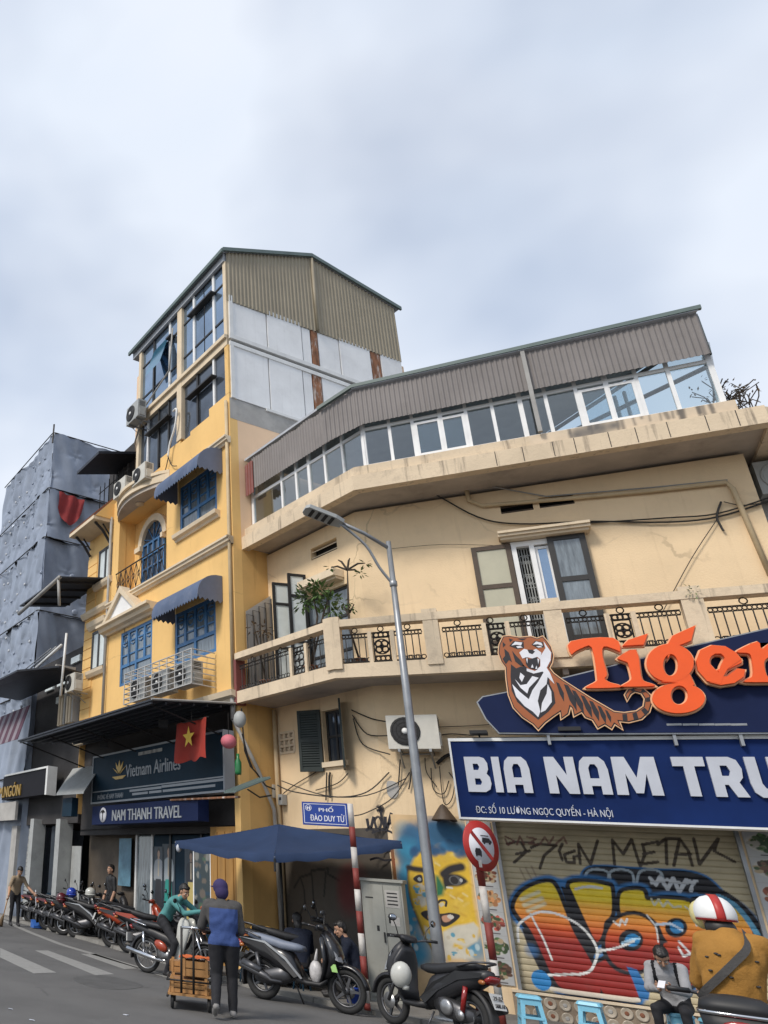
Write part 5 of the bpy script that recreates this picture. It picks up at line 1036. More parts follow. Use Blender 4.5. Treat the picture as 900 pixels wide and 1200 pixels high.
body = [(125, 75), (150, 72), (200, 80), (255, 75), (285, 85), (310, 75), (328, 95), (345, 120), (358, 160), (352, 195), (338, 222), (360, 250), (400, 280), (470, 325), (540, 370), (600, 405), (650, 434), (700, 440), (760, 432), (796, 408), (802, 370), (785, 342), (750, 332), (728, 345), (714, 372), (707, 352), (722, 328), (752, 318), (790, 326), (820, 352), (827, 392), (815, 430), (780, 463), (720, 478), (668, 472), (685, 508), (652, 484), (638, 508), (607, 488), (575, 505), (552, 468), (518, 455), (498, 428), (463, 447), (455, 412), (440, 400), (430, 440), (402, 460), (398, 425), (360, 450), (320, 480), (290, 512), (268, 488), (218, 455), (175, 410), (152, 350), (142, 280), (138, 218), (118, 190), (104, 150), (108, 112)]
TB = TG(body); b = MB(); b.fpoly(FTG, offset(TB, .025), .05, .09); b.build('tiger_edge', M['orange_edge'], tg); b = MB(); b.fpoly(FTG, offset(TB, .010), .06, .094); b.build('tiger_outline', M['print_black'], tg)
b = MB(); b.fpoly(FTG, offset(TB, -.004), .09, .10); tgr = b.build('tiger_figure', M['tiger_orange'], tg)
def tp(L, m, o, name): b = MB(); b.fpoly(FTG, TG(L), .10, .10+o); b.build(name, M[m], tgr)
tp([(160, 205), (185, 225), (210, 215), (235, 228), (270, 238), (310, 225), (335, 228), (345, 300), (365, 340), (372, 390), (340, 430), (290, 470), (240, 430), (190, 385), (163, 330), (158, 260)], 'print_black', .002, 'chest_black')
for L in ([(166, 300), (200, 335), (245, 372), (262, 330), (290, 290), (318, 240), (335, 262), (330, 300), (300, 330), (288, 380), (300, 430), (290, 458), (265, 432), (225, 405), (185, 360)], [(178, 275), (206, 318), (238, 345), (246, 318), (292, 270), (262, 262), (235, 300), (205, 305)], [(335, 300), (352, 335), (355, 385), (325, 425), (302, 436), (308, 390), (330, 345)], [(205, 245), (225, 262), (212, 290), (200, 270)]): tp(L, 'print_white', .004, 'chest_white')
tp([(300, 168), (330, 120), (345, 145), (350, 185), (330, 222), (345, 245), (368, 300), (330, 262), (312, 240), (268, 250), (235, 238), (235, 225), (275, 238), (300, 215)], 'print_white', .005, 'jaw_white')
tp([(315, 95), (352, 150), (348, 190), (338, 205), (335, 160), (322, 120)], 'print_white', .006, 'cheek_white')
tp([(200, 150), (222, 132), (258, 142), (280, 132), (305, 150), (300, 182), (285, 170), (262, 178), (238, 172), (215, 178)], 'print_white', .006, 'muzzle')
tp([(228, 172), (250, 182), (262, 178), (280, 172), (298, 186), (296, 212), (284, 232), (262, 228), (244, 222), (232, 205)], 'print_black', .008, 'mouth')
for L in ([(232, 178), (240, 178), (238, 202)], [(286, 178), (295, 182), (290, 205)], [(255, 222), (262, 205), (268, 222)], [(276, 228), (282, 212), (286, 228)]): tp(L, 'print_white', .0095, 'tooth')
tp([(238, 136), (262, 136), (275, 145), (262, 158), (246, 152)], 'print_black', .0075, 'nose')
for L in ([(152, 118), (172, 95), (220, 98), (222, 128), (190, 133)], [(258, 112), (275, 94), (312, 100), (318, 124), (285, 128)]): tp(L, 'print_black', .003, 'eye_patch')
for L in ([(162, 116), (180, 98), (214, 102), (208, 116), (185, 112)], [(185, 120), (205, 118), (216, 126), (192, 129)], [(264, 112), (280, 97), (305, 103), (312, 118), (288, 110)], [(280, 120), (300, 118), (310, 124), (290, 126)]): tp(L, 'print_white', .005, 'eye_white')
for L in ([(128, 130), (150, 150), (165, 195), (150, 185), (135, 205), (120, 180), (132, 165)], [(165, 140), (185, 165), (205, 185), (225, 215), (205, 212), (180, 192)], [(150, 82), (170, 88), (155, 100)], [(190, 84), (235, 82), (215, 92)], [(120, 98), (135, 112), (122, 125)], [(215, 205), (240, 225), (215, 225)]): tp(L, 'print_black', .0035, 'face_stripe')
for x, y, dx, dy, w in ((375, 290, 38, 95, 14), (412, 300, 62, 130, 20), (450, 328, 58, 115, 18), (492, 352, 55, 110, 18), (532, 378, 48, 100, 18), (572, 402, 40, 88, 16), (608, 422, 28, 62, 12)): tp([(x, y), (x+w, y+6), (x+dx*.6+w, y+dy*.55), (x+dx, y+dy), (x+dx*.45, y+dy*.6)], 'print_black', .003, 'back_stripe')
for L in ([(690, 444), (712, 442), (716, 474), (694, 476)], [(738, 440), (758, 434), (768, 466), (746, 472)], [(780, 424), (796, 412), (816, 432), (800, 450)], [(803, 385), (804, 365), (824, 362), (827, 382)], [(790, 342), (778, 336), (788, 324), (806, 336)], [(750, 331), (736, 336), (730, 326), (746, 318)]): tp(L, 'print_black', .003, 'tail_ring')
LT = lambda L: FTG.pts(zpts(L, 660, 730, 3.75), .1)
LO = [0]
def ring_(cx, cy, rx, ry, hx, hy, hrx, hry, n=30, rot=0): return [(cx+rx*math.cos(t)*math.cos(rot)-ry*math.sin(t)*math.sin(rot), cy+rx*math.cos(t)*math.sin(rot)+ry*math.sin(t)*math.cos(rot)) for t in np.linspace(0, 2*math.pi, n, endpoint=False)], [(hx+hrx*math.cos(t), hy+hry*math.sin(t)) for t in np.linspace(0, 2*math.pi, n, endpoint=False)]
def letter(name, polys, rings_=()):
    le = None
    for pass_ in (0, 1):
        b = MB(); k = 0
        for L in polys:
            Q = LT(smooth(L, 3, True) if len(L) > 12 else L); Q = offset(Q, .022) if pass_ else Q; b.fpoly(FTG, Q, .03, (.10 if pass_ else .17)+.0025*k); k += 1
        for O_, I_ in rings_:
            Oq, Iq = LT(O_), LT(I_)
            if pass_: Oq, Iq = offset(Oq, .022), offset(Iq, -.022)
            d = (.10 if pass_ else .17)+.0025*k; k += 1; n = len(Oq)
            for i in range(n):
                j = (i+1) % n; b.hexa([FTG.P(*Oq[i], .03), FTG.P(*Oq[j], .03), FTG.P(*Iq[j], .03), FTG.P(*Iq[i], .03), FTG.P(*Oq[i], d), FTG.P(*Oq[j], d), FTG.P(*Iq[j], d), FTG.P(*Iq[i], d)])
        if pass_ == 0: le = b.build(name, M['orange'], tg)
        else: b.build('letter_edge', M['orange_edge'], le)
letter('letter_t', [[(35, 85), (218, 70), (250, 127), (225, 120), (178, 108), (172, 150), (192, 228), (180, 248), (205, 266), (242, 276), (245, 287), (108, 290), (110, 280), (143, 262), (148, 238), (125, 112), (82, 115), (52, 130), (34, 140)]])
letter('letter_i', [[(242, 155), (318, 122), (340, 235), (355, 260), (390, 272), (392, 281), (262, 284), (265, 275), (293, 258), (299, 238), (285, 186), (275, 175), (248, 165)], [(260, 105), (285, 80), (370, 52), (352, 100)]])
letter('letter_g', [[(452, 108), (478, 62), (578, 16), (560, 82), (505, 104), (482, 122), (458, 160)], [(500, 225), (540, 200), (575, 275), (540, 290), (500, 268), (430, 262)]], [ring_(468, 180, 103, 83, 470, 190, 33, 48), ring_(505, 335, 115, 66, 508, 322, 38, 42)])
letter('letter_e', [[(668, 214), (760, 170), (780, 165), (782, 178), (690, 222)], [(672, 218), (690, 240), (715, 240), (762, 205), (796, 210), (790, 240), (750, 268), (690, 277), (640, 265), (660, 225)]], [([(780, 165), (755, 135), (710, 108), (650, 103), (600, 125), (582, 170), (590, 215), (630, 260), (690, 272), (700, 240), (720, 205), (750, 185)], [(706, 158), (700, 148), (690, 140), (665, 140), (648, 150), (640, 165), (640, 182), (660, 206), (680, 222), (684, 215), (690, 190), (700, 170)])])
letter('letter_r', [[(765, 125), (850, 87), (868, 120), (900, 96), (945, 88), (985, 110), (975, 160), (935, 150), (905, 152), (880, 175), (885, 222), (900, 245), (938, 255), (940, 263), (800, 264), (803, 253), (830, 235), (828, 180), (815, 140), (770, 135)]])
for k in range(5): a, z = FTG.px(790+k*19, 849); b = MB(); b.fbox(FTG, a-.09, a+.09, z-.015, z+.015, .0005, .004); b.build('fine_print_bar', M['galv'], tg)
# ---- long blue shop sign
YB_ = 14.95; FSB = Fr((0, YB_, 0), (1, 0, 0), (0, -1, 0)); sx0 = (FSB.px(527, 870)[0]+FSB.px(541, 958)[0])/2; sz1 = FSB.px(640, 868)[1]; sz0 = FSB.px(640, 961)[1]
bs_ = thing('shop_sign', 'long royal blue beer shop sign with silver letters over the shutter', 'sign', FSB.P(sx0+3, sz0, -.2))
b = MB(); b.fbox(FSB, sx0, 6.8, sz0, sz1, -.28, 0); b.build('board', M['sign_blue'], bs_)
b = MB(); e = .03; b.fbox(FSB, sx0-e, 6.8, sz1, sz1+e+.02, -.29, .02); b.fbox(FSB, sx0-e, 6.8, sz0-e, sz0, -.29, .02); b.fbox(FSB, sx0-e, sx0, sz0+.001, sz1-.001, -.288, .018); b.build('board_edge', M['white_metal'], bs_)
SHAPES = {  # heavy rounded capitals: outline plus counters, box 0..1
 'B': ([(0, 0), (.72, 0), (.92, .08), (1, .24), (.97, .42), (.86, .52), (.95, .64), (.95, .82), (.84, .96), (.66, 1), (0, 1)], [[(.34, .20), (.56, .20), (.62, .28), (.56, .38), (.34, .38)], [(.34, .62), (.54, .62), (.60, .71), (.54, .80), (.34, .80)]]),
 'I': ([(0, 0), (1, 0), (1, 1), (0, 1)], []),
 'A': ([(0, 0), (.34, 0), (.34, .22), (.66, .22), (.66, 0), (1, 0), (1, .66), (.93, .88), (.76, 1), (.24, 1), (.07, .88), (0, .66)], [[(.34, .42), (.66, .42), (.66, .70), (.58, .80), (.42, .80), (.34, .70)]]),
 'N': ([(0, 0), (.32, 0), (.32, .50), (.66, 0), (1, 0), (1, 1), (.68, 1), (.68, .50), (.34, 1), (0, 1)], []),
 'M': ([(0, 0), (.25, 0), (.27, .55), (.42, .05), (.58, .05), (.73, .55), (.75, 0), (1, 0), (.97, 1), (.68, 1), (.5, .45), (.32, 1), (.03, 1)], []),
 'T': ([(.33, 0), (.67, 0), (.67, .76), (1, .76), (1, 1), (0, 1), (0, .76), (.33, .76)], []),
 'R': ([(0, 0), (.34, 0), (.34, .30), (.46, .30), (.64, 0), (1, 0), (.80, .36), (.94, .48), (.98, .70), (.88, .92), (.66, 1), (0, 1)], [[(.34, .52), (.55, .52), (.62, .64), (.55, .78), (.34, .78)]]),
 'U': ([(0, .34), (.06, .12), (.25, 0), (.75, 0), (.94, .12), (1, .34), (1, 1), (.66, 1), (.66, .34), (.58, .22), (.42, .22), (.34, .34), (.34, 1), (0, 1)], []),
 'G': ([(0, .34), (.06, .12), (.25, 0), (1, 0), (1, .58), (.5, .58), (.5, .38), (.66, .38), (.66, .22), (.42, .22), (.34, .34), (.34, .66), (.42, .78), (.98, .78), (.98, 1), (.25, 1), (.06, .88), (0, .66)], [])}
def heavy(ch, fr, a0, a1, z0, z1, o, d, m, parent):
    out, holes = SHAPES[ch]; bm = bmesh.new(); eds = []
    for L in [out]+holes:
        vs = [bm.verts.new(fr.P(a0+(a1-a0)*x, z0+(z1-z0)*y, o+d)) for x, y in L]; eds += [bm.edges.new((vs[i], vs[(i+1) % len(vs)])) for i in range(len(vs))]
    bmesh.ops.triangle_fill(bm, use_beauty=True, use_dissolve=False, edges=eds, normal=fr.N); bm.verts.index_update(); Vv = [v.co.copy() for v in bm.verts]; F = [tuple(v.index for v in f.verts) for f in bm.faces]; E = [tuple(v.index for v in e.verts) for e in bm.edges if len(e.link_faces) == 1]; bm.free()
    k = len(Vv); mb = MB(); mb.add(Vv+[v-fr.N*d for v in Vv], F+[(i, j, k+j, k+i) for i, j in E]); return mb.build('letter', m, parent)
lz0, lz1 = (FSB.px(585, 929)[1]+FSB.px(840, 934)[1])/2, (FSB.px(585, 887)[1]+FSB.px(840, 888)[1])/2
for ch, xa, xb in (('B', 547, 575), ('I', 579, 588), ('A', 592, 622), ('N', 641, 676), ('A', 680, 714), ('M', 719, 773), ('T', 791, 829), ('R', 833, 872), ('U', 877, 917), ('N', 922, 963), ('G', 968, 1010)):
    heavy(ch, FSB, FSB.px(xa, 911)[0], FSB.px(xb, 911)[0], lz0, lz1, 0, .05, M['letter_white'], bs_)
a0, a1 = FSB.px(558, 950)[0], FSB.px(718, 954)[0]; text('ĐC: SỐ 10 LƯƠNG NGỌC QUYẾN - HÀ NỘI', FSB, (a0+a1)/2, FSB.px(640, 951)[1], .0, .105, .012, M['letter_white'], 'address_line', bs_, width=a1-a0, bold=.010)
b = MB()
for k in range(30): a = sx0+.2+k*.16; b.ball(FSB.P(a, sz1+.07, -.1), .012, 5, 3)
b.ftube(FSB, [(sx0+.1, sz1+.075, -.1), (6, sz1+.075, -.1)], .008, 4); b.build('light_string', M['cable'], bs_)
t = thing('floodlight', 'small black floodlight clipped above the left end of the blue sign', 'lamp', FSB.P(sx0+.45, sz1+.1, .1)); b = MB(); b.fbox(FSB, sx0+.32, sx0+.58, sz1+.10, sz1+.15, -.05, .18); b.build('lamp_body', M['black'], t); b = MB(); b.ftube(FSB, [(sx0+.45, sz1, -.1), (sx0+.45, sz1+.11, -.02)], .015, 5); b.build('bracket', M['iron'], t)
t = thing('floodlight', 'black floodlight on brackets under the tiger, above the blue sign', 'lamp', FSB.P(.55, sz1+.1, .1)); b = MB(); b.fbox(FSB, .42, .72, sz1+.12, sz1+.18, -.05, .2); b.build('lamp_body', M['black'], t); b = MB(); b.ftube(FSB, [(.5, sz1, -.1), (.5, sz1+.14, .0)], .015, 5); b.build('bracket', M['iron'], t)
# ================================================================== roller shutter with graffiti
sA0, sA1 = shut; H2 = lambda L: FA.pts(zpts(L, 590, 990, 2.903))
def graffiti(c):
    q = H2; K, BL, BK = (.010, .010, .014), (.035, .16, .38), (.045, .03, .02)
    n = np.sin(c.X*7+np.sin(c.Z*9))*np.sin(c.Z*13+c.X*3)
    c.C = c.C*(1+.06*n[..., None])
    for k in range(16): a = sA0+.1+k*.21; c.spray(a, .55+.5*math.sin(k*2.1)**2, .16, (.22, .18, .12), .35)
    grad_ = [(.42, (.26, .014, .010)), (1.15, (.24, .014, .010)), (1.32, (.46, .06, .012)), (1.5, (.74, .25, .04)), (1.70, (.78, .40, .05)), (1.80, (.80, .58, .03)), (2.4, (.80, .66, .05))]
    # cloud behind
    cloud = smooth([(265, 112), (285, 78), (340, 72), (420, 78), (470, 82), (540, 85), (620, 88), (690, 108), (740, 150), (765, 190), (700, 190), (600, 195), (500, 178), (380, 148), (300, 132)], 5, True)
    c.poly(q(offset(cloud, 6)), BL); c.poly(q(cloud), K)
    for x in (320, 400, 500): c.line(q(smooth([(x-45, 128), (x-35, 92), (x, 82), (x+38, 95), (x+46, 135)])), .035, (.32, .38, .42))
    c.line(q([(500, 112), (520, 135), (535, 108), (560, 150), (580, 112), (600, 160), (625, 118), (650, 130), (640, 155)]), .05, (.50, .52, .54)); c.line(q([(505, 128), (560, 118), (615, 132), (660, 122)]), .04, (.50, .52, .54))
    shapes = [
        [(38, 205), (60, 165), (105, 138), (155, 128), (178, 150), (205, 215), (240, 300), (285, 375), (318, 440), (328, 512), (265, 505), (200, 490), (165, 445), (128, 365), (90, 288), (48, 235)],
        [(228, 132), (290, 128), (350, 138), (366, 152), (368, 232), (345, 262), (338, 300), (318, 330), (290, 280), (262, 220), (240, 170)],
        [(298, 425), (340, 395), (372, 385), (420, 425), (455, 480), (458, 525), (405, 522), (355, 520), (325, 480)],
        [(400, 170), (430, 155), (475, 158), (490, 188), (560, 185), (635, 196), (660, 235), (672, 300), (690, 350), (650, 380), (560, 330), (520, 260), (440, 232), (402, 235)],
        [(640, 200), (700, 190), (770, 200), (830, 245), (870, 300), (880, 330), (800, 330), (700, 330), (660, 290)],
        [(520, 350), (600, 330), (660, 360), (680, 430), (640, 480), (560, 470), (520, 420)]]
    for s_ in shapes: s_ = smooth(s_, 4, True); c.poly(q(offset(s_, 26)), BL, .02)
    c.poly(q([(160, 110), (240, 118), (330, 300), (310, 360), (230, 260)]), BL, .02)
    for s_ in shapes: s_ = smooth(s_, 4, True); c.poly(q(offset(s_, 15)), K)
    c.poly(q([(60, 280), (95, 300), (190, 480), (150, 485), (80, 340)]), K); c.poly(q([(195, 140), (225, 150), (330, 330), (300, 400), (240, 280)]), K)
    for s_ in shapes: c.poly(q(smooth(s_, 4, True)), (1, 1, 1), grad=grad_)
    ringo = [(440+93*math.cos(t), 335+97*math.sin(t)) for t in np.linspace(0, 6.28, 30)]
    c.poly(q(offset(ringo, 14)), K); c.poly(q(ringo), (1, 1, 1), grad=grad_)
    c.poly(q([(435+42*math.cos(t), 325+38*math.sin(t)) for t in np.linspace(0, 6.28, 20)]), K); c.poly(q([(440+26*math.cos(t), 325+22*math.sin(t)) for t in np.linspace(0, 6.28, 16)]), (.02, .20, .45)); c.line(q([(405, 335), (440, 322), (465, 318)]), .03, (.35, .55, .7))
    c.poly(q([(590+38*math.cos(t), 282+34*math.sin(t)) for t in np.linspace(0, 6.28, 20)]), K); c.poly(q([(592+24*math.cos(t), 280+22*math.sin(t)) for t in np.linspace(0, 6.28, 16)]), (.02, .18, .40)); c.line(q([(520, 272), (570, 268), (610, 290)]), .035, (.45, .55, .66))
    c.poly(q([(420, 415), (455, 425), (500, 500), (495, 530), (465, 525), (440, 460)]), (.02, .14, .36)); c.poly(q([(505, 400), (560, 380), (600, 480), (560, 520), (510, 500)]), K)
    c.line(q(smooth([(668, 150), (740, 165), (800, 205), (850, 260), (880, 320)])), .13, K); c.line(q(smooth([(735, 175), (790, 205), (840, 262), (878, 322)])), .07, (.10, .30, .45))
    for L, w in (([(50, 330), (48, 285), (60, 262), (110, 232), (150, 228), (195, 240), (250, 268), (290, 305), (315, 345), (320, 375), (300, 425), (268, 440), (230, 442), (140, 444)], .035), ([(322, 362), (370, 355), (405, 345), (445, 328)], .03), ([(92, 235), (105, 262), (135, 320), (165, 392)], .028), ([(245, 150), (285, 142), (335, 146)], .035), ([(490, 240), (520, 280), (528, 330)], .02), ([(620, 210), (648, 235), (660, 275)], .02)): c.line(q(smooth(L)), w, (.62, .62, .60))
    c.line(q([(60, 185), (120, 160)]), .05, (.72, .66, .42), aa=.03); c.line(q([(70, 205), (130, 182)]), .06, (.72, .62, .38), aa=.03); c.line(q([(82, 225), (140, 200)]), .05, (.70, .60, .38), aa=.03)
    c.line(q([(376, 262), (395, 275), (402, 255), (415, 270), (422, 252)]), .03, (.7, .66, .6)); c.line(q([(505, 185), (515, 205), (530, 185), (545, 210), (560, 192), (580, 212), (605, 210)]), .03, (.62, .58, .40)); c.line(q([(600, 330), (640, 372), (615, 380), (598, 350)]), .03, (.6, .6, .6))
    c.ell(*q([(128, 462)])[0], .13, .14, (.02, .20, .48)); c.line(q([(165, 492), (215, 500), (430, 528), (460, 530)]), .06, (.62, .55, .45)); c.spray(*q([(95, 360)])[0], .12, BL, .6)
    T = lambda L: FA.pts(zpts(L, 560, 940, 2.647))
    for L in ([(90, 128), (115, 122), (172, 124)], [(135, 126), (150, 152), (112, 186)], [(118, 160), (160, 150)], [(165, 140), (190, 128), (243, 132), (205, 165), (192, 204)], [(262, 128), (252, 150), (262, 178)], [(300, 150), (268, 162), (275, 185), (300, 188), (298, 168), (318, 165)], [(318, 190), (312, 128), (350, 192), (372, 118)], [(425, 192), (418, 116), (452, 160), (478, 114), (505, 198)], [(560, 122), (512, 130), (520, 160), (508, 192), (560, 184)], [(515, 160), (548, 154)], [(560, 130), (585, 112), (625, 112)], [(585, 112), (588, 190)], [(610, 196), (628, 112), (655, 150), (668, 196)], [(615, 162), (662, 160)], [(672, 112), (690, 192), (748, 112), (735, 150), (800, 184)]): c.line(T(L), .042, BK, alpha=.95)
    for L in ([(5, -30), (35, -15), (15, 0), (5, -20)], [(45, -2), (55, -30), (70, -3)], [(80, -28), (110, -22), (85, -5), (115, -3)], [(125, -5), (140, -28), (155, -5), (170, -28)], [(180, -6), (205, -28), (215, -6)]): c.line(q(L), .03, (.14, .05, .04), alpha=.8)
    for L in ([(55, 80), (75, 120)], [(75, 78), (95, 115)], [(95, 72), (110, 105)]): c.line(q(L), .025, (.2, .14, .1), alpha=.6)
sh_o = -.10
shutter = thing('roller_shutter', 'closed cream roller shutter sprayed with a big red and yellow graffiti piece', 'shutter', FA.P((sA0+sA1)/2, SHZ0, sh_o))
nsl = 29; slh = (SHZ1-SHZ0)/nsl; As = np.linspace(sA0+.01, sA1-.01, 380)
for k in range(nsl):
    z0 = SHZ0+k*slh; zz_ = np.array([0, .001, .14, .32, .5, .68, .86, .985])*slh+z0; oo = sh_o+np.array([-.022, 0, .009, .012, .013, .012, .009, -.0])
    paint_mesh('shutter_slat', FA, As, zz_, oo, graffiti, M['art_metal'], shutter, (.46, .39, .25))
b = MB(); b.fbox(FA, sA0-.0, sA0+.05, SHZ0-.02, SHZ1, sh_o-.05, .012); b.build('guide_rail', M['galv'], shutter); b = MB(); b.fbox(FA, sA1-.05, sA1, SHZ0-.02, SHZ1, sh_o-.05, .012); b.build('guide_rail', M['galv'], shutter)
b = MB(); b.fbox(FA, sA0+.051, sA1-.051, SHZ0-.06, SHZ0+.0, sh_o-.03, .0); b.build('bottom_bar', M['trim'], shutter)
# ---- low plinth set with round plates
pl = thing('plate_plinth', 'low tan plinth set with two rows of round ceramic plates under the shutter', 'plinth', FA.P(1, .06, .05))
b = MB(); b.fbox(FA, -.86, 3.2, .0, .385, -.2, .05); b.build('mortar_wall', M['mortar'], pl)
b = MB(); b.fbox(FA, -.86, 3.2, .385, .42, -.1, .08); b.build('ledge', M['trim'], pl)
for r in range(2):
    for k in range(21):
        a = -.74+k*.19+random.uniform(-.008, .008); z = .295-r*.17+random.uniform(-.006, .006); q = MB(); rr = .082+random.uniform(-.006, .005); q.lathe([(rr, 0), (rr, .012), (rr*.82, .012), (rr*.62, .004), (.005, .004)], FA.P(a, z, .048), FA.N, 16); q.build('plate', M['plate'], pl)
        q = MB(); q.lathe([(rr*.4, 0), (rr*.3, .003), (.004, .003)], FA.P(a, z, .0525), FA.N, 8); q.build('plate_motif', M['terracotta'] if k % 3 else M['concrete'], pl)
# ---- food menu boards
FOODS = [((.10, .05, .03), (.05, .09, .03)), ((.07, .12, .04), (.35, .33, .28)), ((.32, .06, .04), (.28, .10, .06)), ((.36, .16, .06), (.45, .28, .14)), ((.16, .045, .02), (.25, .08, .03))]
def menu(a0, a1, z0, z1, label, seed, dim=1):
    t = thing('menu_board', label, 'menu board', FA.P((a0+a1)/2, z0, .03), 'tall food menu boards'); rr = random.Random(seed)
    b = MB(); b.fbox(FA, a0, a1, z0, z1, .005, .022); b.build('backing', M['concrete'], t)
    n = 7; h = (z1-z0)/n
    for k in range(n):
        zc_ = z0+h*(k+.5); c1, c2 = FOODS[k % 5]
        def f(c):
            cx = (a0+a1)/2; c.ell(cx, zc_+h*.06, (a1-a0)*.46, h*.38, (.50, .48, .43))
            for i in range(90): an, ra = rr.uniform(0, 6.28), rr.uniform(0, 1)**.6; c.ell(cx+(a1-a0)*.40*ra*math.cos(an), zc_+h*.06+h*.31*ra*math.sin(an), rr.uniform(.018, .050), rr.uniform(.014, .036), rr.choice([c1, c2, tuple(x*1.7 for x in c1), tuple(x*.5 for x in c1), (.04, .08, .03), (.4, .3, .18)]), .3)
            for i in range(6): c.line([(cx-.08+i*.028, zc_-h*.42), (cx-.06+i*.028, zc_-h*.42)], .018, (.10, .09, .09))
        paint_mesh('food_photo', FA, np.linspace(a0+.01, a1-.01, 56), np.linspace(zc_-h*.49, zc_+h*.49, 56), .024, f, M['print'], t, (.42, .42, .41))
menu(-1.17, -.80, .46, 2.88, 'tall menu board of five food photos left of the shutter, behind the truck sign', 3)
menu(sA1+.03, sA1+.50, .46, 2.88, 'tall menu board with food photos right of the shutter, at the frame edge', 5)
# ---- painted face mural
FMq = lambda L: FA.pts(zpts(L, 420, 930, 4.445))
def mural(c):
    q = FMq; YL, DK, BLU, TEAL = (.66, .42, .03), (.015, .012, .014), (.02, .10, .20), (.03, .22, .36)
    n = np.sin(c.X*11+2*np.sin(c.Z*5))*np.sin(c.Z*9)
    for k in range(90): x, y = random.uniform(225, 560), random.uniform(175, 320); c.spray(*q([(x, y)])[0], random.uniform(.08, .22), random.choice([(.012, .07, .17), (.02, .13, .26), (.03, .24, .36), (.015, .05, .11)]), .6)
    for k in range(60): x, y = random.uniform(232, 300), random.uniform(300, 860); c.spray(*q([(x, y)])[0], random.uniform(.06, .16), random.choice([(.02, .16, .30), (.03, .28, .42), (.015, .08, .16)]), .6)
    for x, y, r in ((300, 220, .3), (390, 190, .32), (450, 200, .30), (520, 230, .28), (260, 300, .28), (250, 420, .26), (255, 540, .25), (270, 640, .24), (300, 760, .28), (330, 840, .25), (560, 280, .22), (600, 800, .28), (280, 850, .2)): c.spray(*q([(x, y)])[0], r, BLU if y < 300 else TEAL, .95, 1.6)
    face = smooth([(300, 320), (360, 290), (440, 285), (540, 300), (575, 350), (590, 450), (600, 560), (620, 660), (625, 740), (560, 800), (470, 850), (400, 820), (350, 740), (310, 640), (275, 540), (262, 420)], 4, True)
    c.line(q(smooth([(262, 400), (275, 540), (310, 640), (350, 740), (400, 822)])), .06, DK, aa=.03); c.poly(q(face), YL, .03); c.C = np.clip(c.C*(1+.10*n[..., None]), 0, 1)
    for x, y, r, col in ((440, 310, .18, (.60, .40, .06)), (520, 600, .2, (.62, .42, .06)), (330, 480, .14, (.40, .22, .02))): c.spray(*q([(x, y)])[0], r, col, .7)
    for k in range(120): x, y = random.uniform(290, 600), random.uniform(310, 760); c.line(q([(x, y), (x+random.uniform(-26, 26), y+random.uniform(-14, 14))]), random.uniform(.015, .05), random.choice([(.74, .52, .08), (.55, .30, .02), (.68, .50, .14), (.46, .22, .015)]), aa=.03, alpha=.4)
    for L in ([(300, 480), (330, 470), (350, 510), (355, 580), (330, 590), (305, 545)], [(440, 720), (500, 690), (560, 680), (600, 670), (628, 700), (620, 770), (560, 800), (500, 780), (470, 850), (440, 840)], [(400, 860), (470, 800), (560, 800), (600, 860)], [(345, 690), (365, 700), (360, 730), (345, 715)]): c.poly(q(L), (.58, .54, .44), .02)
    c.line(q(smooth([(262, 385), (290, 392), (335, 398)])), .09, DK, aa=.04); c.line(q(smooth([(445, 420), (480, 395), (535, 382)])), .13, DK, aa=.05)
    c.poly(q(smooth([(285, 445), (305, 425), (330, 425), (335, 460), (310, 465)], 4, True)), DK); c.ell(*q([(318, 446)])[0], .03, .03, (.3, .33, .33))
    c.poly(q(smooth([(440, 430), (475, 418), (530, 425), (570, 458), (530, 482), (470, 485), (450, 500)], 4, True)), DK, .02); c.ell(*q([(505, 452)])[0], .10, .075, (.10, .10, .10)); c.ell(*q([(500, 452)])[0], .06, .06, DK); c.ell(*q([(535, 452)])[0], .025, .03, (.4, .4, .38)); c.line(q([(462, 488), (488, 492)]), .03, (.6, .58, .5))
    c.poly(q([(400, 425), (418, 430), (450, 490), (440, 530), (405, 540)]), (.015, .14, .06), .03)
    c.line(q(smooth([(412, 580), (420, 562), (440, 555), (458, 562), (455, 585)])), .035, DK); c.poly(q([(415, 575), (440, 565), (450, 580), (430, 592)]), (.55, .50, .36))
    c.poly(q(smooth([(325, 625), (355, 608), (395, 622), (440, 625), (480, 620), (530, 635), (500, 670), (450, 695), (420, 680), (360, 660)], 4, True)), DK); c.poly(q(smooth([(435, 640), (470, 632), (495, 640), (475, 665), (445, 668)], 4, True)), (.50, .26, .16)); c.ell(*q([(480, 642)])[0], .05, .035, (.6, .56, .5)); c.ell(*q([(380, 645)])[0], .06, .05, (.45, .24, .12))
    for k in range(36): x, y = random.choice([(random.uniform(440, 620), random.uniform(690, 860)), (random.uniform(300, 350), random.uniform(480, 590))]); c.ell(*q([(x, y)])[0], random.uniform(.015, .06), random.uniform(.01, .05), random.choice([(.60, .56, .46), (.50, .44, .33), (.62, .40, .06), (.10, .30, .40)]), .4)
    for x, y in ((480, 530), (520, 545), (545, 520), (400, 360), (530, 760)): c.line(q([(x, y), (x+22, y+14)]), .03, (.66, .52, .2), aa=.02)
    for k in range(60): x = random.uniform(285, 560); c.spray(*q([(x, 290+18*math.sin(x*.05)+random.uniform(-22, 14))])[0], random.uniform(.04, .10), random.choice([(.012, .07, .17), (.02, .13, .26), (.015, .05, .11)]), .75)
    for x, y in ((365, 745), (300, 800), (270, 700), (590, 830), (620, 800)): c.ell(*q([(x, y)])[0], .035, .05, (.40, .50, .52), .5)
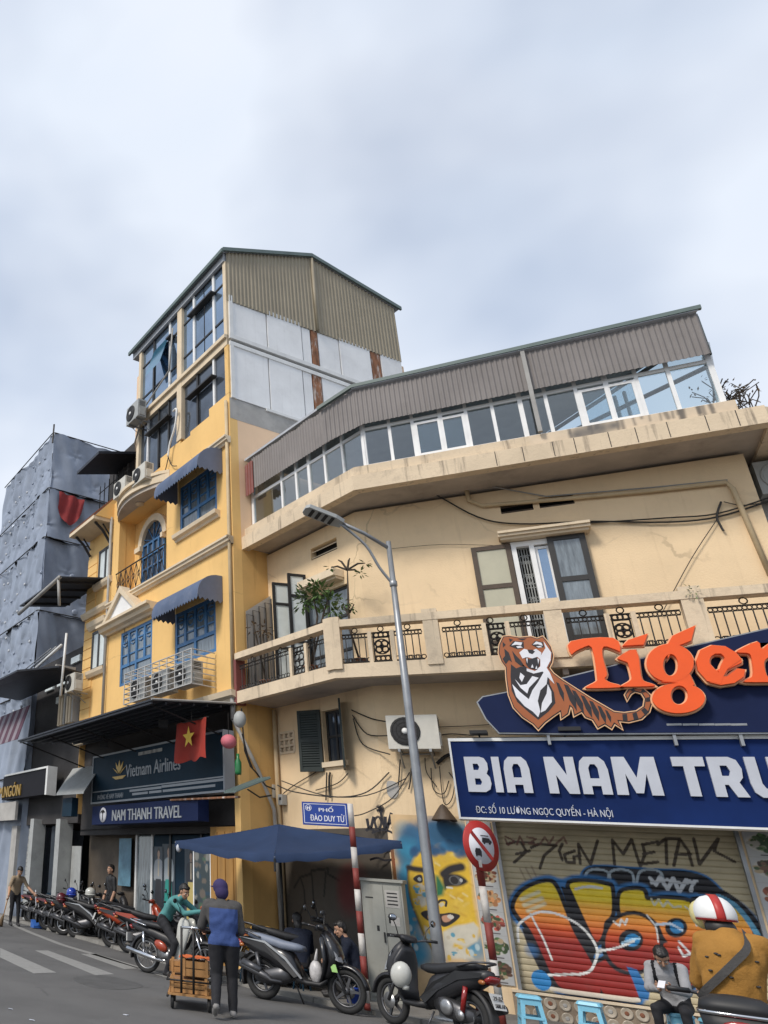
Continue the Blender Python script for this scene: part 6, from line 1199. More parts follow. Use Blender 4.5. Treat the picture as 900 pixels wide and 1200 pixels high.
paint_mesh('painted_mural', FA, np.linspace(-2.38, -1.19, 150), np.linspace(.08, 2.95, 300), .004, mural, M['art'], CB, (.66*.93, .46*.93, .245*.93), label='painted yellow face with a blue outline sprayed on the wall')
def stroke(fr, pts, w, m, parent, name='spray_tag', o=.003):
    P = smooth([fr.px(x, y) for x, y in pts], 5); b = MB()
    for i in range(len(P)-1):
        d = np.array(P[i+1])-np.array(P[i]); l = np.linalg.norm(d)+1e-9; nx, nz = -d[1]/l*w/2, d[0]/l*w/2; (x0, z0), (x1, z1) = P[i], P[i+1]
        b.hexa([fr.P(x, z, oo) for oo in (0, o+.0004*(i % 3)) for x, z in ((x0-nx, z0-nz), (x1-nx, z1-nz), (x1+nx, z1+nz), (x0+nx, z0+nz))])
    return b.build(name, m, parent)
tagp = None
for L, w in ((zpts([(50, 60), (62, 110), (75, 160), (70, 190)], 425, 938, 3.9), .05),): pass
KN = lambda L: zpts(L, 420, 930, 4.445)
for L, w in (([(45, 130), (60, 190), (80, 120)], .05), ([(40, 195), (60, 175), (80, 195)], .045), ([(95, 185), (85, 140), (105, 120), (120, 150), (108, 190)], .04), ([(100, 75), (112, 66), (125, 80), (110, 95), (102, 80)], .07), ([(115, 95), (128, 150), (140, 190)], .04), ([(140, 120), (145, 190), (172, 100)], .05), ([(150, 160), (185, 150), (205, 170), (188, 190), (175, 175)], .04), ([(70, 205), (120, 190), (170, 200), (215, 240)], .035)): stroke(FA, KN(L), w, M['print_black'], CB)
for L in ([(50, 300), (75, 292), (100, 302)], [(110, 300), (135, 290), (160, 300), (180, 290)], [(60, 345), (100, 335), (140, 348), (190, 340)]): stroke(FA, KN(L), .035, M['print_black'], CB)
# red banner strip and dark painted zone below the umbrella's right end
def reds(c):
    for k in range(18): c.spray(random.uniform(-2.42, -2.1), random.uniform(1.8, 2.35), random.uniform(.08, .2), random.choice([(.25, .03, .02), (.14, .02, .02), (.3, .12, .03)]), .8)
paint_mesh('painted_patch', FA, np.linspace(-2.44, -2.385, 12), np.linspace(.08, 2.5, 60), .004, reds, M['art'], CB, (.12, .06, .04))
# wall lamp above the mural
a, z = FA.px(521, 962, .15); t = thing('wall_lamp', 'brown conical wall lamp shade above the painted face', 'lamp', FA.P(a, z, .15))
b = MB(); b.lathe([(.035, .26), (.08, .2), (.20, .02), (.205, 0), (.19, 0), (.07, .18)], FA.P(a, z, .16), (0, 0, 1), 18, False); b.build('lamp_shade', M['brown_frame'], t); b = MB(); b.ftube(FA, [(a, z+.24, 0), (a, z+.26, .16)], .02, 6); b.build('bracket', M['iron'], t)
# ================================================================== travel agency signs
o = .35; L_, R_ = FB.px(109, 915, o)[0], FB.px(262, 892, o)[0]; zt, zb = FB.px(186, 873, o)[1], FB.px(186, 933, o)[1]
vs = thing('airline_sign', 'large dark teal airline ticket office sign with a gold lotus', 'sign', FB.P((L_+R_)/2, zb, .2))
b = MB(); b.fbox(FB, R_, L_, zb, zt, .1, o); b.build('board', M['sign_teal'], vs)
b = MB(); e = .045; b.fbox(FB, R_-e, L_+e, zt, zt+e, .1, o+.02); b.fbox(FB, R_-e, L_+e, zb-e, zb, .1, o+.02); b.fbox(FB, R_-e, R_, zb, zt, .1, o+.018); b.fbox(FB, L_, L_+e, zb, zt, .1, o+.018); b.build('board_edge', M['letter_dim'], vs)
c = FB.px(184, 899, o); w0, w1 = FB.px(212, 893, o)[0], FB.px(148, 902, o)[0]; text('Vietnam Airlines', FB, (w0+w1)/2, (FB.px(212, 893, o)[1]+FB.px(148, 903, o)[1])/2, o, .34, .02, M['letter_dim'], 'lettering', vs, width=w1-w0, bold=.006, flip=-1)
lc = FB.px(140, 904, o); b = MB()
for t_ in (-1.0, -.5, 0, .5, 1.0): d = (math.sin(t_), math.cos(t_)); p = (-d[1], d[0]); b.fpoly(FB, [(lc[0]-d[0]*.05, lc[1]-.1+d[1]*.05), (lc[0]-d[0]*.22+p[0]*.07, lc[1]-.1+d[1]*.22-p[1]*-.0+.0), (lc[0]-d[0]*.46, lc[1]-.1+d[1]*.40), (lc[0]-d[0]*.22-p[0]*.07, lc[1]-.1+d[1]*.22)], o, o+.015+.002*t_)
b.fpoly(FB, [(lc[0]-.4, lc[1]-.12), (lc[0]+.4, lc[1]-.12), (lc[0]+.2, lc[1]-.2), (lc[0]-.2, lc[1]-.2)], o, o+.012); b.build('lotus_emblem', M['gold'], vs)
zl = FB.px(186, 920, o)[1]; b = MB(); b.fbox(FB, R_+.02, L_-.02, zl, zl+.03, o, o+.006); b.build('rule', M['letter_dim'], vs)
for k in range(5): a, z = FB.px(166+k*5, 883-k, o); b = MB(); b.fbox(FB, a-.17, a+.17, z-.04, z+.04, o, o+.006); b.build('fine_print_bar', M['pipe_grey'], vs)
text('PHÒNG VÉ NAM THANH', FB, FB.px(129, 933, o)[0], FB.px(129, 933, o)[1], o, .13, .01, M['letter_dim'], 'small_print', vs, width=1.5, flip=-1)
for x, y, l in ((170, 925, 1.6), (164, 930, .8), (182, 928, .6), (224, 918, 2.6), (220, 924, 2.2)): a, z = FB.px(x, y, o); b = MB(); b.fbox(FB, a-l/2, a+l/2, z-.025, z+.03, o, o+.006); b.build('fine_print_bar', M['letter_dim'], vs)
o = .48; L_, R_ = FB.px(108, 957, o)[0], FB.px(232, 950, o)[0]; zb, zt = FB.px(170, 964, o)[1], FB.px(170, 938, o)[1]-.04
ns = thing('travel_sign', 'narrow navy travel agency sign with pale capitals and a round palm emblem', 'sign', FB.P((L_+R_)/2, zb, .3))
b = MB(); b.fbox(FB, R_, L_, zb, zt, .2, o); b.build('board', M['sign_navy'], ns)
w0, w1 = FB.px(213, 955, o)[0], FB.px(132, 957, o)[0]; text('NAM THANH TRAVEL', FB, (w0+w1)/2, (zb+zt)/2-.02, o, .28, .02, M['letter_dim'], 'lettering', ns, width=w1-w0, bold=.018, flip=-1)
ec = FB.px(121, 956, o)[0]; b = MB(); b.lathe([(.19, 0), (.19, .015), (.01, .016)], FB.P(ec, (zb+zt)/2, o), FB.N, 20); em = b.build('round_emblem', M['print_white'], ns)
b = MB(); b.fbox(FB, ec-.02, ec+.02, (zb+zt)/2-.14, (zb+zt)/2+.05, o+.016, o+.022)
for t_ in (-1.1, -.5, 0, .5, 1.1): b.ftube(FB, [(ec, (zb+zt)/2+.03, o+.02), (ec+.11*math.sin(t_), (zb+zt)/2+.06+.07*math.cos(t_), o+.02), (ec+.14*math.sin(t_), (zb+zt)/2+.03+.04*math.cos(t_), o+.02)], .012, 4)
b.build('palm', M['print_black'], em)
# flag with a yellow star, hanging before the airline sign
o = 1.0; q0, q1, q2 = FB.px(207, 850, o), FB.px(243, 856, o), FB.px(226, 891, o); fw0, fw1, ft, fb_ = q0[0], q1[0], max(q0[1], q1[1])+.02, q2[1]
fl = thing('national_flag', 'bright red flag with a yellow star hanging below the black canopy', 'flag', FB.P((fw0+fw1)/2, fb_, o))
ffun = lambda u_, v: .05*math.sin(u_*7+v*2)*(.3+v)+.02*math.sin(u_*15)
n, m = 16, 14; b = MB(); b.smooth = True; b.add([FB.P(fw0+(fw1-fw0)*i/n, ft+(fb_-ft)*j/m*(1+.04*math.sin(i*.8)), o+ffun(i/n, j/m)) for j in range(m+1) for i in range(n+1)], [(j*(n+1)+i, j*(n+1)+i+1, (j+1)*(n+1)+i+1, (j+1)*(n+1)+i) for j in range(m) for i in range(n)]); b.build('cloth', M['red_cloth'], fl)
cx, cz_, r = (fw0+fw1)/2, (ft+fb_)/2+.06, .24; b = MB(); st = [(cx+(r if i % 2 == 0 else r*.4)*math.sin(i*math.pi/5), cz_+(r if i % 2 == 0 else r*.4)*math.cos(i*math.pi/5)) for i in range(10)]
b.fpoly(FB, st, o+.075, o+.08); b.build('star', M['star'], fl)
b = MB(); b.ftube(FB, [(fw0+.05, ft+.0, o), (fw1-.05, ft+.0, o)], .015, 5); b.ftube(FB, [((fw0+fw1)/2, ft, o), ((fw0+fw1)/2, 5.0, o)], .01, 4); b.build('flag_rod', M['iron'], fl)
# clutter at the corner: lantern, bottle, little corrugated porch, meter box
a, z = FB.px(268, 869, .5); t = thing('paper_lantern', 'pink round lantern hung at the right end of the airline sign', 'lantern', FB.P(a, z-.14, .5)); b = MB(); b.ball(FB.P(a, z, .5), (.17, .17, .15), 12, 8); b.build('globe', mat('pink_paper', (.60, .16, .20), .7), t); b = MB(); b.ftube(FB, [(a, z+.15, .5), (a, z+.6, .5)], .008, 4); b.build('string', M['cable'], t)
a, z = FB.px(279, 896, .4); b = MB(); b.lathe([(.06, 0), (.07, .05), (.07, .25), (.03, .33), (.03, .42)], FB.P(a, z-.2, .4), seg=10); tag(b.build('green_bottle', mat('green_plastic', (.02, .16, .05), .3)), 'green plastic bottle hung among wires beside the pink lantern', 'bottle')
a, z = FB.px(281, 843, .5); b = MB(); b.ball(FB.P(a, z, .5), (.14, .12, .18), 8, 6); tag(b.build('plastic_bag', M['ac_grey']), 'pale plastic bag bundled up under the canopy corner', 'bag')
sp = thing('corner_porch', 'small grey corrugated sheet sloping out at the yellow corner by the airline sign', 'porch', FB.P(14.1, 3.6, .6))
P0, P1 = FB.px(258, 930, .9), FB.px(288, 912, .1); b = MB(); n = 24; b.rings([[FB.P(P0[0]-.55+.42*i/n, P0[1]+.0, .9+.0), FB.P(P0[0]-.55+.42*i/n, P0[1]+.35, .05), FB.P(P0[0]-.55+.42*i/n, P0[1]+.37+.03*(i//2 % 2), .05), FB.P(P0[0]-.55+.42*i/n, P0[1]+.02+.03*(i//2 % 2), .9)] for i in range(n+1)]); b.build('sheet', M['green_edge'], sp)
b = MB(); b.ftube(FB, [(13.6, 3.18, .6), (16.4, 3.25, .5)], .025, 5); b.build('support_bar', M['rust'], sp)
for (x, y), (x2, y2) in (((283, 830), (287, 880)), ((287, 880), (300, 905)), ((284, 860), (296, 900)), ((300, 905), (322, 925)), ((290, 925), (318, 932))):
    b = MB(); p, q = FS.px(x, y, .25), FS.px(x2, y2, .25); b.ftube(FS, [(*p, .25), ((p[0]+q[0])/2, (p[1]+q[1])/2-.1, .25), (*q, .25)], .018, 5); b.build('hanging_cable', M['cable'], YT)
a, z = FD.px(318, 932, .15); t = thing('meter_box', 'small white electricity meter box with wires at the corner under the balcony', 'meter', FD.P(a, z, .1)); b = MB(); b.fbox(FD, a-.09, a+.09, z-.05, z+.22, .02, .16); b.build('box', M['ac_white'], t); b = MB(); b.fbox(FD, a-.05, a+.05, z+.06, z+.16, .161, .165); b.build('window', M['dark_glass'], t)
a, z = FD.px(328, 940, .15); t = thing('meter_box', 'grey meter box below the white one, nearer the downpipe', 'meter', FD.P(a, z, .1)); b = MB(); b.fbox(FD, a-.07, a+.07, z-.05, z+.16, .02, .14); b.build('box', M['ac_grey'], t); b = MB(); b.fbox(FD, a-.04, a+.04, z+.04, z+.10, .141, .145); b.build('window', M['dark_glass'], t)
# painted display figures inside the travel shop window
def figure(x0, x1, y0, y1, cloth, skirt, label):
    s0_, z0_ = FB.px((x0+x1)/2, y1, GO+.02); z1_ = FB.px((x0+x1)/2, y0, GO+.02)[1]; h = z1_-z0_; w = h*.30
    t = thing('display_poster', label, 'poster', FB.P(s0_, z0_, GO+.02), 'life size posters in the travel shop window')
    def f(c):
        c.ell(s0_, z1_-h*.08, h*.05, h*.075, (.02, .016, .014)); c.ell(s0_, z1_-h*.10, h*.036, h*.055, (.42, .27, .19)); c.poly([(s0_-h*.025, z1_-h*.15), (s0_+h*.025, z1_-h*.15), (s0_+h*.04, z1_-h*.2), (s0_-h*.04, z1_-h*.2)], (.42, .27, .19))
        c.poly(smooth([(s0_-h*.11, z1_-h*.2), (s0_+h*.11, z1_-h*.2), (s0_+h*.14, z1_-h*.45), (s0_+h*.08, z1_-h*.48), (s0_-h*.08, z1_-h*.48), (s0_-h*.14, z1_-h*.45)], 3, True), cloth); c.poly([(s0_-h*.025, z1_-h*.19), (s0_+h*.025, z1_-h*.19), (s0_+h*.015, z1_-h*.42), (s0_-h*.015, z1_-h*.42)], (.5, .42, .3)); c.poly([(s0_-h*.08, z1_-h*.46), (s0_+h*.08, z1_-h*.46), (s0_+h*.13, z0_), (s0_-h*.13, z0_)], skirt)
    paint_mesh('print', FB, np.linspace(s0_-w*.6, s0_+w*.6, 40), np.linspace(z0_, z1_+.02, 90), GO+.024, f, M['print'], t, (.035, .05, .065))
figure(180, 190, 993, 1075, (.30, .32, .34), (.02, .02, .025), 'poster of a person in a grey jacket in the travel shop window')
figure(192, 202, 990, 1080, (.36, .40, .42), (.02, .26, .22), 'poster of a person in a teal long skirt in the travel shop window')
figure(216, 232, 996, 1080, (.018, .02, .03), (.50, .40, .14), 'poster of a person in a black jacket and yellow skirt in the travel shop window')
b = MB(); s_, z_ = FB.px(146, 1010, GO+.03); b.fbox(FB, s_-.35, s_+.35, z_-.6, z_+.6, GO+.014, GO+.03); tag(b.build('wall_poster', mat('blue_poster', (.10, .22, .30), .5, var=.4, vscale=3)), 'pale blue poster behind the white framed shop glass', 'poster')
# ================================================================== street furniture
px_, py_ = -1.62, 13.95
lp = thing('street_lamp', 'tall galvanised street lamp leaning over the corner with a flat grey lamp head', 'street lamp', (px_, py_, PH))
b = MB(); b.tube([(px_, py_, PH), (px_, py_, 1.2), (px_, py_, 4.5), (px_, py_, 7.42)], [.088, .082, .064, .042], 14); pole = b.build('pole', M['galv'], lp)
b = MB(); b.lathe([(.18, 0), (.18, .03), (.12, .05)], (px_, py_, PH), seg=12); b.build('base_plate', M['galv'], lp)
b = MB(); b.lathe([(.05, 0), (.064, .01), (.064, .1), (.05, .11)], (px_, py_, 6.55), seg=12); b.build('collar', M['galv'], pole)
zA_ = atY(453, 640, 13.95).z; hd = atY(398, 612, 13.5); tip = atY(360, 597, 13.2)
b = MB(); b.tube([(px_, py_, zA_-.05), tuple(Vector((px_, py_, zA_-.05)).lerp(hd, .5)+V(0, 0, .04)), tuple(hd)], .035, 8); b.build('arm', M['galv'], lp)
p0 = Vector((px_, py_, zA_-.75)); m_ = p0.lerp(hd, .5)+V(0, 0, .16); b = MB(); b.tube(smooth([tuple(p0), tuple(p0.lerp(hd, .25)+V(0, 0, .02)), tuple(m_), tuple(hd-V(0, 0, .02))], 4), .025, 8); b.build('brace', M['galv'], lp)
dv = (tip-hd).normalized(); sv = dv.cross(Vector((0, 0, 1))).normalized(); uv = sv.cross(dv).normalized()
b = MB(); w1_, w2_ = .11, .17; P = [hd-dv*.05-sv*w1_, hd+dv*.12-sv*w2_, tip-sv*w2_, tip+dv*.05-sv*w1_*.8, tip+dv*.05+sv*w1_*.8, tip+sv*w2_, hd+dv*.12+sv*w2_, hd-dv*.05+sv*w1_]
b.prism([p-uv*.04 for p in P], [p+uv*.03 for p in P]); head = b.build('lamp_head', M['ac_grey'], lp)
for k in range(4): b = MB(); c = hd.lerp(tip, .25+.2*k); b.prism([c-sv*.13-dv*.03-uv*.042, c+sv*.13-dv*.03-uv*.042, c+sv*.13+dv*.03-uv*.042, c-sv*.13+dv*.03-uv*.042], [c-sv*.13-dv*.03-uv*.05, c+sv*.13-dv*.03-uv*.05, c+sv*.13+dv*.03-uv*.05, c-sv*.13+dv*.03-uv*.05]); b.build('lamp_strip', M['black'], head)
# striped posts
def striped(x, y, z1, r, z_first, band, name, label, first_white=True):
    t = thing(name, label, 'road sign', (x, y, PH)); z = z1; k = 0
    while z > PH+.01:
        zb = max(PH, z-(band if k else z_first)); b = MB(); b.lathe([(r, 0), (r, z-zb)], (x, y, zb), seg=14); b.build('post_band', M['post_white'] if (k % 2 == 0) == first_white else M['post_red'], t); z = zb; k += 1
    return t
gx_, gy_ = -2.63, 13.72; zt = atY(411, 942, gy_).z
z_a = [atY(x, y, gy_).z for x, y in ((413, 969), (415, 992), (419, 1017), (421, 1041), (424, 1068))]
ss = striped(gx_, gy_, zt, .045, zt-z_a[0], (z_a[0]-z_a[4])/4, 'street_name_sign', 'red and white striped post with a blue street name plate')
FN_ = Fr((gx_, gy_, 0), (math.cos(.15), math.sin(.15), 0), (math.sin(.15), -math.cos(.15), 0)); w_ = .70; h0, h1 = atY(380, 968, gy_).z-.0, atY(380, 941, gy_).z
b = MB(); b.fbox(FN_, -w_-.04, -.045, h0, h1, -.02, .02); pn = b.build('name_plate', M['street_blue'], ss)
b = MB(); i_ = .025
for q in ((-w_-.04+i_, -.045-i_, h0+i_, h0+i_+.008), (-w_-.04+i_, -.045-i_, h1-i_-.008, h1-i_), (-w_-.04+i_, -w_-.04+i_+.008, h0+i_, h1-i_), (-.045-i_-.008, -.045-i_, h0+i_, h1-i_)): b.fbox(FN_, *q, .0195, .0225)
b.build('border', M['print_white'], pn)
mx_ = -w_/2-.04; hh = h1-h0
text('PHỐ', FN_, mx_+.02, h0+hh*.68, .02, hh*.16, .004, M['print_white'], 'lettering', pn, width=.22, bold=.02)
text('ĐÀO DUY TỪ', FN_, mx_+.03, h0+hh*.32, .02, hh*.26, .004, M['print_white'], 'lettering', pn, width=.52, bold=.02)
b = MB(); c = FN_.P(-w_+.06, h0+hh*.74, .021); b.torus(c, FN_.N, .045, .005, 16, 4); b.fbox(FN_, -w_+.03, -w_+.09, h0+hh*.72, h0+hh*.75, .02, .024); b.fbox(FN_, -w_+.035, -w_+.05, h0+hh*.66, h0+hh*.80, .02, .0235); b.fbox(FN_, -w_+.07, -w_+.085, h0+hh*.66, h0+hh*.80, .02, .0235); b.build('city_emblem', M['print_white'], pn)
# no trucks sign
nx, ny = -.93, 14.02
nt_ = striped(nx, ny, 2.72, .05, 2.72-1.82, .47, 'no_trucks_sign', 'round red and white no trucks sign on a red striped post', first_white=False)
FNT = Fr(Vector((nx, ny, 0))+(-BS)*.07, BN, -BS); cz_ = 2.37
def disc(r, o, th, m, name, par): b = MB(); b.lathe([(r, 0), (r, th)], FNT.P(0, cz_, o), FNT.N, 36); return b.build(name, m, par)
d_ = disc(.35, 0, .02, M['sign_red'], 'disc', nt_); disc(.25, .02, .004, M['print_white'], 'white_face', d_)
b = MB(); b.fpoly(FNT, [(-.20, .175+cz_-.02), (-.165, .20+cz_-.0), (.20, -.175+cz_+.02), (.165, -.20+cz_)], .024, .032); b.build('red_bar', M['sign_red'], d_)
b = MB(); b.fpoly(FNT, [(.02, cz_+.06), (.03, cz_+.115), (.17, cz_+.115), (.185, cz_+.09), (.21, cz_+.085), (.21, cz_+.05), (.02, cz_+.05)], .024, .029)
for a in (.06, .17): b.lathe([(.018, 0), (.018, .006)], FNT.P(a, cz_+.045, .024), FNT.N, 10)
b.build('truck_icon', M['print_black'], d_)
b = MB(); b.fbox(FNT, .0, .16, cz_+.14, cz_+.15, .024, .029); b.build('load_line', M['print_black'], d_)
b = MB(); b.fpoly(FNT, [(-.15, cz_-.14), (-.155, cz_-.08), (-.13, cz_-.04), (-.05, cz_-.04), (-.025, cz_-.08), (-.03, cz_-.14), (-.045, cz_-.16), (-.06, cz_-.14), (-.12, cz_-.14), (-.135, cz_-.16)], .024, .029); b.build('car_icon', M['print_black'], d_)
b = MB(); b.fbox(FNT, -.12, -.06, cz_-.30, cz_-.2, .0285, .03); b.build('sticker', M['post_white'], d_)
# electrical cabinet
X0, X1, Y0, Y1, Z1 = -2.84, -2.20, 15.15, 15.55, 1.80
cbn = thing('electrical_cabinet', 'tall grey metal electrical cabinet with worn stickers before the painted wall', 'cabinet', ((X0+X1)/2, (Y0+Y1)/2, PH))
b = MB(); b.hexa([(X0, Y0, PH), (X1, Y0, PH), (X1, Y1, PH), (X0, Y1, PH), (X0, Y0, Z1), (X1, Y0, Z1), (X1, Y1, Z1), (X0, Y1, Z1)]); b.build('body', M['cabinet'], cbn)
b = MB(); b.hexa([(X0-.03, Y0-.04, Z1), (X1+.03, Y0-.04, Z1-.0), (X1+.03, Y1+.02, Z1), (X0-.03, Y1+.02, Z1), (X0-.03, Y0-.04, Z1+.04), (X1+.03, Y0-.04, Z1+.04), (X1+.03, Y1+.02, Z1+.06), (X0-.03, Y1+.02, Z1+.06)]); b.build('lid', M['cabinet'], cbn)
FC = Fr(((X0+X1)/2, Y0, 0), (1, 0, 0), (0, -1, 0))
b = MB(); b.fbox(FC, -.29, .02, .12, Z1-.05, 0, .012); b.build('door', M['cabinet'], cbn); b = MB(); b.fbox(FC, .04, .29, .12, Z1-.05, 0, .012); dr = b.build('door', M['cabinet'], cbn)
b = MB(); b.fbox(FC, .05, .27, 1.42, 1.68, .012, .016); lb = b.build('label_plate', M['concrete'], dr)
for k in range(4): b = MB(); b.fbox(FC, .08, .24, 1.46+k*.055, 1.48+k*.055, .016, .018); b.build('fine_print_bar', M['black'], cbn)
for a, z, w, h in ((.17, 1.22, .14, .13), (.09, 1.25, .03, .12), (.12, 1.02, .2, .05), (-.2, 1.55, .12, .02), (-.1, 1.1, .04, .08)): b = MB(); b.fbox(FC, a-w/2, a+w/2, z-h/2, z+h/2, .012, .015); b.build('sticker', M['post_white'] if w > .05 and h > .06 else M['black'], cbn)
b = MB(); b.fbox(FC, -.02, .0, .9, 1.05, .012, .04); b.build('handle', M['black'], cbn)
# ================================================================== blue umbrella
UL, UN, UR, UK = V(-6.6, 16.1, 2.30), V(-3.96, 14.0, 2.06), V(-2.15, 15.33, 2.46), V(-4.72, 17.25, 2.5); UA = V(-4.35, 15.75, 2.68)
um_ = thing('street_umbrella', 'big square blue umbrella sheltering the seated people at the corner', 'umbrella', (UA.x, UA.y, PH))
b = MB(); b.smooth = True; n = 12
cs = [UL, UN, UR, UK]
for i in range(4):
    A_, B_ = cs[i], cs[(i+1) % 4]; rows = []
    for j in range(n+1):
        t = j/n; r = []
        for k in range(n+1):
            u_ = k/n; e = A_.lerp(B_, u_); p = UA.lerp(e, t); p.z -= .10*math.sin(math.pi*t)*(.4+math.sin(math.pi*u_))*.7+.05*t*math.sin(math.pi*u_)+.008*math.sin(u_*21+t*9)*t; r.append(p)
        rows.append(r)
    vl = [p+V(0, 0, -.11-.015*math.sin(k*2.1))+(p-UA)*.004 for k, p in enumerate(rows[-1])]; rows.append(vl)
    b.add([p for r in rows for p in r], [(j*(n+1)+k, j*(n+1)+k+1, (j+1)*(n+1)+k+1, (j+1)*(n+1)+k) for j in range(n+1) for k in range(n)])
b.build('canopy', M['umbrella'], um_)
for p in cs: b = MB(); b.tube([UA-V(0, 0, .05), UA.lerp(p, .5)-V(0, 0, .14), p-V(0, 0, .03)], .014, 5); b.build('rib', M['galv'], um_)
b = MB(); b.tube([(UA.x, UA.y, PH), tuple(UA)], .025, 8); b.build('pole', M['iron'], um_)
b = MB(); b.lathe([(.25, 0), (.25, .08), (.05, .12)], (UA.x, UA.y, PH), seg=14); b.build('base', M['concrete'], um_)
b = MB(); c = UL+V(.1, -.05, -.14); b.ball(c, (.06, .06, .08), 8, 6); b.build('corner_weight', M['letter_white'], um_)
b = MB(); b.tube([UN-V(0, 0, .05), UN-V(0, 0, .25)], .02, 5); b.build('corner_strap', M['black'], um_)
# ================================================================== plastic stools
def stool(x, y, rz, label, s=1):
    t = thing('plastic_stool', label, 'stool', (0, 0, 0), 'light blue plastic stools'); h, w, w2 = .43*s, .125, .165
    b = MB(); b.loft([((0, 0, h-.03), w+.02, .012, 0)], 4) if False else None
    q = MB(); q.prism([Vector((x_*(w+.02), y_*(w+.02), h-.035)) for x_, y_ in ((-1, -.8), (-.8, -1), (.8, -1), (1, -.8), (1, .8), (.8, 1), (-.8, 1), (-1, .8))], [Vector((x_*w, y_*w, h)) for x_, y_ in ((-1, -.8), (-.8, -1), (.8, -1), (1, -.8), (1, .8), (.8, 1), (-.8, 1), (-1, .8))]); q.build('seat', M['stool'], t)
    for sx in (-1, 1):
        for sy in (-1, 1):
            q = MB(); a, c = w*.95, w2; q.hexa([(sx*(c-.045), sy*c, 0), (sx*c, sy*c, 0), (sx*c, sy*(c-.045), 0), (sx*(c-.045), sy*(c-.045), 0), (sx*(a-.055), sy*a, h-.03), (sx*a, sy*a, h-.03), (sx*a, sy*(a-.055), h-.03), (sx*(a-.055), sy*(a-.055), h-.03)]); q.build('leg', M['stool'], t)
    for k in range(4):
        an = k*math.pi/2; c_, s_ = math.cos(an), math.sin(an); rot = lambda x_, y_, z_: (x_*c_-y_*s_, x_*s_+y_*c_, z_); q = MB(); z0 = .16
        q.hexa([rot(-.12, -.155, z0), rot(.12, -.155, z0), rot(.12, -.145, z0), rot(-.12, -.145, z0), rot(-.12, -.153, z0+.03), rot(.12, -.153, z0+.03), rot(.12, -.143, z0+.03), rot(-.12, -.143, z0+.03)]); q.build('stretcher', M['stool'], t)
        q = MB(); q.hexa([rot(-.1, -.128, h-.11), rot(.1, -.128, h-.11), rot(.1, -.120, h-.11), rot(-.1, -.120, h-.11), rot(-.11, -.127, h-.03), rot(.11, -.127, h-.03), rot(.11, -.118, h-.03), rot(-.11, -.118, h-.03)]); q.build('apron', M['stool'], t)
    t.location = (x, y, PH+.012); t.rotation_euler.z = rz
    return t
stool(-.57, 14.05, .2, 'light blue stool by the red striped post, leftmost of the row')
stool(.13, 14.25, -.15, 'light blue stool standing alone in the middle before the graffiti')
stool(1.10, 14.35, .1, 'light blue stool under the seated person in the grey hoodie')
stool(1.42, 14.0, .3, 'light blue stool beside the knees of the seated person in grey')
# ================================================================== balcony and roof plants
def leaf_clump(mb, c, r, n, size, rng, droop=.3):
    for i in range(n):
        d = Vector((rng.gauss(0, 1), rng.gauss(0, 1), rng.gauss(0, .8))).normalized()*r*rng.uniform(.3, 1); p = Vector(c)+d; f = (d.normalized()+Vector((rng.uniform(-.5, .5), rng.uniform(-.5, .5), -droop))).normalized(); s_ = f.cross(Vector((0, 0, 1))).normalized()*size*.22; L_ = size*rng.uniform(.7, 1.3)
        mb.add([p, p+f*L_*.5+s_, p+f*L_, p+f*L_*.5-s_], [(0, 1, 2, 3)])
rg = random.Random(11)
def plant(name, label, pot, stems, clumps, leafm='leaf', size=.16):
    t = thing(name, label, 'plant', pot); b = MB(); b.lathe([(.10, 0), (.14, .22), (.15, .22), (.15, .25), (.11, .25)], pot, seg=12); b.build('pot', M['terracotta'], t)
    b = MB()
    for s_ in stems: b.tube(s_, [.022]*(len(s_)-1)+[.01], 5)
    b.build('stem', M['bark'], t); b = MB()
    for c, r, n in clumps: leaf_clump(b, c, r, n, size, rg)
    b.build('foliage', M[leafm], t); return t
base = Vector((-3.55, 15.75, 5.44)); Q = lambda x, y, d=15.75: atY(x, y, d)
plant('potted_tree', 'leafy green potted tree on the balcony before the open door', tuple(base), [[tuple(base+V(0, 0, .2)), tuple(Q(372, 722)), tuple(Q(367, 700))], [tuple(base+V(0, 0, .2)), tuple(Q(380, 715)), tuple(Q(385, 700))]], [(Q(365, 699), .27, 60), (Q(377, 694), .24, 55), (Q(356, 706), .20, 40), (Q(387, 706), .21, 40), (Q(370, 687), .16, 26), (Q(393, 716), .16, 24)])
base = Vector((-2.55, 15.45, 5.44)); Q2 = lambda x, y: atY(x, y, 15.45)
tops = [Q2(388, 665), Q2(396, 656), Q2(410, 654), Q2(428, 660), Q2(422, 672)]
plant('sapling', 'tall thin bare sapling with a few top leaves on the balcony corner', tuple(base), [[tuple(base+V(0, 0, .2)), tuple(Q2(409, 735)), tuple(Q2(408, 700)), tuple(Q2(407, 666))]]+[[tuple(Q2(407, 668)), tuple(Q2(407, 668).lerp(p, .6)+V(0, 0, .05)), tuple(p)] for p in tops]+[[tuple(Q2(408, 720)), tuple(Q2(402, 709))], [tuple(Q2(410, 718)), tuple(Q2(415, 708))]], [(tops[0], .06, 8), (tops[3], .06, 9), (tops[4], .07, 14), (Q2(403, 706), .12, 26), (Q2(412, 712), .1, 16)], size=.11)
base = Vector((-4.75, 16.75, 5.44)); Q3 = lambda x, y: atY(x, y, 16.75)
plant('withered_shrub', 'withered brown shrub in a pot at the left end of the balcony', tuple(base), [[tuple(base+V(0, 0, .2)), tuple(Q3(300, 745)), tuple(Q3(296, 728))], [tuple(base+V(0, 0, .2)), tuple(Q3(308, 742)), tuple(Q3(313, 735))]], [(Q3(298, 735), .16, 26), (Q3(308, 738), .18, 30), (Q3(314, 742), .1, 16)], 'leaf_dry', .10)
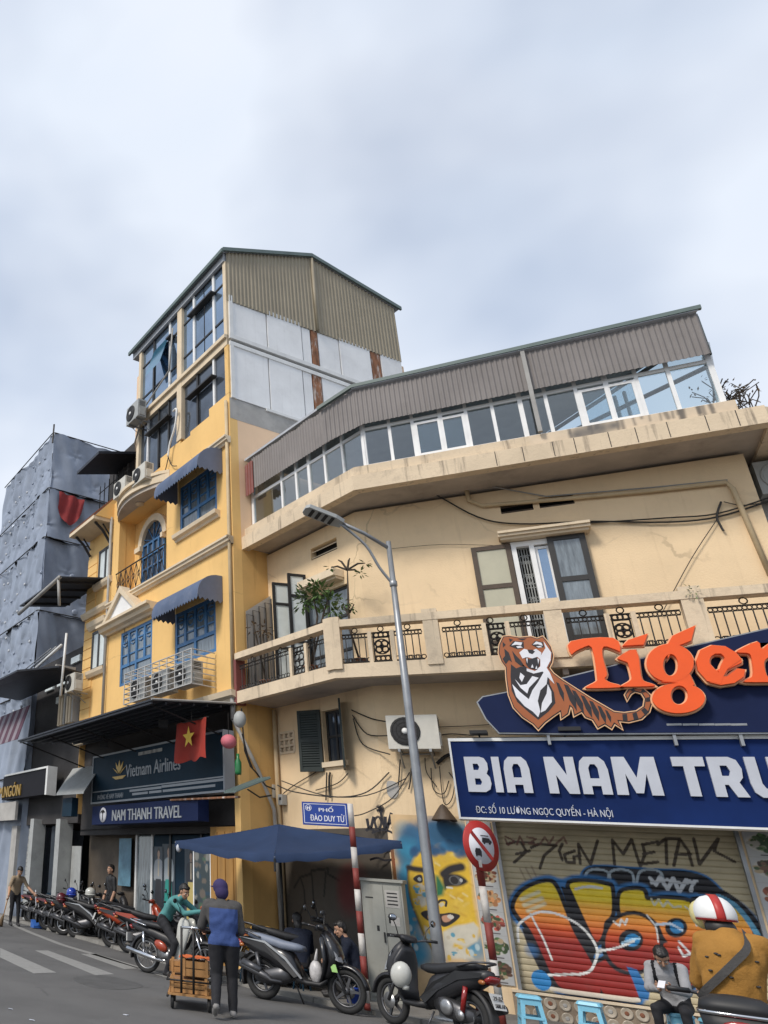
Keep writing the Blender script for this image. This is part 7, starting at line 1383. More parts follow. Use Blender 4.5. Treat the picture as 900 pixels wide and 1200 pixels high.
# grey trellis screen on the side wall behind the balcony
tr = thing('balcony_trellis', 'grey lattice screen with iron hoops at the balcony end against the yellow wall', 'screen', FS.P(11.1, 5.5, .1))
t0_, t1_ = FS.px(288, 700, .08)[0], FS.px(331, 700, .08)[0]; zt0_, zt1_ = FS.px(288, 716, .08)[1], FS.px(331, 690, .08)[1]
b = MB(); b.hexa([FS.P(t0_, 5.45, .06), FS.P(t1_, 5.45, .06), FS.P(t1_, zt1_, .06), FS.P(t0_, zt0_, .06), FS.P(t0_, 5.45, .07), FS.P(t1_, 5.45, .07), FS.P(t1_, zt1_, .07), FS.P(t0_, zt0_, .07)]); b.build('backing', M['concrete'], tr)
for k in range(6): a = t0_+(t1_-t0_)*(k+.5)/6; z = zt0_+(zt1_-zt0_)*(k+.5)/6-.15; b = MB(); b.ftube(FS, [(a-.1, 5.45, .1), (a-.1, z, .1), (a+.1, z, .1), (a+.1, 5.45, .1)], .014, 5); b.build('iron_hoop', M['iron'], tr)
# dry creeper on the roof corner
t = thing('roof_creeper', 'dry tangled creeper spilling over the right roof corner', 'plant', (4.0, 15.4, 9.8)); b = MB(); lf = MB()
for k in range(38):
    p = atY(rg.uniform(835, 885), rg.uniform(470, 482), 15.5); q = p+V(rg.uniform(-.3, .35), rg.uniform(-.2, .3), rg.uniform(.1, .5)); b.tube([tuple(p), tuple(p.lerp(q, .5)+V(rg.uniform(-.1, .1), 0, .08)), tuple(q)], .009, 4)
    if k % 2: leaf_clump(lf, q, .1, 5, .07, rg)
b.build('stem', M['bark'], t); lf.build('foliage', M['leaf_dry'], t)
b = MB()
leaf_clump(b, atY(812, 694, 14.98), .13, 60, .05, rg)
tag(b.build('moss_tuft', M['leaf'], kind='stuff'), 'tuft of moss growing on the balcony pillar right of the letter g', 'plant')
# ================================================================== motorbikes
M['rubber'] = mat('tyre_rubber', (.018, .018, .018), .8, var=.3, vscale=8)
M['alloy'] = mat('dark_alloy', (.10, .10, .105), .4, metal=.7, var=.2)
M['alloy_light'] = mat('bright_alloy', (.38, .38, .38), .35, metal=.8, var=.2)
M['chrome'] = mat('chrome', (.62, .62, .63), .15, metal=1, var=.05)
M['plastic'] = mat('black_plastic', (.014, .014, .015), .55, var=.2)
M['bike_black'] = mat('black_bike_paint', (.010, .010, .012), .28, var=.15, coat=.3, dirt=.1, dirt_col=(.06, .055, .05))
M['bike_charcoal'] = mat('charcoal_bike_paint', (.022, .022, .025), .45, var=.15, dirt=.15, dirt_col=(.07, .065, .06))
M['bike_red'] = mat('red_bike_paint', (.33, .045, .015), .3, var=.12, coat=.4)
M['bike_maroon'] = mat('maroon_bike_paint', (.10, .015, .02), .3, var=.12, coat=.4)
M['bike_white'] = mat('white_bike_paint', (.50, .50, .46), .35, var=.1, coat=.3)
M['seat_black'] = mat('black_seat_vinyl', (.018, .018, .02), .55, var=.2)
M['seat_blue'] = mat('blue_grey_seat_vinyl', (.17, .195, .25), .55, var=.15)
M['lamp_red'] = mat('red_tail_lamp', (.24, .012, .010), .2, var=.1, coat=.5)
M['lamp_amber'] = mat('amber_indicator', (.35, .12, .03), .2)
M['lamp_clear'] = mat('clear_headlamp', (.22, .23, .25), .12, spec=.8)
M['plate_white'] = mat('number_plate', (.55, .55, .53), .5, var=.1)
M['sticker_green'] = mat('green_sticker', (.30, .52, .16), .5)
M['mirror'] = mat('mirror_glass', (.35, .38, .42), .05, metal=1)
def wheel(parent, x, r, w, spokes, rim, hub_l):
    b = MB(); b.torus((x, 0, r), (0, 1, 0), r-w*.5, w*.5, 32, 8); wl = b.build('wheel', M['rubber'], parent)
    b = MB(); b.torus((x, 0, r), (0, 1, 0), r-w*1.05, w*.22, 28, 6)
    b.lathe([(.045, -.05), (.05, -.03), (.05, .03), (.045, .05)], (x, 0, r), (0, 1, 0), 12); b.build('rim', M[rim], wl)
    q = MB()
    for k in range(spokes):
        a = 2*math.pi*k/spokes; d = Vector((math.cos(a), 0, math.sin(a))); p = Vector((x, 0, r)); t_ = .013 if spokes < 9 else .004
        if spokes < 9:
            n_ = Vector((-math.sin(a), 0, math.cos(a))); c0, c1 = p+d*.04, p+d*(r-w*1.0); q.hexa([c0-n_*.022-V(0, t_, 0), c0+n_*.022-V(0, t_, 0), c1+n_*.014-V(0, t_, 0), c1-n_*.014-V(0, t_, 0), c0-n_*.022+V(0, t_, 0), c0+n_*.022+V(0, t_, 0), c1+n_*.014+V(0, t_, 0), c1-n_*.014+V(0, t_, 0)])
        else: q.tube([p+d*.045+V(0, .03 if k % 2 else -.03, 0), p+d*(r-w)], .0035, 4)
    q.build('spokes', M[rim], wl)
    q = MB(); q.lathe([(hub_l, -.004), (hub_l, .004)], (x, .06, r), (0, 1, 0), 20); q.build('brake_disc', M['alloy_light'], wl)
    return wl
def fender(mb, x, r, w, a0, a1, t=.012, n=12, cx=0):
    rs = []
    for i in range(n+1):
        a = a0+(a1-a0)*i/n; d = Vector((math.cos(a), 0, math.sin(a))); c = Vector((x, 0, r))
        rs.append([c+d*(cx-.02)+V(0, -w, 0), c+d*(cx+.012)+V(0, -w*.7, 0), c+d*(cx+.022), c+d*(cx+.012)+V(0, w*.7, 0), c+d*(cx-.02)+V(0, w, 0), c+d*(cx-.035)+V(0, w*.9, 0), c+d*(cx-.01), c+d*(cx-.035)+V(0, -w*.9, 0)])
    mb.smooth = True; mb.rings(rs); mb.smooth = False; return mb
def scooter(label, group=None, paint='bike_black', trim='plastic', seat='seat_black', rim='alloy', helmet=False, plate_text=None, red_shock=False, top_box=False, lod=2, sticker=False, mirrors=True, tail='lamp_red', accent=None):
    """step-through scooter, local x forward, wheels at -0.64 and +0.64"""
    t = thing('scooter', label, 'motorbike', (0, 0, 0), group); r = .285
    wheel(t, -.64, r, .105, 5, rim, .085); wheel(t, .64, r, .085, 5, rim, .10)
    P = M[paint]
    b = MB(); b.loft([((-1.00, 0, .80), .045, .03, -.25), ((-.94, 0, .77), .10, .07, -.2), ((-.75, 0, .71), .145, .11, -.1), ((-.50, 0, .64), .165, .145, -.05), ((-.28, 0, .57), .165, .18, 0), ((-.12, 0, .50), .15, .19, .15), ((-.02, 0, .42), .13, .16, .35)], 18); b.build('rear_body', P, t)
    for s in (-1, 1):
        b = MB(); P4 = [(-.98, .80), (-.60, .78), (-.22, .60), (.02, .40), (-.08, .35), (-.30, .52), (-.62, .68), (-.95, .75)]; b.prism([V(x, s*.148, z) for x, z in P4], [V(x, s*(.172 if -.9 < x < -.05 else .15), z) for x, z in P4]); b.build('side_panel', M[accent or trim], t)
    b = MB(); b.loft([((-.86, 0, .865), .10, .03, -.12), ((-.72, 0, .845), .135, .055, -.12), ((-.48, 0, .80), .16, .07, -.08), ((-.30, 0, .765), .165, .07, 0), ((-.08, 0, .755), .14, .06, .05), ((.02, 0, .755), .10, .035, .1)], 16, 3.2); b.build('seat', M[seat], t)
    b = MB(); b.tube(smooth([(-.62, -.16, .83), (-.86, -.15, .90), (-1.0, -.07, .92), (-1.0, .07, .92), (-.86, .15, .90), (-.62, .16, .83)], 4), .014, 6); b.build('grab_rail', M['alloy'], t)
    b = MB(); b.loft([((-.06, 0, .34), .14, .05, 0), ((.10, 0, .31), .155, .035, 0), ((.30, 0, .31), .155, .035, 0), ((.38, 0, .36), .14, .05, -.5)], 12, 4); b.build('floorboard', M[trim], t)
    b = MB(); b.loft([((.30, 0, .34), .14, .03, -1.2), ((.37, 0, .48), .19, .035, -1.35), ((.40, 0, .64), .225, .04, -1.35), ((.37, 0, .80), .20, .045, -1.2), ((.33, 0, .92), .13, .05, -1.1), ((.31, 0, .98), .07, .04, -1.0)], 16); b.build('leg_shield', P, t)
    b = MB(); b.loft([((.38, 0, .40), .11, .08, -1.2), ((.46, 0, .52), .16, .11, -1.15), ((.51, 0, .66), .185, .12, -1.1), ((.48, 0, .80), .175, .11, -1.05), ((.41, 0, .92), .13, .085, -1.0), ((.35, 0, 1.0), .09, .06, -.9)], 16, 2.2); b.build('front_cowl', P, t)
    for s in (-1, 1):
        b = MB(); P4 = [(.48, .90), (.60, .73), (.635, .64), (.585, .66), (.53, .78)]; b.prism([V(x, s*.07, z) for x, z in P4], [V(x-.035, s*.165, z) for x, z in P4]); b.build('headlight', M['lamp_clear'], t)
        b = MB(); b.tube([(.46, s*.06, .66), (.64, s*.075, r)], .022, 6); b.build('fork_leg', M['alloy'], t)
        b = MB(); b.tube([(-.70, s*.13, .62), (-.62, s*.13, .33)], .03, 8); b.build('shock_absorber', M['lamp_red' if red_shock else 'alloy'], t)
    b = MB(); fender(b, .64, r, .075, .15, 2.6, cx=.325); b.build('front_fender', P, t)
    b = MB(); fender(b, -.64, r, .075, 1.2, 3.5, cx=.34); b.build('rear_fender', M['plastic'], t)
    b = MB(); b.loft([((.36, 0, 1.02), .06, .05, -.4), ((.34, 0, 1.07), .13, .05, -.2), ((.28, 0, 1.07), .14, .045, 0), ((.22, 0, 1.05), .08, .03, 0)], 12); b.build('handlebar_cowl', P, t)
    b = MB(); b.tube(smooth([(.16, -.36, 1.08), (.24, -.22, 1.07), (.31, 0, 1.03), (.24, .22, 1.07), (.16, .36, 1.08)], 4), .014, 6); hb = b.build('handlebar', M['alloy'], t)
    for s in (-1, 1):
        b = MB(); b.tube([(.22, s*.24, 1.075), (.155, s*.37, 1.08)], .019, 8); b.build('grip', M['plastic'], hb)
        b = MB(); b.tube([(.27, s*.20, 1.075), (.25, s*.36, 1.075)], .007, 5); b.build('brake_lever', M['alloy_light'], hb)
        if mirrors:
            b = MB(); b.tube([(.25, s*.22, 1.08), (.24, s*.27, 1.20), (.22, s*.33, 1.27)], .007, 5); b.ball((.20, s*.36, 1.30), (.022, .062, .045), 10, 6, Matrix.Rotation(-.3*s, 3, 'Z')); mr = b.build('mirror', M['plastic'], t)
            b = MB(); b.ball((.182, s*.36, 1.30), (.008, .052, .036), 10, 6, Matrix.Rotation(-.3*s, 3, 'Z')); b.build('mirror_glass', M['mirror'], mr)
    b = MB(); b.loft([((-.72, -.02, .30), .09, .07, 0), ((-.55, 0, .32), .14, .11, 0), ((-.35, .02, .36), .15, .13, 0), ((-.18, 0, .40), .12, .10, .2)], 12, 3); b.build('engine', M['alloy'], t)
    b = MB(); b.lathe([(.085, -.02), (.09, 0), (.09, .03), (.07, .045)], (-.42, .15, .36), (0, 1, 0), 14); b.lathe([(.06, 0), (.06, .03)], (-.60, .13, .30), (0, 1, 0), 12); b.build('engine_cover', M['alloy_light'], t)
    b = MB(); b.tube([(-.28, -.15, .27), (-.45, -.17, .27), (-.52, -.175, .31), (-.98, -.175, .45)], [.022, .025, .055, .05], 12); ex = b.build('exhaust', M['alloy'], t)
    b = MB(); b.tube([(-.60, -.178, .375), (-.90, -.178, .466)], .058, 12); b.build('heat_shield', M['alloy'], ex)
    b = MB(); b.loft([((-1.03, 0, .775), .085, .022, -1.2), ((-.99, 0, .73), .12, .04, -1.2), ((-.95, 0, .69), .09, .03, -1.2)], 12); b.build('tail_light', M[tail], t)
    for s in (-1, 1): b = MB(); b.ball((-.95, s*.135, .70), (.05, .025, .028), 8, 6); b.build('indicator', M['lamp_amber'], t)
    b = MB(); b.loft([((-.86, 0, .60), .07, .02, -.9), ((-.98, 0, .52), .075, .015, -1.0), ((-1.06, 0, .40), .06, .01, -1.1)], 10, 4); b.build('mudguard', M['plastic'], t)
    FP = Fr((-1.045, 0, .50), (0, -1, 0), (-1, 0, 0)); b = MB(); Q = [V(-1.0, y, z) for y, z in ((-.095, .60), (.095, .60))]+[V(-1.065, .095, .44), V(-1.065, -.095, .44)]; b.prism(Q, [q+V(-.008, 0, -.003) for q in Q]); pl_ = b.build('number_plate', M['plate_white'], t)
    if plate_text:
        FPl = Fr((-1.02, 0, 0), (0, -1, 0), (-1, 0, 0))
        for k, s in enumerate(plate_text): text(s, FPl, 0, .555-.075*k, .008+.022*k+.012, .045, .005, M['print_black'], 'plate_digits', pl_, width=.15)
    b = MB(); b.tube([(-.18, .12, .28), (-.10, .22, .03)], .012, 6); b.build('kickstand', M['alloy'], t)
    if sticker: b = MB(); b.prism([V(.47, -.16, .60), V(.55, -.15, .60), V(.58, -.15, .50), V(.50, -.16, .50)], [V(.47, -.165, .60), V(.55, -.158, .60), V(.58, -.158, .50), V(.50, -.165, .50)]); b.build('green_sticker', M['sticker_green'], t)
    if accent is None and paint == 'bike_black':
        for s in (-1, 1): b = MB(); P4 = [(-.96, .805), (-.55, .76), (-.22, .57), (.02, .345), (.05, .36), (-.2, .60), (-.54, .79)]; b.prism([V(x, s*.160, z) for x, z in P4], [V(x, s*.176, z) for x, z in P4]); b.build('silver_stripe', M['alloy_light'], t)
    return t
def put(t, x, y, rz, lean=0, z=0, roll=-.09):
    t.location = (x, y, z); t.rotation_euler = (roll, 0, rz); return t
def pz(p): return PH if BN.dot(p) > 9.75 or (p.y > 13.75 and p.x > -2.6) else 0
# big black scooter broadside in front of the umbrella
g0, g1 = ground(308, 1171), ground(409, 1189); c = (g0+g1)/2; d = (g1-g0); t = scooter('black scooter with a blue grey seat, parked broadside before the umbrella', seat='seat_blue', rim='alloy', sticker=True)
put(t, c.x, c.y, math.atan2(d.y, d.x))
# plastic bag hanging in its footwell
b = MB(); q = c+Vector((d.x, d.y, 0)).normalized()*.22; b.loft([((0, 0, .36), .10, .07, 0), ((0, 0, .48), .11, .085, 0)], 10, 2) if False else b.ball((q.x, q.y-.03, .47), (.10, .08, .16), 10, 8); b.tube([(q.x, q.y-.03, .60), (q.x+.03, q.y-.02, .78)], [.035, .01], 6); tag(b.build('plastic_bag', mat('thin_white_plastic', (.50, .48, .47), .4, var=.3, vscale=14)), 'white plastic bag hanging in the footwell of the broadside black scooter', 'bag')
# black scooter seen from behind, beside the lamp post
g0 = ground(462, 1201); hd_ = Vector((-.80, .60, 0)).normalized(); c = g0-hd_*.64; t = scooter('black scooter with a number plate and red shock absorbers beside the lamp post', paint='bike_charcoal', rim='alloy', plate_text=('29-B2', '508.18'), red_shock=True)
put(t, c.x, c.y, math.atan2(hd_.y, hd_.x), roll=.07)
b = MB(); q = c+hd_*.20+Vector((-hd_.y, hd_.x, 0))*.22; b.ball((q.x, q.y, .64), (.13, .11, .16), 14, 10, Matrix.Rotation(.35, 3, 'Y')); b.lathe([(.04, 0), (.05, .05)], (q.x+.04, q.y, .47), seg=8); tag(b.build('helmet', M['bike_white']), 'white helmet hung on the hook of the black scooter with the plate', 'helmet')
b = MB(); q2 = c-hd_*.55; b.prism([V(q2.x, q2.y-.19, .52), V(q2.x+.2, q2.y-.13, .54), V(q2.x+.16, q2.y-.13, .62), V(q2.x, q2.y-.19, .64)], [V(q2.x, q2.y-.196, .52), V(q2.x+.2, q2.y-.136, .54), V(q2.x+.16, q2.y-.136, .62), V(q2.x, q2.y-.196, .64)]); o = b.build('side_sticker', M['sticker_green'], None); o.parent = t; o.matrix_parent_inverse = t.matrix_world.inverted() if False else Matrix.Identity(4); o.location = (0, 0, 0)
bpy.data.objects.remove(o)
# row of black scooters parked at the left, copies of one build
row = scooter('x', 'scooters parked in a row by the kerb', rim='alloy'); row2 = scooter('x', 'scooters parked in a row by the kerb', paint='bike_charcoal', accent='plastic', seat='seat_black', rim='alloy_light'); row3 = scooter('x', 'scooters parked in a row by the kerb', paint='bike_charcoal', accent='bike_maroon', tail='lamp_red')
spots = [((88, 1099), 'black scooter nearest the red ones in the parked row, exhaust toward the street'), ((74, 1096), 'second black scooter in the parked row, counted from the red ones'), ((64, 1093), 'third black scooter in the parked row, counted from the red ones'), ((55, 1090), 'fourth black scooter in the parked row, counted from the red ones'), ((46, 1086), 'fifth black scooter in the parked row, next to the last one'), ((37, 1083), 'last scooter of the parked row, nearest the sweeping person')]
hx = (BN*.72-BS*.70).normalized(); ra = math.atan2(hx.y, hx.x)
for k, ((x, y), l) in enumerate(spots):
    g = ground(x, y); c = g+hx*.64
    src = (row, row2, row, row3, row2, row3)[k]
    if k in (0, 1, 3): o = src; o['label'] = l
    else: o = copy_thing(src, (0, 0, 0), 0, l)
    put(o, c.x, c.y, ra+[0, .05, -.06, .04, -.03, .08][k], z=0.0 if k < 1 else 0)
for k, (f, l) in enumerate(((.7, 'black scooter in the second rank, behind the one nearest the red scooters'), (2.6, 'charcoal scooter in the second rank, behind the blue helmet'), (4.3, 'dark scooter in the second rank, behind the last ones of the row'))):
    g = ground(*spots[int(f)][0])+hx*1.15+BN*.25-BS*.2; o = copy_thing((row, row2, row)[k], (0, 0, 0), 0, l); put(o, g.x+.1, g.y, ra+[.5, -.3, .25][k], z=PH)
# helmets and covers on the row
for (x, y), col, l in (((84, 1046), 'bike_blue', 'blue helmet on a mirror of the parked scooter row'), ((106, 1046), 'bike_white', 'white helmet on the handlebar of the parked scooter row'), ((72, 1052), 'bike_maroon', 'maroon helmet on a seat of the parked scooter row')):
    if col == 'bike_blue': M[col] = mat('blue_helmet_paint', (.02, .05, .35), .2, coat=.5)
    p = ground(78, 1095)+hx*(1.0 if col != 'bike_maroon' else .5); d = ray(x, y); q = CAMC+d*((p-CAMC).dot(CAMF)); b = MB(); b.ball(q, (.14, .15, .13), 14, 9); b.torus(q-V(0, 0, .05), (0, 0, 1), .135, .02, 14, 5); tag(b.build('helmet', M[col]), l, 'helmet')
# red scooters
for (x, y), l, pn, dr in (((131, 1111), 'orange red scooter with its tail light toward the road, nearest the black row', 'bike_red', 0), ((152, 1117), 'black and red scooter between the orange red one and the teal rider', 'bike_black', .1)):
    g = ground(x, y); c = g+hx*.64; t = scooter(l, 'red scooters beside the teal rider', paint=pn, accent=('bike_red' if pn == 'bike_black' else 'bike_charcoal'), rim='alloy', tail='lamp_red'); put(t, c.x, c.y, ra+dr)
g = ground(190, 1112); t = scooter('red scooter facing out, half hidden behind the teal rider', 'red scooters beside the teal rider', paint='bike_red', accent='bike_maroon'); put(t, g.x+.2, g.y+.55, ra+2.2, z=PH)
g = ground(18, 1074); t = scooter('maroon scooter behind the sweeping person at the left edge', 'scooters parked in a row by the kerb', paint='bike_maroon', accent='bike_red'); put(t, g.x-1.2, g.y+.3, ra+.3)
g = ground(372, 1140); t = scooter('dark scooter standing in the shade under the umbrella behind the broadside scooter', paint='bike_charcoal'); put(t, -3.85, 15.15, .25, z=PH)
t = scooter('dark scooter squeezed between the person with the cart and the broadside scooter', paint='bike_charcoal'); g = ground(292, 1160); put(t, g.x-.95, g.y+.85, .05, z=0)
# underbone bike of the teal rider, with a pale leg shield
def underbone(label):
    t = thing('underbone_motorbike', label, 'motorbike', (0, 0, 0)); r = .29
    wheel(t, -.61, r, .07, 24, 'alloy_light', .07); wheel(t, .61, r, .065, 24, 'alloy_light', .08)
    b = MB(); b.loft([((-.92, 0, .74), .06, .04, -.2), ((-.70, 0, .70), .10, .07, -.1), ((-.40, 0, .64), .10, .08, 0), ((-.15, 0, .57), .085, .10, .2), ((.05, 0, .46), .06, .08, .3), ((.25, 0, .52), .055, .07, -.5), ((.36, 0, .72), .055, .06, -1.0)], 14); b.build('frame_body', M['bike_charcoal'], t)
    b = MB(); b.loft([((-.80, 0, .80), .09, .03, -.05), ((-.60, 0, .79), .13, .05, 0), ((-.30, 0, .77), .13, .05, 0), ((-.05, 0, .74), .09, .04, .1)], 14, 3); b.build('seat', M['seat_black'], t)
    for s in (-1, 1):
        b = MB(); P4 = smooth([(.02, .27), (.10, .22), (.20, .26), (.24, .42), (.32, .62), (.37, .80), (.33, .93), (.22, .96), (.14, .86), (.11, .66), (.05, .46)], 3, True); b.smooth = True; b.rings([[V(x, s*(.12 if k == 0 else .155 if k == 1 else .175 if k == 2 else .17), z*(1 if k < 3 else 1)) + (V(0, 0, 0) if k < 2 else (V(.19, s*.01, .6)-V(x, 0, z))*.12) for x, z in P4] for k in range(3)]); b.build('leg_shield', M['bike_white'], t)
        b = MB(); b.tube([(.42, s*.06, .78), (.61, s*.075, r)], .02, 6); b.build('fork_leg', M['chrome'], t)
        b = MB(); b.tube([(-.62, s*.12, .66), (-.60, s*.12, .31)], .024, 8); b.build('shock_absorber', M['chrome'], t)
        b = MB(); b.tube(smooth([(.36, 0, .98), (.30, s*.14, 1.0), (.20, s*.34, .98)], 4), .013, 6); b.tube([(.24, s*.25, .99), (.18, s*.37, .975)], .018, 8); b.build('handlebar', M['plastic'], t)
        b = MB(); b.tube([(.26, s*.22, .99), (.24, s*.28, 1.12), (.22, s*.33, 1.2)], .006, 5); b.ball((.2, s*.36, 1.22), (.02, .06, .04), 10, 6); b.build('mirror', M['plastic'], t)
    b = MB(); b.loft([((.48, 0, .90), .07, .05, -1.0), ((.47, 0, .97), .10, .05, -.6), ((.38, 0, 1.01), .11, .05, -.2), ((.30, 0, 1.0), .08, .04, 0)], 14); b.build('handlebar_cowl', M['bike_charcoal'], t)
    b = MB(); b.ball((.50, 0, .93), (.03, .085, .06), 12, 8); b.build('headlight', M['lamp_clear'], t)
    b = MB(); fender(b, .61, r, .06, .3, 2.5, cx=.325); b.build('front_fender', M['bike_charcoal'], t); b = MB(); fender(b, -.61, r, .06, .9, 3.4, cx=.335); b.build('rear_fender', M['bike_charcoal'], t)
    b = MB(); b.loft([((-.32, 0, .36), .10, .08, 0), ((-.12, 0, .34), .13, .12, 0), ((.08, 0, .36), .09, .08, 0)], 12, 3); b.lathe([(.08, -.14), (.085, -.1), (.085, .1), (.08, .14)], (-.12, 0, .33), (0, 1, 0), 14); b.build('engine', M['alloy_light'], t)
    b = MB(); b.tube([(.05, -.1, .30), (-.20, -.13, .24), (-.36, -.14, .26), (-.95, -.15, .36)], [.02, .022, .045, .042], 12); b.build('exhaust', M['chrome'], t)
    b = MB(); b.tube(smooth([(-.55, -.14, .76), (-.85, -.13, .82), (-.98, 0, .84), (-.85, .13, .82), (-.55, .14, .76)], 4), .013, 6); b.build('grab_rail', M['chrome'], t)
    b = MB(); b.loft([((-.97, 0, .74), .06, .03, -1.2), ((-.92, 0, .68), .06, .03, -1.2)], 10); b.build('tail_light', M['lamp_red'], t)
    b = MB(); b.hexa([V(-1.02, y, z) for y, z in ((-.09, .47), (.09, .47), (.09, .61), (-.09, .61))]+[V(-1.0, y, z) for y, z in ((-.09, .47), (.09, .47), (.09, .61), (-.09, .61))]); b.build('number_plate', M['plate_white'], t)
    b = MB(); b.tube([(-.32, -.19, .29), (-.05, -.20, .28)], .015, 6); b.tube([(-.32, .19, .29), (-.05, .20, .28)], .015, 6); b.tube([(-.2, -.2, .285), (-.2, .2, .285)], .012, 6); b.build('foot_pegs', M['plastic'], t)
    b = MB(); b.ball((-.22, -.15, .47), (.15, .05, .08), 10, 6, Matrix.Rotation(.4, 3, 'Y')); b.build('side_cover', M['bike_red'], t)
    b = MB(); b.tube([(-.15, .12, .28), (-.08, .22, .03)], .012, 6); b.build('kickstand', M['alloy'], t)
    return t
gT = ground(172, 1140); hT = Vector((.985, -.17, 0)).normalized(); ub = underbone('dark underbone motorbike with a cream leg shield, carrying the teal rider'); cT = gT+hT*.61; put(ub, cT.x, cT.y, math.atan2(hT.y, hT.x), roll=0)
# the mustard rider's scooter at the lower right, with a top box
RP = CAMC+ray(860, 1186)*4.95; hR = Vector((.80, .60, 0)).normalized(); hR = Vector((CAMF.x, CAMF.y, 0)).normalized(); hR = Vector((.10, .995, 0)).normalized()
cR = Vector((RP.x+.10, RP.y+.78, 0)); t = scooter('black scooter ridden by the person in the mustard sweater, with a top box', paint='bike_black', tail='lamp_red', mirrors=False); put(t, cR.x, cR.y, math.atan2(hR.y, hR.x), roll=0)
tb = Vector((cR.x, cR.y, 0))-hR*.86
bx_ = thing('top_box', 'round black top box with a silver rim and red reflector behind the mustard rider', 'box', (tb.x, tb.y, .90)); SX = Vector((hR.y, -hR.x, 0))
def tbx(name, m, zs): b = MB(); b.smooth = True; b.rings([[tb+V(0, 0, z)+SX*(w*math.copysign(abs(math.cos(a))**.6, math.cos(a)))+hR*(w*.75*math.copysign(abs(math.sin(a))**.6, math.sin(a))) for a in np.linspace(0, 2*math.pi, 24, endpoint=False)] for z, w in zs]); return b.build(name, m, bx_)
tbx('box_body', M['plastic'], [(.89, .15), (.92, .19), (1.02, .205)]); tbx('rim', M['chrome'], [(1.02, .212), (1.035, .215), (1.04, .21)]); tbx('lid', M['plastic'], [(1.04, .205), (1.09, .19), (1.125, .13), (1.135, .05)])
b = MB(); c = tb-hR*.158+V(0, 0, .965); b.ball(c, (.10, .015, .035), 12, 6, Matrix.Rotation(math.atan2(hR.y, hR.x)-math.pi/2, 3, 'Z')); b.build('reflector', M['lamp_red'], bx_)
b = MB(); b.hexa([tb+V(0, 0, z)+SX*x+hR*y for z in (.86, .89) for x, y in ((-.1, -.1), (.1, -.1), (.1, .15), (-.1, .15))]); b.build('mount', M['alloy'], bx_)
# ================================================================== hand cart with crates
M['crate_wood'] = mat('crate_wood', (.42, .22, .08), .75, var=.25, vscale=5, stretch=(3, 3, 1))
M['carton'] = mat('brown_carton', (.30, .16, .075), .8, var=.2, vscale=5)
gC = ground(226, 1172); hC = Vector((-.35, .94, 0)).normalized(); sC = Vector((hC.y, -hC.x, 0)); gC = ground(224, 1180)
FCt = lambda x, y, z: gC+sC*x+hC*y+V(0, 0, z)
ct = thing('hand_cart', 'low wooden platform cart on four wheels with a tall metal push bar', 'cart', (gC.x, gC.y, 0)); 
def cbox(mb, x0, x1, y0, y1, z0, z1): return mb.hexa([FCt(x, y, z) for z in (z0, z1) for x, y in ((x0, y0), (x1, y0), (x1, y1), (x0, y1))])
for k in range(5): b = MB(); cbox(b, -.30, .30, -.45+k*.19, -.27+k*.19, .165, .19); b.build('deck_plank', M['crate_wood'], ct)
for x in (-.30, .30): b = MB(); b.tube([FCt(x, -.47, .155), FCt(x, .49, .155)], .018, 6); b.build('frame_bar', M['iron'], ct)
for y in (-.46, .48): b = MB(); b.tube([FCt(-.30, y, .34), FCt(.30, y, .34)], .012, 6); b.build('rail', M['iron'], ct)
for x in (-.31, .31): b = MB(); b.tube([FCt(x, -.46, .34), FCt(x, .48, .34)], .012, 6); b.build('rail', M['iron'], ct)
for x in (-.24, .24):
    for y in (-.36, .38): b = MB(); b.torus(FCt(x, y, .085), sC, .06, .025, 16, 6); w_ = b.build('wheel', M['rubber'], ct); b = MB(); b.lathe([(.045, -.015), (.045, .015)], FCt(x, y, .085), sC, 12); b.build('hub', M['alloy'], w_); b = MB(); b.tube([FCt(x, y, .085), FCt(x, y, .165)], .015, 5); b.build('fork', M['iron'], ct)
for x in (-.12, .04): b = MB(); b.tube([FCt(x, -.48, .2), FCt(x, -.50, .98)], .016, 6); b.build('push_post', M['iron'], ct)
b = MB(); b.tube([FCt(-.12, -.50, .97), FCt(.28, -.52, .98)], .018, 6); b.build('push_bar', M['chrome'], ct)
def crate(x, y, z, w, d, h, label, slats=3):
    t = thing('wooden_crate', label, 'crate', FCt(x, y, z), 'wooden crates on the hand cart'); th = .012
    for sx in (-1, 1):
        for k in range(slats): b = MB(); z0 = z+h*k/slats+.004; z1 = z+h*(k+1)/slats-.008; cbox(b, x+sx*w/2-th/2, x+sx*w/2+th/2, y-d/2, y+d/2, z0, z1); b.build('slat', M['crate_wood'], t)
    for sy in (-1, 1):
        for k in range(slats): b = MB(); z0 = z+h*k/slats+.004; z1 = z+h*(k+1)/slats-.008; cbox(b, x-w/2+th, x+w/2-th, y+sy*d/2-th/2, y+sy*d/2+th/2, z0, z1); b.build('slat', M['crate_wood'], t)
        for sx in (-1, 1): b = MB(); cbox(b, x+sx*(w/2-.03)-.018, x+sx*(w/2-.03)+.018, y+sy*(d/2+.009)-.006, y+sy*(d/2+.009)+.006, z, z+h+.02); b.build('corner_post', M['crate_wood'], t)
    b = MB(); cbox(b, x-w/2+.02, x+w/2-.02, y-d/2+.02, y+d/2-.02, z, z+.02); b.build('base_board', M['crate_wood'], t); b = MB(); cbox(b, x-w/2+.025, x+w/2-.025, y-d/2+.025, y+d/2-.025, z+.02, z+h*.92); b.build('packed_goods', M['carton'], t)
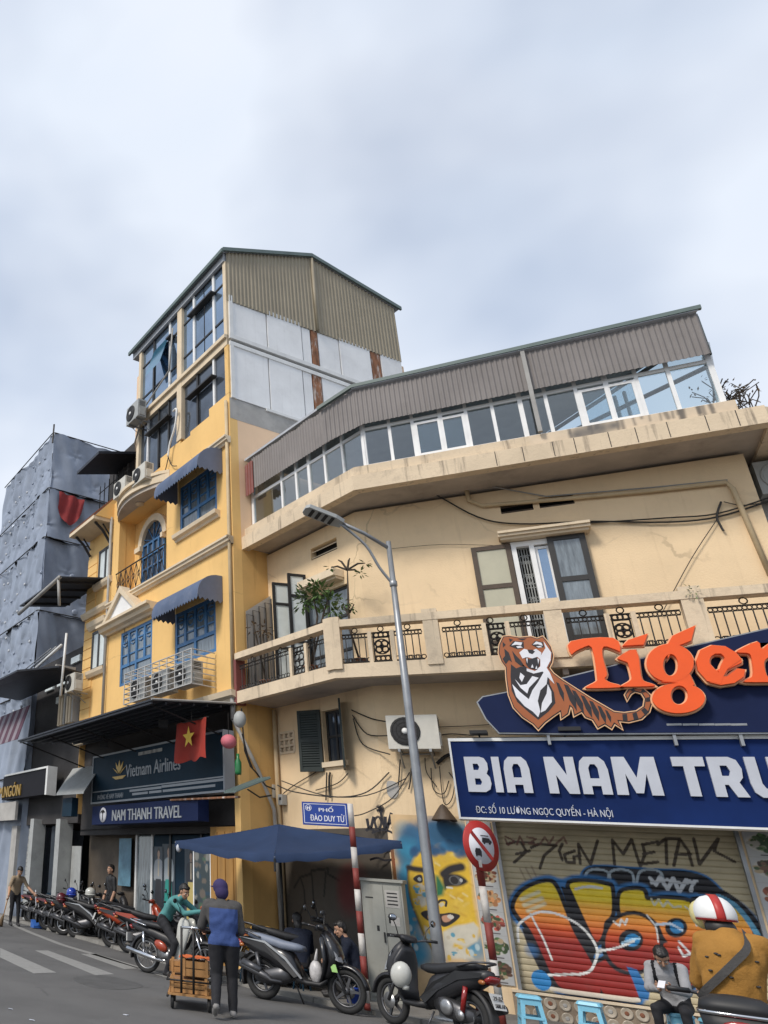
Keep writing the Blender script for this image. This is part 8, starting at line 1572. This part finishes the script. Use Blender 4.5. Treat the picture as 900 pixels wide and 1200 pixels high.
crate(-.02, -.20, .193, .50, .40, .17, 'wooden crate at the lower front of the hand cart nearest the pusher'); crate(-.02, .24, .193, .50, .40, .17, 'wooden crate at the far end of the hand cart'); crate(.06, -.16, .387, .36, .34, .19, 'topmost wooden crate on the hand cart, under the orange cloth', 2); crate(-.20, .20, .387, .18, .26, .14, 'small pale crate beside the topmost one on the hand cart', 2)
b = MB(); b.smooth = True; n = 9; b.add([FCt(-.16+.44*i/n, -.36+.42*j/n, -.09+.70+.012*math.sin(i*2.1+j)-.07*max(0, abs(i/n-.5)*2-.75)*4*.25) for j in range(n+1) for i in range(n+1)], [(j*(n+1)+i, j*(n+1)+i+1, (j+1)*(n+1)+i+1, (j+1)*(n+1)+i) for j in range(n) for i in range(n)]); tag(b.build('orange_cloth', mat('orange_cloth', (.60, .13, .03), .7, var=.2, vscale=9)), 'orange cloth spread over the topmost crate of the cart', 'cloth')
# ================================================================== people
M['skin'] = mat('skin', (.42, .235, .15), .55, var=.1, vscale=6)
M['hair'] = mat('black_hair', (.012, .010, .009), .5, var=.3, vscale=20)
M['trouser_black'] = mat('black_trousers', (.012, .012, .015), .85, var=.2, vscale=6)
M['shoe_dark'] = mat('dark_shoes', (.03, .028, .028), .6)
M['shoe_grey'] = mat('grey_sneakers', (.22, .21, .20), .7)
M['sole'] = mat('pale_sole', (.5, .49, .46), .7)
CL = {'tan': (.30, .23, .155), 'black': (.014, .014, .016), 'teal': (.085, .25, .245), 'blue': (.045, .078, .215), 'charcoal': (.075, .072, .070), 'navy': (.014, .018, .032), 'mustard': (.34, .17, .038), 'greyhood': (.30, .30, .31), 'ochre': (.40, .215, .04), 'capnavy': (.045, .035, .10), 'orange_skin': (.55, .13, .05)}
for k_, c_ in CL.items(): M['cl_'+k_] = mat(k_+'_cloth', c_, .88, var=.16, vscale=7, bump=.35, bscale=60, spec=.25)
def remesh(mb, vox, it=4):
    me = mb.mesh('tmp', []); o = bpy.data.objects.new('tmp', me); COL.objects.link(o)
    md = o.modifiers.new('r', 'REMESH'); md.mode = 'VOXEL'; md.voxel_size = vox
    sm = o.modifiers.new('s', 'SMOOTH'); sm.factor = .5; sm.iterations = it
    dg = bpy.context.evaluated_depsgraph_get(); dg.update(); ev = o.evaluated_get(dg).to_mesh()
    n = len(ev.vertices); A = np.empty(n*3); ev.vertices.foreach_get('co', A); A = A.reshape(-1, 3); F = [tuple(p.vertices) for p in ev.polygons]
    o.evaluated_get(dg).to_mesh_clear(); bpy.data.objects.remove(o); bpy.data.meshes.remove(me); return A, F
def capsule(mb, p0, p1, r0, r1, n=7):
    p0, p1 = Vector(p0), Vector(p1); d = (p1-p0); L = d.length or .001; d = d/L; pts, rs = [], []
    for k in range(4): a = math.pi/2*(k+.35)/4; pts.append(p0-d*r0*math.cos(a)); rs.append(r0*math.sin(a))
    for k in range(n): t = k/(n-1); pts.append(p0.lerp(p1, t)); rs.append(r0+(r1-r0)*t)
    for k in range(4): a = math.pi/2*(3.65-k)/4; pts.append(p1+d*r1*math.cos(a)); rs.append(r1*math.sin(a))
    mb.tube(pts, rs, 12)
def hand(mb, w, fdir, side, curl=.5, s=1.0, up=Vector((0, 0, 1))):
    """palm, four fingers bent at two joints, and a thumb from the side of the palm"""
    f = fdir.normalized(); t_ = (up-f*up.dot(f)); t_ = t_.normalized() if t_.length > .1 else Vector((1, 0, 0)); b_ = f.cross(t_)*side
    Q = Matrix((f, t_, f.cross(t_))).transposed(); mb.ball(w+f*.045*s, (.052*s, .042*s, .017*s), 10, 7, Q)
    for k, l in enumerate((.070, .080, .076, .060)):
        r0 = w+f*.085*s+t_*(.030-.020*k)*s; d1 = (f*math.cos(curl)-b_*math.sin(curl)); d2 = (f*math.cos(curl*2.2)-b_*math.sin(curl*2.2)); p1 = r0+d1*l*.5*s; mb.tube([r0-f*.015*s, r0, p1, p1+d2*l*.5*s], [.0095*s, .009*s, .0085*s, .0065*s], 6)
    r0 = w+f*.025*s+t_*.036*s; mb.tube([r0-t_*.01, r0+(f*.5+t_*.8-b_*.2).normalized()*.035*s, r0+(f*.8+t_*.5-b_*.4).normalized()*.062*s], [.012*s, .0105*s, .008*s], 6)
def person(label, J, top='black', pants='trouser_black', shoe='shoe_dark', hair='short', head_f=(1, 0, -.1), head_up=(0, 0, 1), sleeve='long', vox=.013, loc=(0, 0, 0), rz=0, bulk=1.0, hem=.10, skinm='skin', color_fn=None, hand_m=None, group=None, curl=.6, short_pants=False, hands=True, headscale=1.0, legk=1.0):
    t = thing('person', label, 'person', (0, 0, 0), group); J = {k: Vector(v) for k, v in J.items()}
    side = (J['shL']-J['shR']).normalized(); spine = (J['neck']-J['pelvis']); su = spine.normalized(); fw = side.cross(su).normalized(); hs = (J['hipL']-J['hipR']).normalized()
    mb = MB(); segs = []
    rs = []; k = bulk
    for tt, w, d in ((-.26, .08, .07), (-.2, .135, .105), (-.05, .165, .12), (.12, .16, .118), (.35, .148*k, .108*k), (.6, .165*k, .118*k), (.8, .178*k, .115*k), (.92, .15*k, .095), (1.0, .075, .07), (1.06, .05, .05)):
        c = J['pelvis']+spine*tt; s2 = hs.lerp(side, min(1, max(0, tt))); bow = fw*(-.03*math.sin(math.pi*min(1, max(0, tt))))
        rs.append([c+bow+s2*w*math.cos(a)+fw*d*math.sin(a) for a in np.linspace(0, 2*math.pi, 16, endpoint=False)])
    mb.rings(rs); segs.append((J['pelvis']-su*.0, J['neck'], .13, .13, 'top')); segs.append((J['hipL'], J['hipR'], .115, .115, 'pants')); segs.append((J['pelvis']-su*.13, J['pelvis']-su*hem, .135, .14, 'pants'))
    for S in 'LR':
        sh, el, wr, hp, kn, an = (J[x+S] for x in ('sh', 'el', 'wr', 'hip', 'kn', 'an'))
        for a, b, r0, r1, tg in ((sh, el, .062*k, .050*k, 'top'), (el, wr, .048*k, .036*k, 'fore'), (hp, kn, .092*legk, .064*legk, 'pants'), (kn, an, .062*legk, .046*legk, 'calf')): capsule(mb, a, b, r0, r1); segs.append((a, b, r0, r1, tg))
        capsule(mb, sh-side*(.05 if S == 'L' else -.05), sh, .07*k, .064*k)
        toe = J.get('toe'+S) or (an+fw*.0+Vector((fw.x, fw.y, 0)).normalized()*.15-V(0, 0, .045)); heel = an+(an-toe).normalized()*.035-V(0, 0, .035)
        capsule(mb, heel, toe, .042, .036); segs.append((an-V(0, 0, .03), toe, .045, .04, 'shoe')); segs.append((heel, an-V(0, 0, .035), .045, .045, 'shoe'))
    capsule(mb, J['neck']-su*.05, J['head']-V(0, 0, .06), .055, .05); segs.append((J['neck']+su*.035, J['head'], .05, .05, 'skin'))
    A, F = remesh(mb, vox)
    # soft folds in the cloth
    ph = RNG.uniform(0, 6, 3); fold = np.clip(np.sin(A[:, 2]*26+5*np.sin(A[:, 0]*9+ph[0])+4*np.sin(A[:, 1]*11+ph[1])), -.2, 1)+.5*np.sin((A[:, 2]+A[:, 1]*.8)*47+3*np.sin(A[:, 0]*21+ph[2])); msk = .4+.6*np.clip(np.sin(A[:, 2]*7+ph[1])+np.sin(A[:, 1]*9+A[:, 0]*8+ph[0])+.4, 0, 1); ctr = A-np.array(J['pelvis'])[None]*[1, 1, 0]; rad = ctr*[1, 1, 0]; rad = rad/(np.linalg.norm(rad, axis=1, keepdims=True)+1e-6); A = A+.0058*(fold*msk)[:, None]*rad
    C = np.array([A[list(f)].mean(0) for f in F]); best = np.full(len(F), 1e9); ti = np.zeros(len(F), int)
    for i, (a, b, r0, r1, tg) in enumerate(segs):
        a_, d = np.array(a), np.array(b-a); L = d@d+1e-9; u_ = np.clip((C-a_)@d/L, 0, 1); D = np.linalg.norm(C-a_-u_[:, None]*d, axis=1)-(r0+(r1-r0)*u_); m_ = D < best; best[m_] = D[m_]; ti[m_] = i
    mats = [M[top] if top in M else M['cl_'+top], M[pants], M[skinm], M[shoe], M['hair'], M['sole'], M['cl_'+hand_m] if hand_m else M[skinm]]; extra = {}
    slot = {'top': 0, 'pants': 1, 'skin': 2, 'shoe': 3, 'fore': 0 if sleeve == 'long' else 2, 'calf': 2 if short_pants else 1}
    mi = [slot[segs[i][4]] for i in ti]
    if color_fn:
        for f_i, (c, i) in enumerate(zip(C, ti)):
            r = color_fn(Vector(c), segs[i][4])
            if r:
                if r not in extra: extra[r] = len(mats); mats.append(M[r])
                mi[f_i] = extra[r]
    out = MB(); out.v = [tuple(p) for p in A]; out.f = F; out.m = mi; out.sm = [True]*len(F)
    # head with a face, its own finer surface welded into the same mesh
    hf = Vector(head_f).normalized(); hu = (Vector(head_up)-hf*Vector(head_up).dot(hf)).normalized(); hl = hu.cross(hf); H = J['head']; Q = Matrix((hf, hl, hu)).transposed(); hp_ = lambda x, y, z: H+Q@Vector((x, y, z))*headscale
    if headscale: hm = MB(); q = Q*headscale
    hm = MB(); s_ = headscale
    hm.ball(hp_(-.012, 0, .035), (.098*s_, .076*s_, .092*s_), 16, 12, Q); hm.ball(hp_(.022, 0, -.035), (.068*s_, .060*s_, .080*s_), 14, 10, Q); hm.ball(hp_(.045, 0, -.085), (.034*s_, .036*s_, .026*s_), 10, 8, Q)
    capsule(hm, hp_(.088, 0, .012), hp_(.104, 0, -.022), .010*s_, .014*s_, 4); hm.ball(hp_(.084, 0, -.058), (.012*s_, .024*s_, .010*s_), 10, 6, Q)
    for y in (-1, 1): hm.ball(hp_(-.008, y*.076, -.005), (.020*s_, .009*s_, .032*s_), 8, 6, Q); hm.ball(hp_(.062, y*.040, -.018), (.024*s_, .022*s_, .02*s_), 8, 6, Q)
    capsule(hm, hp_(-.02, 0, -.06), J['neck']-su*.02, .050*s_, .055, 5)
    HA, HF = remesh(hm, .0065 if vox < .016 else .011, 3); out.cur = 2; out.smooth = True; out.add(HA.tolist(), HF)
    for y in (-1, 1):
        out.cur = 5; out.ball(hp_(.078, y*.031, .012), (.010*s_, .014*s_, .008*s_), 8, 6, Q); out.cur = 4; out.ball(hp_(.0855, y*.031, .012), (.005*s_, .0065*s_, .0065*s_), 6, 5, Q); out.tube([hp_(.086, y*.014, .033), hp_(.084, y*.034, .038), hp_(.070, y*.052, .031)], .0042*s_, 5)
    out.cur = 4; out.tube([hp_(.083, -.022, -.060), hp_(.094, 0, -.058), hp_(.083, .022, -.060)], .0028*s_, 5)
    if hands:
        for S in 'LR':
            fd = (J['wr'+S]-J['el'+S]).normalized()
            if 'hd'+S in J: fd = (J['hd'+S]-J['wr'+S]).normalized()
            out.cur = 6; hand(out, J['wr'+S]-fd*.01, fd, 1 if S == 'L' else -1, curl)
    out.cur = 0
    me_o = out.build('body', mats, t)
    if hair in ('short', 'bun', 'long'):
        hb = MB(); hb.ball(hp_(-.028, 0, .050), (.096*s_, .084*s_, .092*s_), 16, 12, Q); hb.ball(hp_(-.055, 0, .005), (.062*s_, .078*s_, .085*s_), 14, 10, Q); hb.ball(hp_(.03, 0, .092), (.055*s_, .066*s_, .035*s_), 12, 8, Q)
        if hair == 'bun': hb.ball(hp_(-.115, 0, .02), .045*s_, 12, 8)
        if hair == 'long': hb.ball(hp_(-.07, 0, -.07), (.055*s_, .07*s_, .10*s_), 12, 8, Q)
        A, F = remesh(hb, .008, 2); A = A+RNG.normal(0, .0016, A.shape)+.0018*np.stack([np.sin(A[:, 1]*150+A[:, 2]*40), np.sin(A[:, 0]*120), np.sin(A[:, 1]*90+1)], -1); o_ = MB(); o_.smooth = True; o_.add(A.tolist(), F); o_.build('hair', M['hair'], t)
    t.location = loc; t.rotation_euler.z = rz; t['hp'] = 0; del t['hp']
    return t, hp_
def stand(h=1.6, lean=0.0, **k):
    s = h/1.70; J = dict(pelvis=(0, 0, .95*s), neck=(lean*.5, 0, 1.44*s), head=(lean*.5+.03+lean*.25, 0, 1.585*s), shL=(lean*.46, .175*s, 1.38*s), shR=(lean*.46, -.175*s, 1.38*s), elL=(0, .23*s, 1.1*s), elR=(0, -.23*s, 1.1*s), wrL=(.1, .22*s, .86*s), wrR=(.1, -.22*s, .86*s), hipL=(0, .09*s, .90*s), hipR=(0, -.09*s, .90*s), knL=(.03, .1*s, .49*s), knR=(.03, -.1*s, .49*s), anL=(0, .1*s, .085), anR=(0, -.1*s, .085)); J.update(k); return J
def seated(seat=.43, lean=.25, **k):
    z = seat+.09; J = dict(pelvis=(0, 0, z), neck=(lean, 0, z+.47), head=(lean+.10, 0, z+.60), shL=(lean-.02, .165, z+.42), shR=(lean-.02, -.165, z+.42), elL=(lean+.10, .20, z+.17), elR=(lean+.10, -.20, z+.17), wrL=(lean+.28, .08, z+.14), wrR=(lean+.28, -.08, z+.14), hipL=(.02, .09, z-.02), hipR=(.02, -.09, z-.02), knL=(.40, .16, seat+.04), knR=(.40, -.14, seat+.04), anL=(.36, .16, .085), anR=(.38, -.14, .085)); J.update(k); return J
def L2(loc, rz, p): q = Matrix.Rotation(-rz, 3, 'Z')@(Vector(p)-Vector(loc)); return tuple(q)
# --- person sweeping at the far left
g = ground(15, 1085); toC = Vector((-g.x, -g.y, 0)).normalized(); rz = math.atan2(toC.y, toC.x)+.35
person('person in a tan short sleeved top sweeping the kerb with a broom', stand(1.56, .28, wrR=(.42, -.36, .78), elR=(.22, -.28, 1.02), wrL=(.40, .42, .90), elL=(.20, .30, 1.05), knL=(.08, .1, .46), anL=(.12, .1, .085)), top='tan', hair='bun', sleeve='short', head_f=(1, 0, -.7), loc=(g.x, g.y, 0), rz=rz, vox=.018)
Rz = Matrix.Rotation(rz, 3, 'Z'); wp = lambda x, y, z: g+Rz@Vector((x, y, z))
bt = thing('broom', 'long straw broom in the sweeping hand of the person in tan', 'broom', tuple(wp(.5, -.55, 0))); b = MB(); b.tube([wp(.36, -.30, 1.0), wp(.55, -.52, .25)], .014, 6); b.build('handle', M['crate_wood'], bt); b = MB(); b.tube([wp(.55, -.52, .27), wp(.62, -.62, .02)], [.03, .09], 8); b.build('bristles', M['leaf_dry'], bt)
dp = thing('dustpan', 'blue long handled dustpan beside the sweeping person', 'dustpan', tuple(wp(.5, .60, 0))); b = MB(); b.tube([wp(.44, .46, 1.0), wp(.46, .56, .12)], .016, 6); b.build('handle', M['letter_white'], dp); P = [wp(.34, .42, .02), wp(.62, .42, .02), wp(.62, .74, .02), wp(.34, .74, .02)]; b = MB(); b.prism(P, [p+V(0, 0, .20 if i in (0, 3) else .06) for i, p in enumerate(P)]); b.build('pan', mat('blue_pan_plastic', (.03, .12, .42), .5), dp)
# --- person standing in the dark shopfront
a, z = FB.px(131, 1012, .05); p = FB.P(a, 0, .05); hh = FB.px(131, 1006, .05)[1]
person('person in a black shirt standing in the dark doorway behind the parked scooters', stand(min(1.75, max(1.6, hh-PH))), top='black', hair='short', sleeve='short', head_f=(1, .2, 0), loc=(p.x, p.y, PH), rz=math.atan2(-BN.y, -BN.x), vox=.017)
# --- teal rider leaning forward on the underbone
rz = math.atan2(hT.y, hT.x)
person('person in a teal jacket astride the cream shielded motorbike, leaning forward', dict(pelvis=(-.24, 0, .88), neck=(.06, 0, 1.27), head=(.19, -.02, 1.37), shL=(.05, .165, 1.23), shR=(.03, -.165, 1.20), elL=(.34, .20, 1.05), elR=(.30, -.20, 1.03), wrL=(.58, .10, 1.10), wrR=(.58, -.14, 1.09), hipL=(-.20, .10, .85), hipR=(-.20, -.10, .85), knL=(.16, .22, .58), knR=(.12, -.22, .55), anL=(.02, .26, .10), anR=(-.02, -.27, .10)), top='teal', hair='bun', head_f=(.9, -.35, -.45), loc=(cT.x, cT.y, 0), rz=rz, hand_m='orange_skin', bulk=.95, vox=.012)
# --- cart pusher seen from behind
gP = ground(264, 1194); rzP = math.atan2(.93, -.36); cap = {}
hl_ = L2(gP, rzP, FCt(-.02, -.51, .99)); hr_ = L2(gP, rzP, FCt(.24, -.52, .99))
def jacket(c, tg):
    if tg in ('top',) and c.z < 1.25 and abs(c.y) < .215 and not (abs(c.y) > .185 and c.z > .95): return 'cl_blue'
    if tg == 'pants' and c.z > .82: return 'cl_blue'
    if tg == 'shoe' and c.z < .035: return 'sole'
tP, hpP = person('person in a blue and charcoal jacket and dark cap pushing the hand cart', dict(pelvis=(.0, 0, .90), neck=(.12, .02, 1.33), head=(.17, .03, 1.46), shL=(.10, .19, 1.27), shR=(.10, -.17, 1.27), elL=(.18, .28, 1.02), elR=(.10, -.22, 1.0), wrL=(.38, .24, .96), wrR=(.30, -.10, .93), hipL=(.0, .095, .85), hipR=(0, -.095, .85), knL=(.05, .10, .47), knR=(.10, -.10, .47), anL=(-.20, .12, .16), anR=(.06, -.10, .085), toeL=(-.08, .13, .05)), top='charcoal', shoe='shoe_grey', hair='none', head_f=(1, .35, -.1), loc=(gP.x, gP.y, 0), rz=rzP, color_fn=jacket, legk=1.22, bulk=1.32, hem=.26, vox=.011)
b = MB(); H = hpP; q = Matrix.Rotation(.3, 3, 'Z'); b.ball(H(-.012, 0, .045), (.115, .102, .105), 16, 12, q); b.ball(H(-.05, 0, -.02), (.085, .095, .10), 14, 10, q); A, F = remesh(b, .009, 3); o_ = MB(); o_.smooth = True; o_.add(A.tolist(), F); o_.loft([(H(.09, 0, .06), .08, .012, 0), (H(.16, 0, .04), .05, .008, 0)], 10) if False else None
def childof(mbx, name, m, t):
    loc, rot = t.location.copy(), t.rotation_euler.copy(); t.location = (0, 0, 0); o = mbx.build(name, m, t); t.location = loc; return o
childof(o_, 'padded_cap', M['cl_capnavy'], tP)
b = MB(); b.ball(H(.10, .02, .055), (.07, .085, .012), 12, 6, q); childof(b, 'cap_brim', M['cl_capnavy'], tP)
# --- the people seated in the shade of the umbrella
def low_stool(x, y, z, label):
    t = thing('low_stool', label, 'stool', (x, y, PH), 'low stools under the umbrella'); b = MB(); b.lathe([(.13, 0), (.14, .02), (.13, .04)], (x, y, z-.04), seg=14); b.build('seat', M['sign_teal'], t)
    for k in range(4): a = k*math.pi/2+.4; b = MB(); b.tube([(x+.10*math.cos(a), y+.10*math.sin(a), z-.04), (x+.14*math.cos(a), y+.14*math.sin(a), PH)], .014, 5); b.build('leg', M['sign_teal'], t)
q = atY(300, 1088, 15.2); rz = 1.2; person('person in an ochre shirt bent far forward under the umbrella, head hidden', seated(.30, .42, head=(.56, 0, .72), neck=(.42, 0, .78)), top='ochre', hair='short', head_f=(.6, 0, -.8), sleeve='short', loc=(q.x-.10, q.y-.2, PH), rz=rz, bulk=1.1, vox=.014); low_stool(q.x-.10, q.y-.2, PH+.30, 'low dark stool under the person in the ochre shirt')
q = atY(350, 1085, 15.1); person('person in a dark hooded jacket seated low under the umbrella with back turned', seated(.32, .18), top='navy', hair='long', head_f=(1, 0, -.35), loc=(q.x, q.y, PH), rz=1.9, bulk=1.2, vox=.014); low_stool(q.x, q.y, PH+.32, 'low dark stool under the person in the dark hooded jacket')
q = atY(403, 1090, 14.75); person('person with greying short hair squatting in a dark shirt beside the striped post', seated(.27, .12, head=(.20, 0, q.z-PH), neck=(.13, 0, q.z-PH-.13), shL=(.10, .165, q.z-PH-.19), shR=(.10, -.165, q.z-PH-.19)), top='navy', hair='short', head_f=(.9, .15, -.3), loc=(q.x+.14, q.y+.05, PH), rz=3.35, sleeve='short', vox=.011); low_stool(q.x+.14, q.y+.05, PH+.27, 'low dark stool under the person beside the striped post')
b = MB(); bp = ground(416, 1160, .2); b.lathe([(.10, 0), (.13, .2), (.135, .2)], (q.x+.15, 14.35, PH), seg=12); tag(b.build('blue_bucket', mat('bright_blue_plastic', (.02, .07, .42), .4)), 'bright blue plastic bucket behind the broadside scooter front wheel', 'bucket')
# --- seated person in the grey hoodie, reading a phone
sx, sy = 1.10, 14.35; rz = math.atan2(-.95, -.30)
def hood(c, tg):
    if tg == 'top' and .10 < abs(c.y) < .135 and c.z > .68 and c.x > -.05: return 'cl_black'
tH, hpH = person('person in a grey hoodie seated on a stool, head bowed over a phone', seated(.43, .16, head=(.30, .02, 1.06), neck=(.17, 0, .98), wrL=(.40, .07, .70), wrR=(.40, -.07, .70), hdL=(.47, .02, .73), hdR=(.47, -.02, .73)), top='greyhood', hair='short', head_f=(.7, .2, -.75), loc=(sx, sy, PH+.012), rz=rz, color_fn=hood, bulk=1.12, vox=.011, curl=.8)
b = MB(); c_ = V(.05, 0, .93); b.torus(c_, (.25, 0, 1), .085, .035, 18, 8); childof(b, 'hood', M['cl_greyhood'], tH)
Rz = Matrix.Rotation(rz, 3, 'Z'); c = Vector((sx, sy, PH))+Rz@V(.50, 0, .77); b = MB(); b.box(c, (.15, .075, .01), Rz@Matrix.Rotation(.5, 3, 'Y')); tag(b.build('phone', M['print_white']), 'pale phone held in both hands of the person in the grey hoodie', 'phone')
# --- the mustard rider at the right edge, from behind
rzR = math.atan2(hR.y, hR.x); D = 4.62
hd = CAMC+ray(839, 1076)*5.4; sh = CAMC+ray(855, 1103)*5.25; pv = CAMC+ray(862, 1188)*5.1; lo = (cR.x, cR.y, 0); W2 = lambda p: L2(lo, rzR, p)
SL = -SX; nk = sh+V(0, 0, .05); pel = Vector((pv.x, pv.y, .94))
JR = dict(pelvis=pel, neck=nk, head=hd-V(0, 0, .02), shL=sh+SL*.135-V(0, 0, .015), shR=sh-SL*.155-V(0, 0, .015), elL=sh+SL*.22+hR*.12-V(0, 0, .27), elR=sh-SL*.26+hR*.12-V(0, 0, .25), wrL=sh+SL*.20+hR*.42-V(0, 0, .33), wrR=sh-SL*.20+hR*.42-V(0, 0, .33), hipL=pel+SL*.10-V(0, 0, .06), hipR=pel-SL*.10-V(0, 0, .06), knL=pel+SL*.17+hR*.42-V(0, 0, .16), knR=pel-SL*.17+hR*.42-V(0, 0, .16), anL=Vector((pel.x, pel.y, 0))+SL*.16+hR*.36+V(0, 0, .42), anR=Vector((pel.x, pel.y, 0))-SL*.16+hR*.36+V(0, 0, .42))
M['mustard_knit'] = mat('mustard_knit', (.33, .165, .04), .95, var=.2, vscale=9, bump=.6, bscale=120, dirt=.85, dirt_col=(.12, .05, .02), dscale=17)
tR, hpR = person('person in a mustard sweater and white helmet riding at the lower right edge', {k: W2(v) for k, v in JR.items()}, top='mustard', hair='none', head_f=(.98, .2, -.12), loc=lo, rz=rzR, bulk=1.10, vox=.010)
b = MB(); Qh = Matrix.Rotation(.2, 3, 'Z'); rs = []
b.smooth = True
def shell(mbx, c, r, z0, z1, n=28, m=9, a0=0, a1=2*math.pi):
    rs = []
    for j in range(m+1):
        v = z0+(z1-z0)*j/m; cr = math.sqrt(max(0, 1-v*v)); rs.append([c+Qh@Vector((r[0]*cr*math.cos(t_), r[1]*cr*math.sin(t_), r[2]*v)) for t_ in np.linspace(a0, a1, n, endpoint=a1-a0 < 6.2)])
    mbx.rings(rs, True, a1-a0 > 6.2); return mbx
hc = hpR(-.01, 0, .045); shell(b, hc, (.138, .120, .125), -.30, .999); he = childof(b, 'helmet', M['white'], tR)
b = MB(); b.smooth = True
rs = []
for j in range(11):
    el_ = -.35+2.0*j/10; d = Vector((-math.cos(el_), 0, math.sin(el_))); rs.append([hc+Qh@Vector((d.x*.1405, y, d.z*.1275)) for y in (-.026, 0, .026)]+[hc+Qh@Vector((d.x*.137, y, d.z*.124)) for y in (.026, -.026)])
b.rings(rs); childof(b, 'helmet_stripe', M['sign_red'], tR)
b = MB(); b.smooth = True; shell(b, hc, (.142, .124, .128), -.34, -.24); childof(b, 'helmet_trim', M['lamp_red'], tR)
b = MB(); b.smooth = True; b.ball(hc+Qh@Vector((.06, .06, -.01)), (.085, .075, .095), 14, 10, Qh); childof(b, 'helmet_ear_flap', mat('cream_helmet_part', (.62, .55, .25), .35), tR)
b = MB(); b.ball(hpR(-.05, 0, -.05), (.075, .09, .075), 14, 10); b.ball(hpR(-.04, -.02, -.10), (.085, .10, .05), 14, 8); childof(b, 'hair', M['hair'], tR)
# strap of a cross-body bag over the back
def onback(u_, v_): c = Vector(W2(pel)).lerp(Vector(W2(nk)), v_); return c+V(-.152+.02*abs(v_-.5), u_, 0)
pts = [V(*W2(JR['shR']))+V(.02, .06, .085), onback(-.09, .86), onback(-.02, .70)-V(.012, 0, 0), onback(.07, .52)-V(.012, 0, 0), onback(.15, .36)+V(.03, 0, 0), onback(.19, .25)+V(.10, 0, 0)]
b = MB(); P = smooth([tuple(p) for p in pts], 4); rs = []
for i, p in enumerate(P): p = Vector(p); b_ = V(0, .55, .8).normalized()*.022; rs.append([p-b_, p+b_, p+b_+V(-.008, 0, 0), p-b_+V(-.008, 0, 0)])
b.rings(rs); childof(b, 'bag_strap', M['cl_charcoal'], tR)
rsd = random.Random(5)
for k in range(16): u_, v_ = rsd.uniform(-.13, .13), rsd.uniform(.15, .8); c = onback(u_, v_)+V(.145-.150*math.sqrt(max(.05, 1-(u_/.20)**2))+.004, 0, 0); b = MB(); b.ball(c, (.02, .014, .007), 8, 5); childof(b, 'sweater_fleck', M['shoe_dark'], tR)
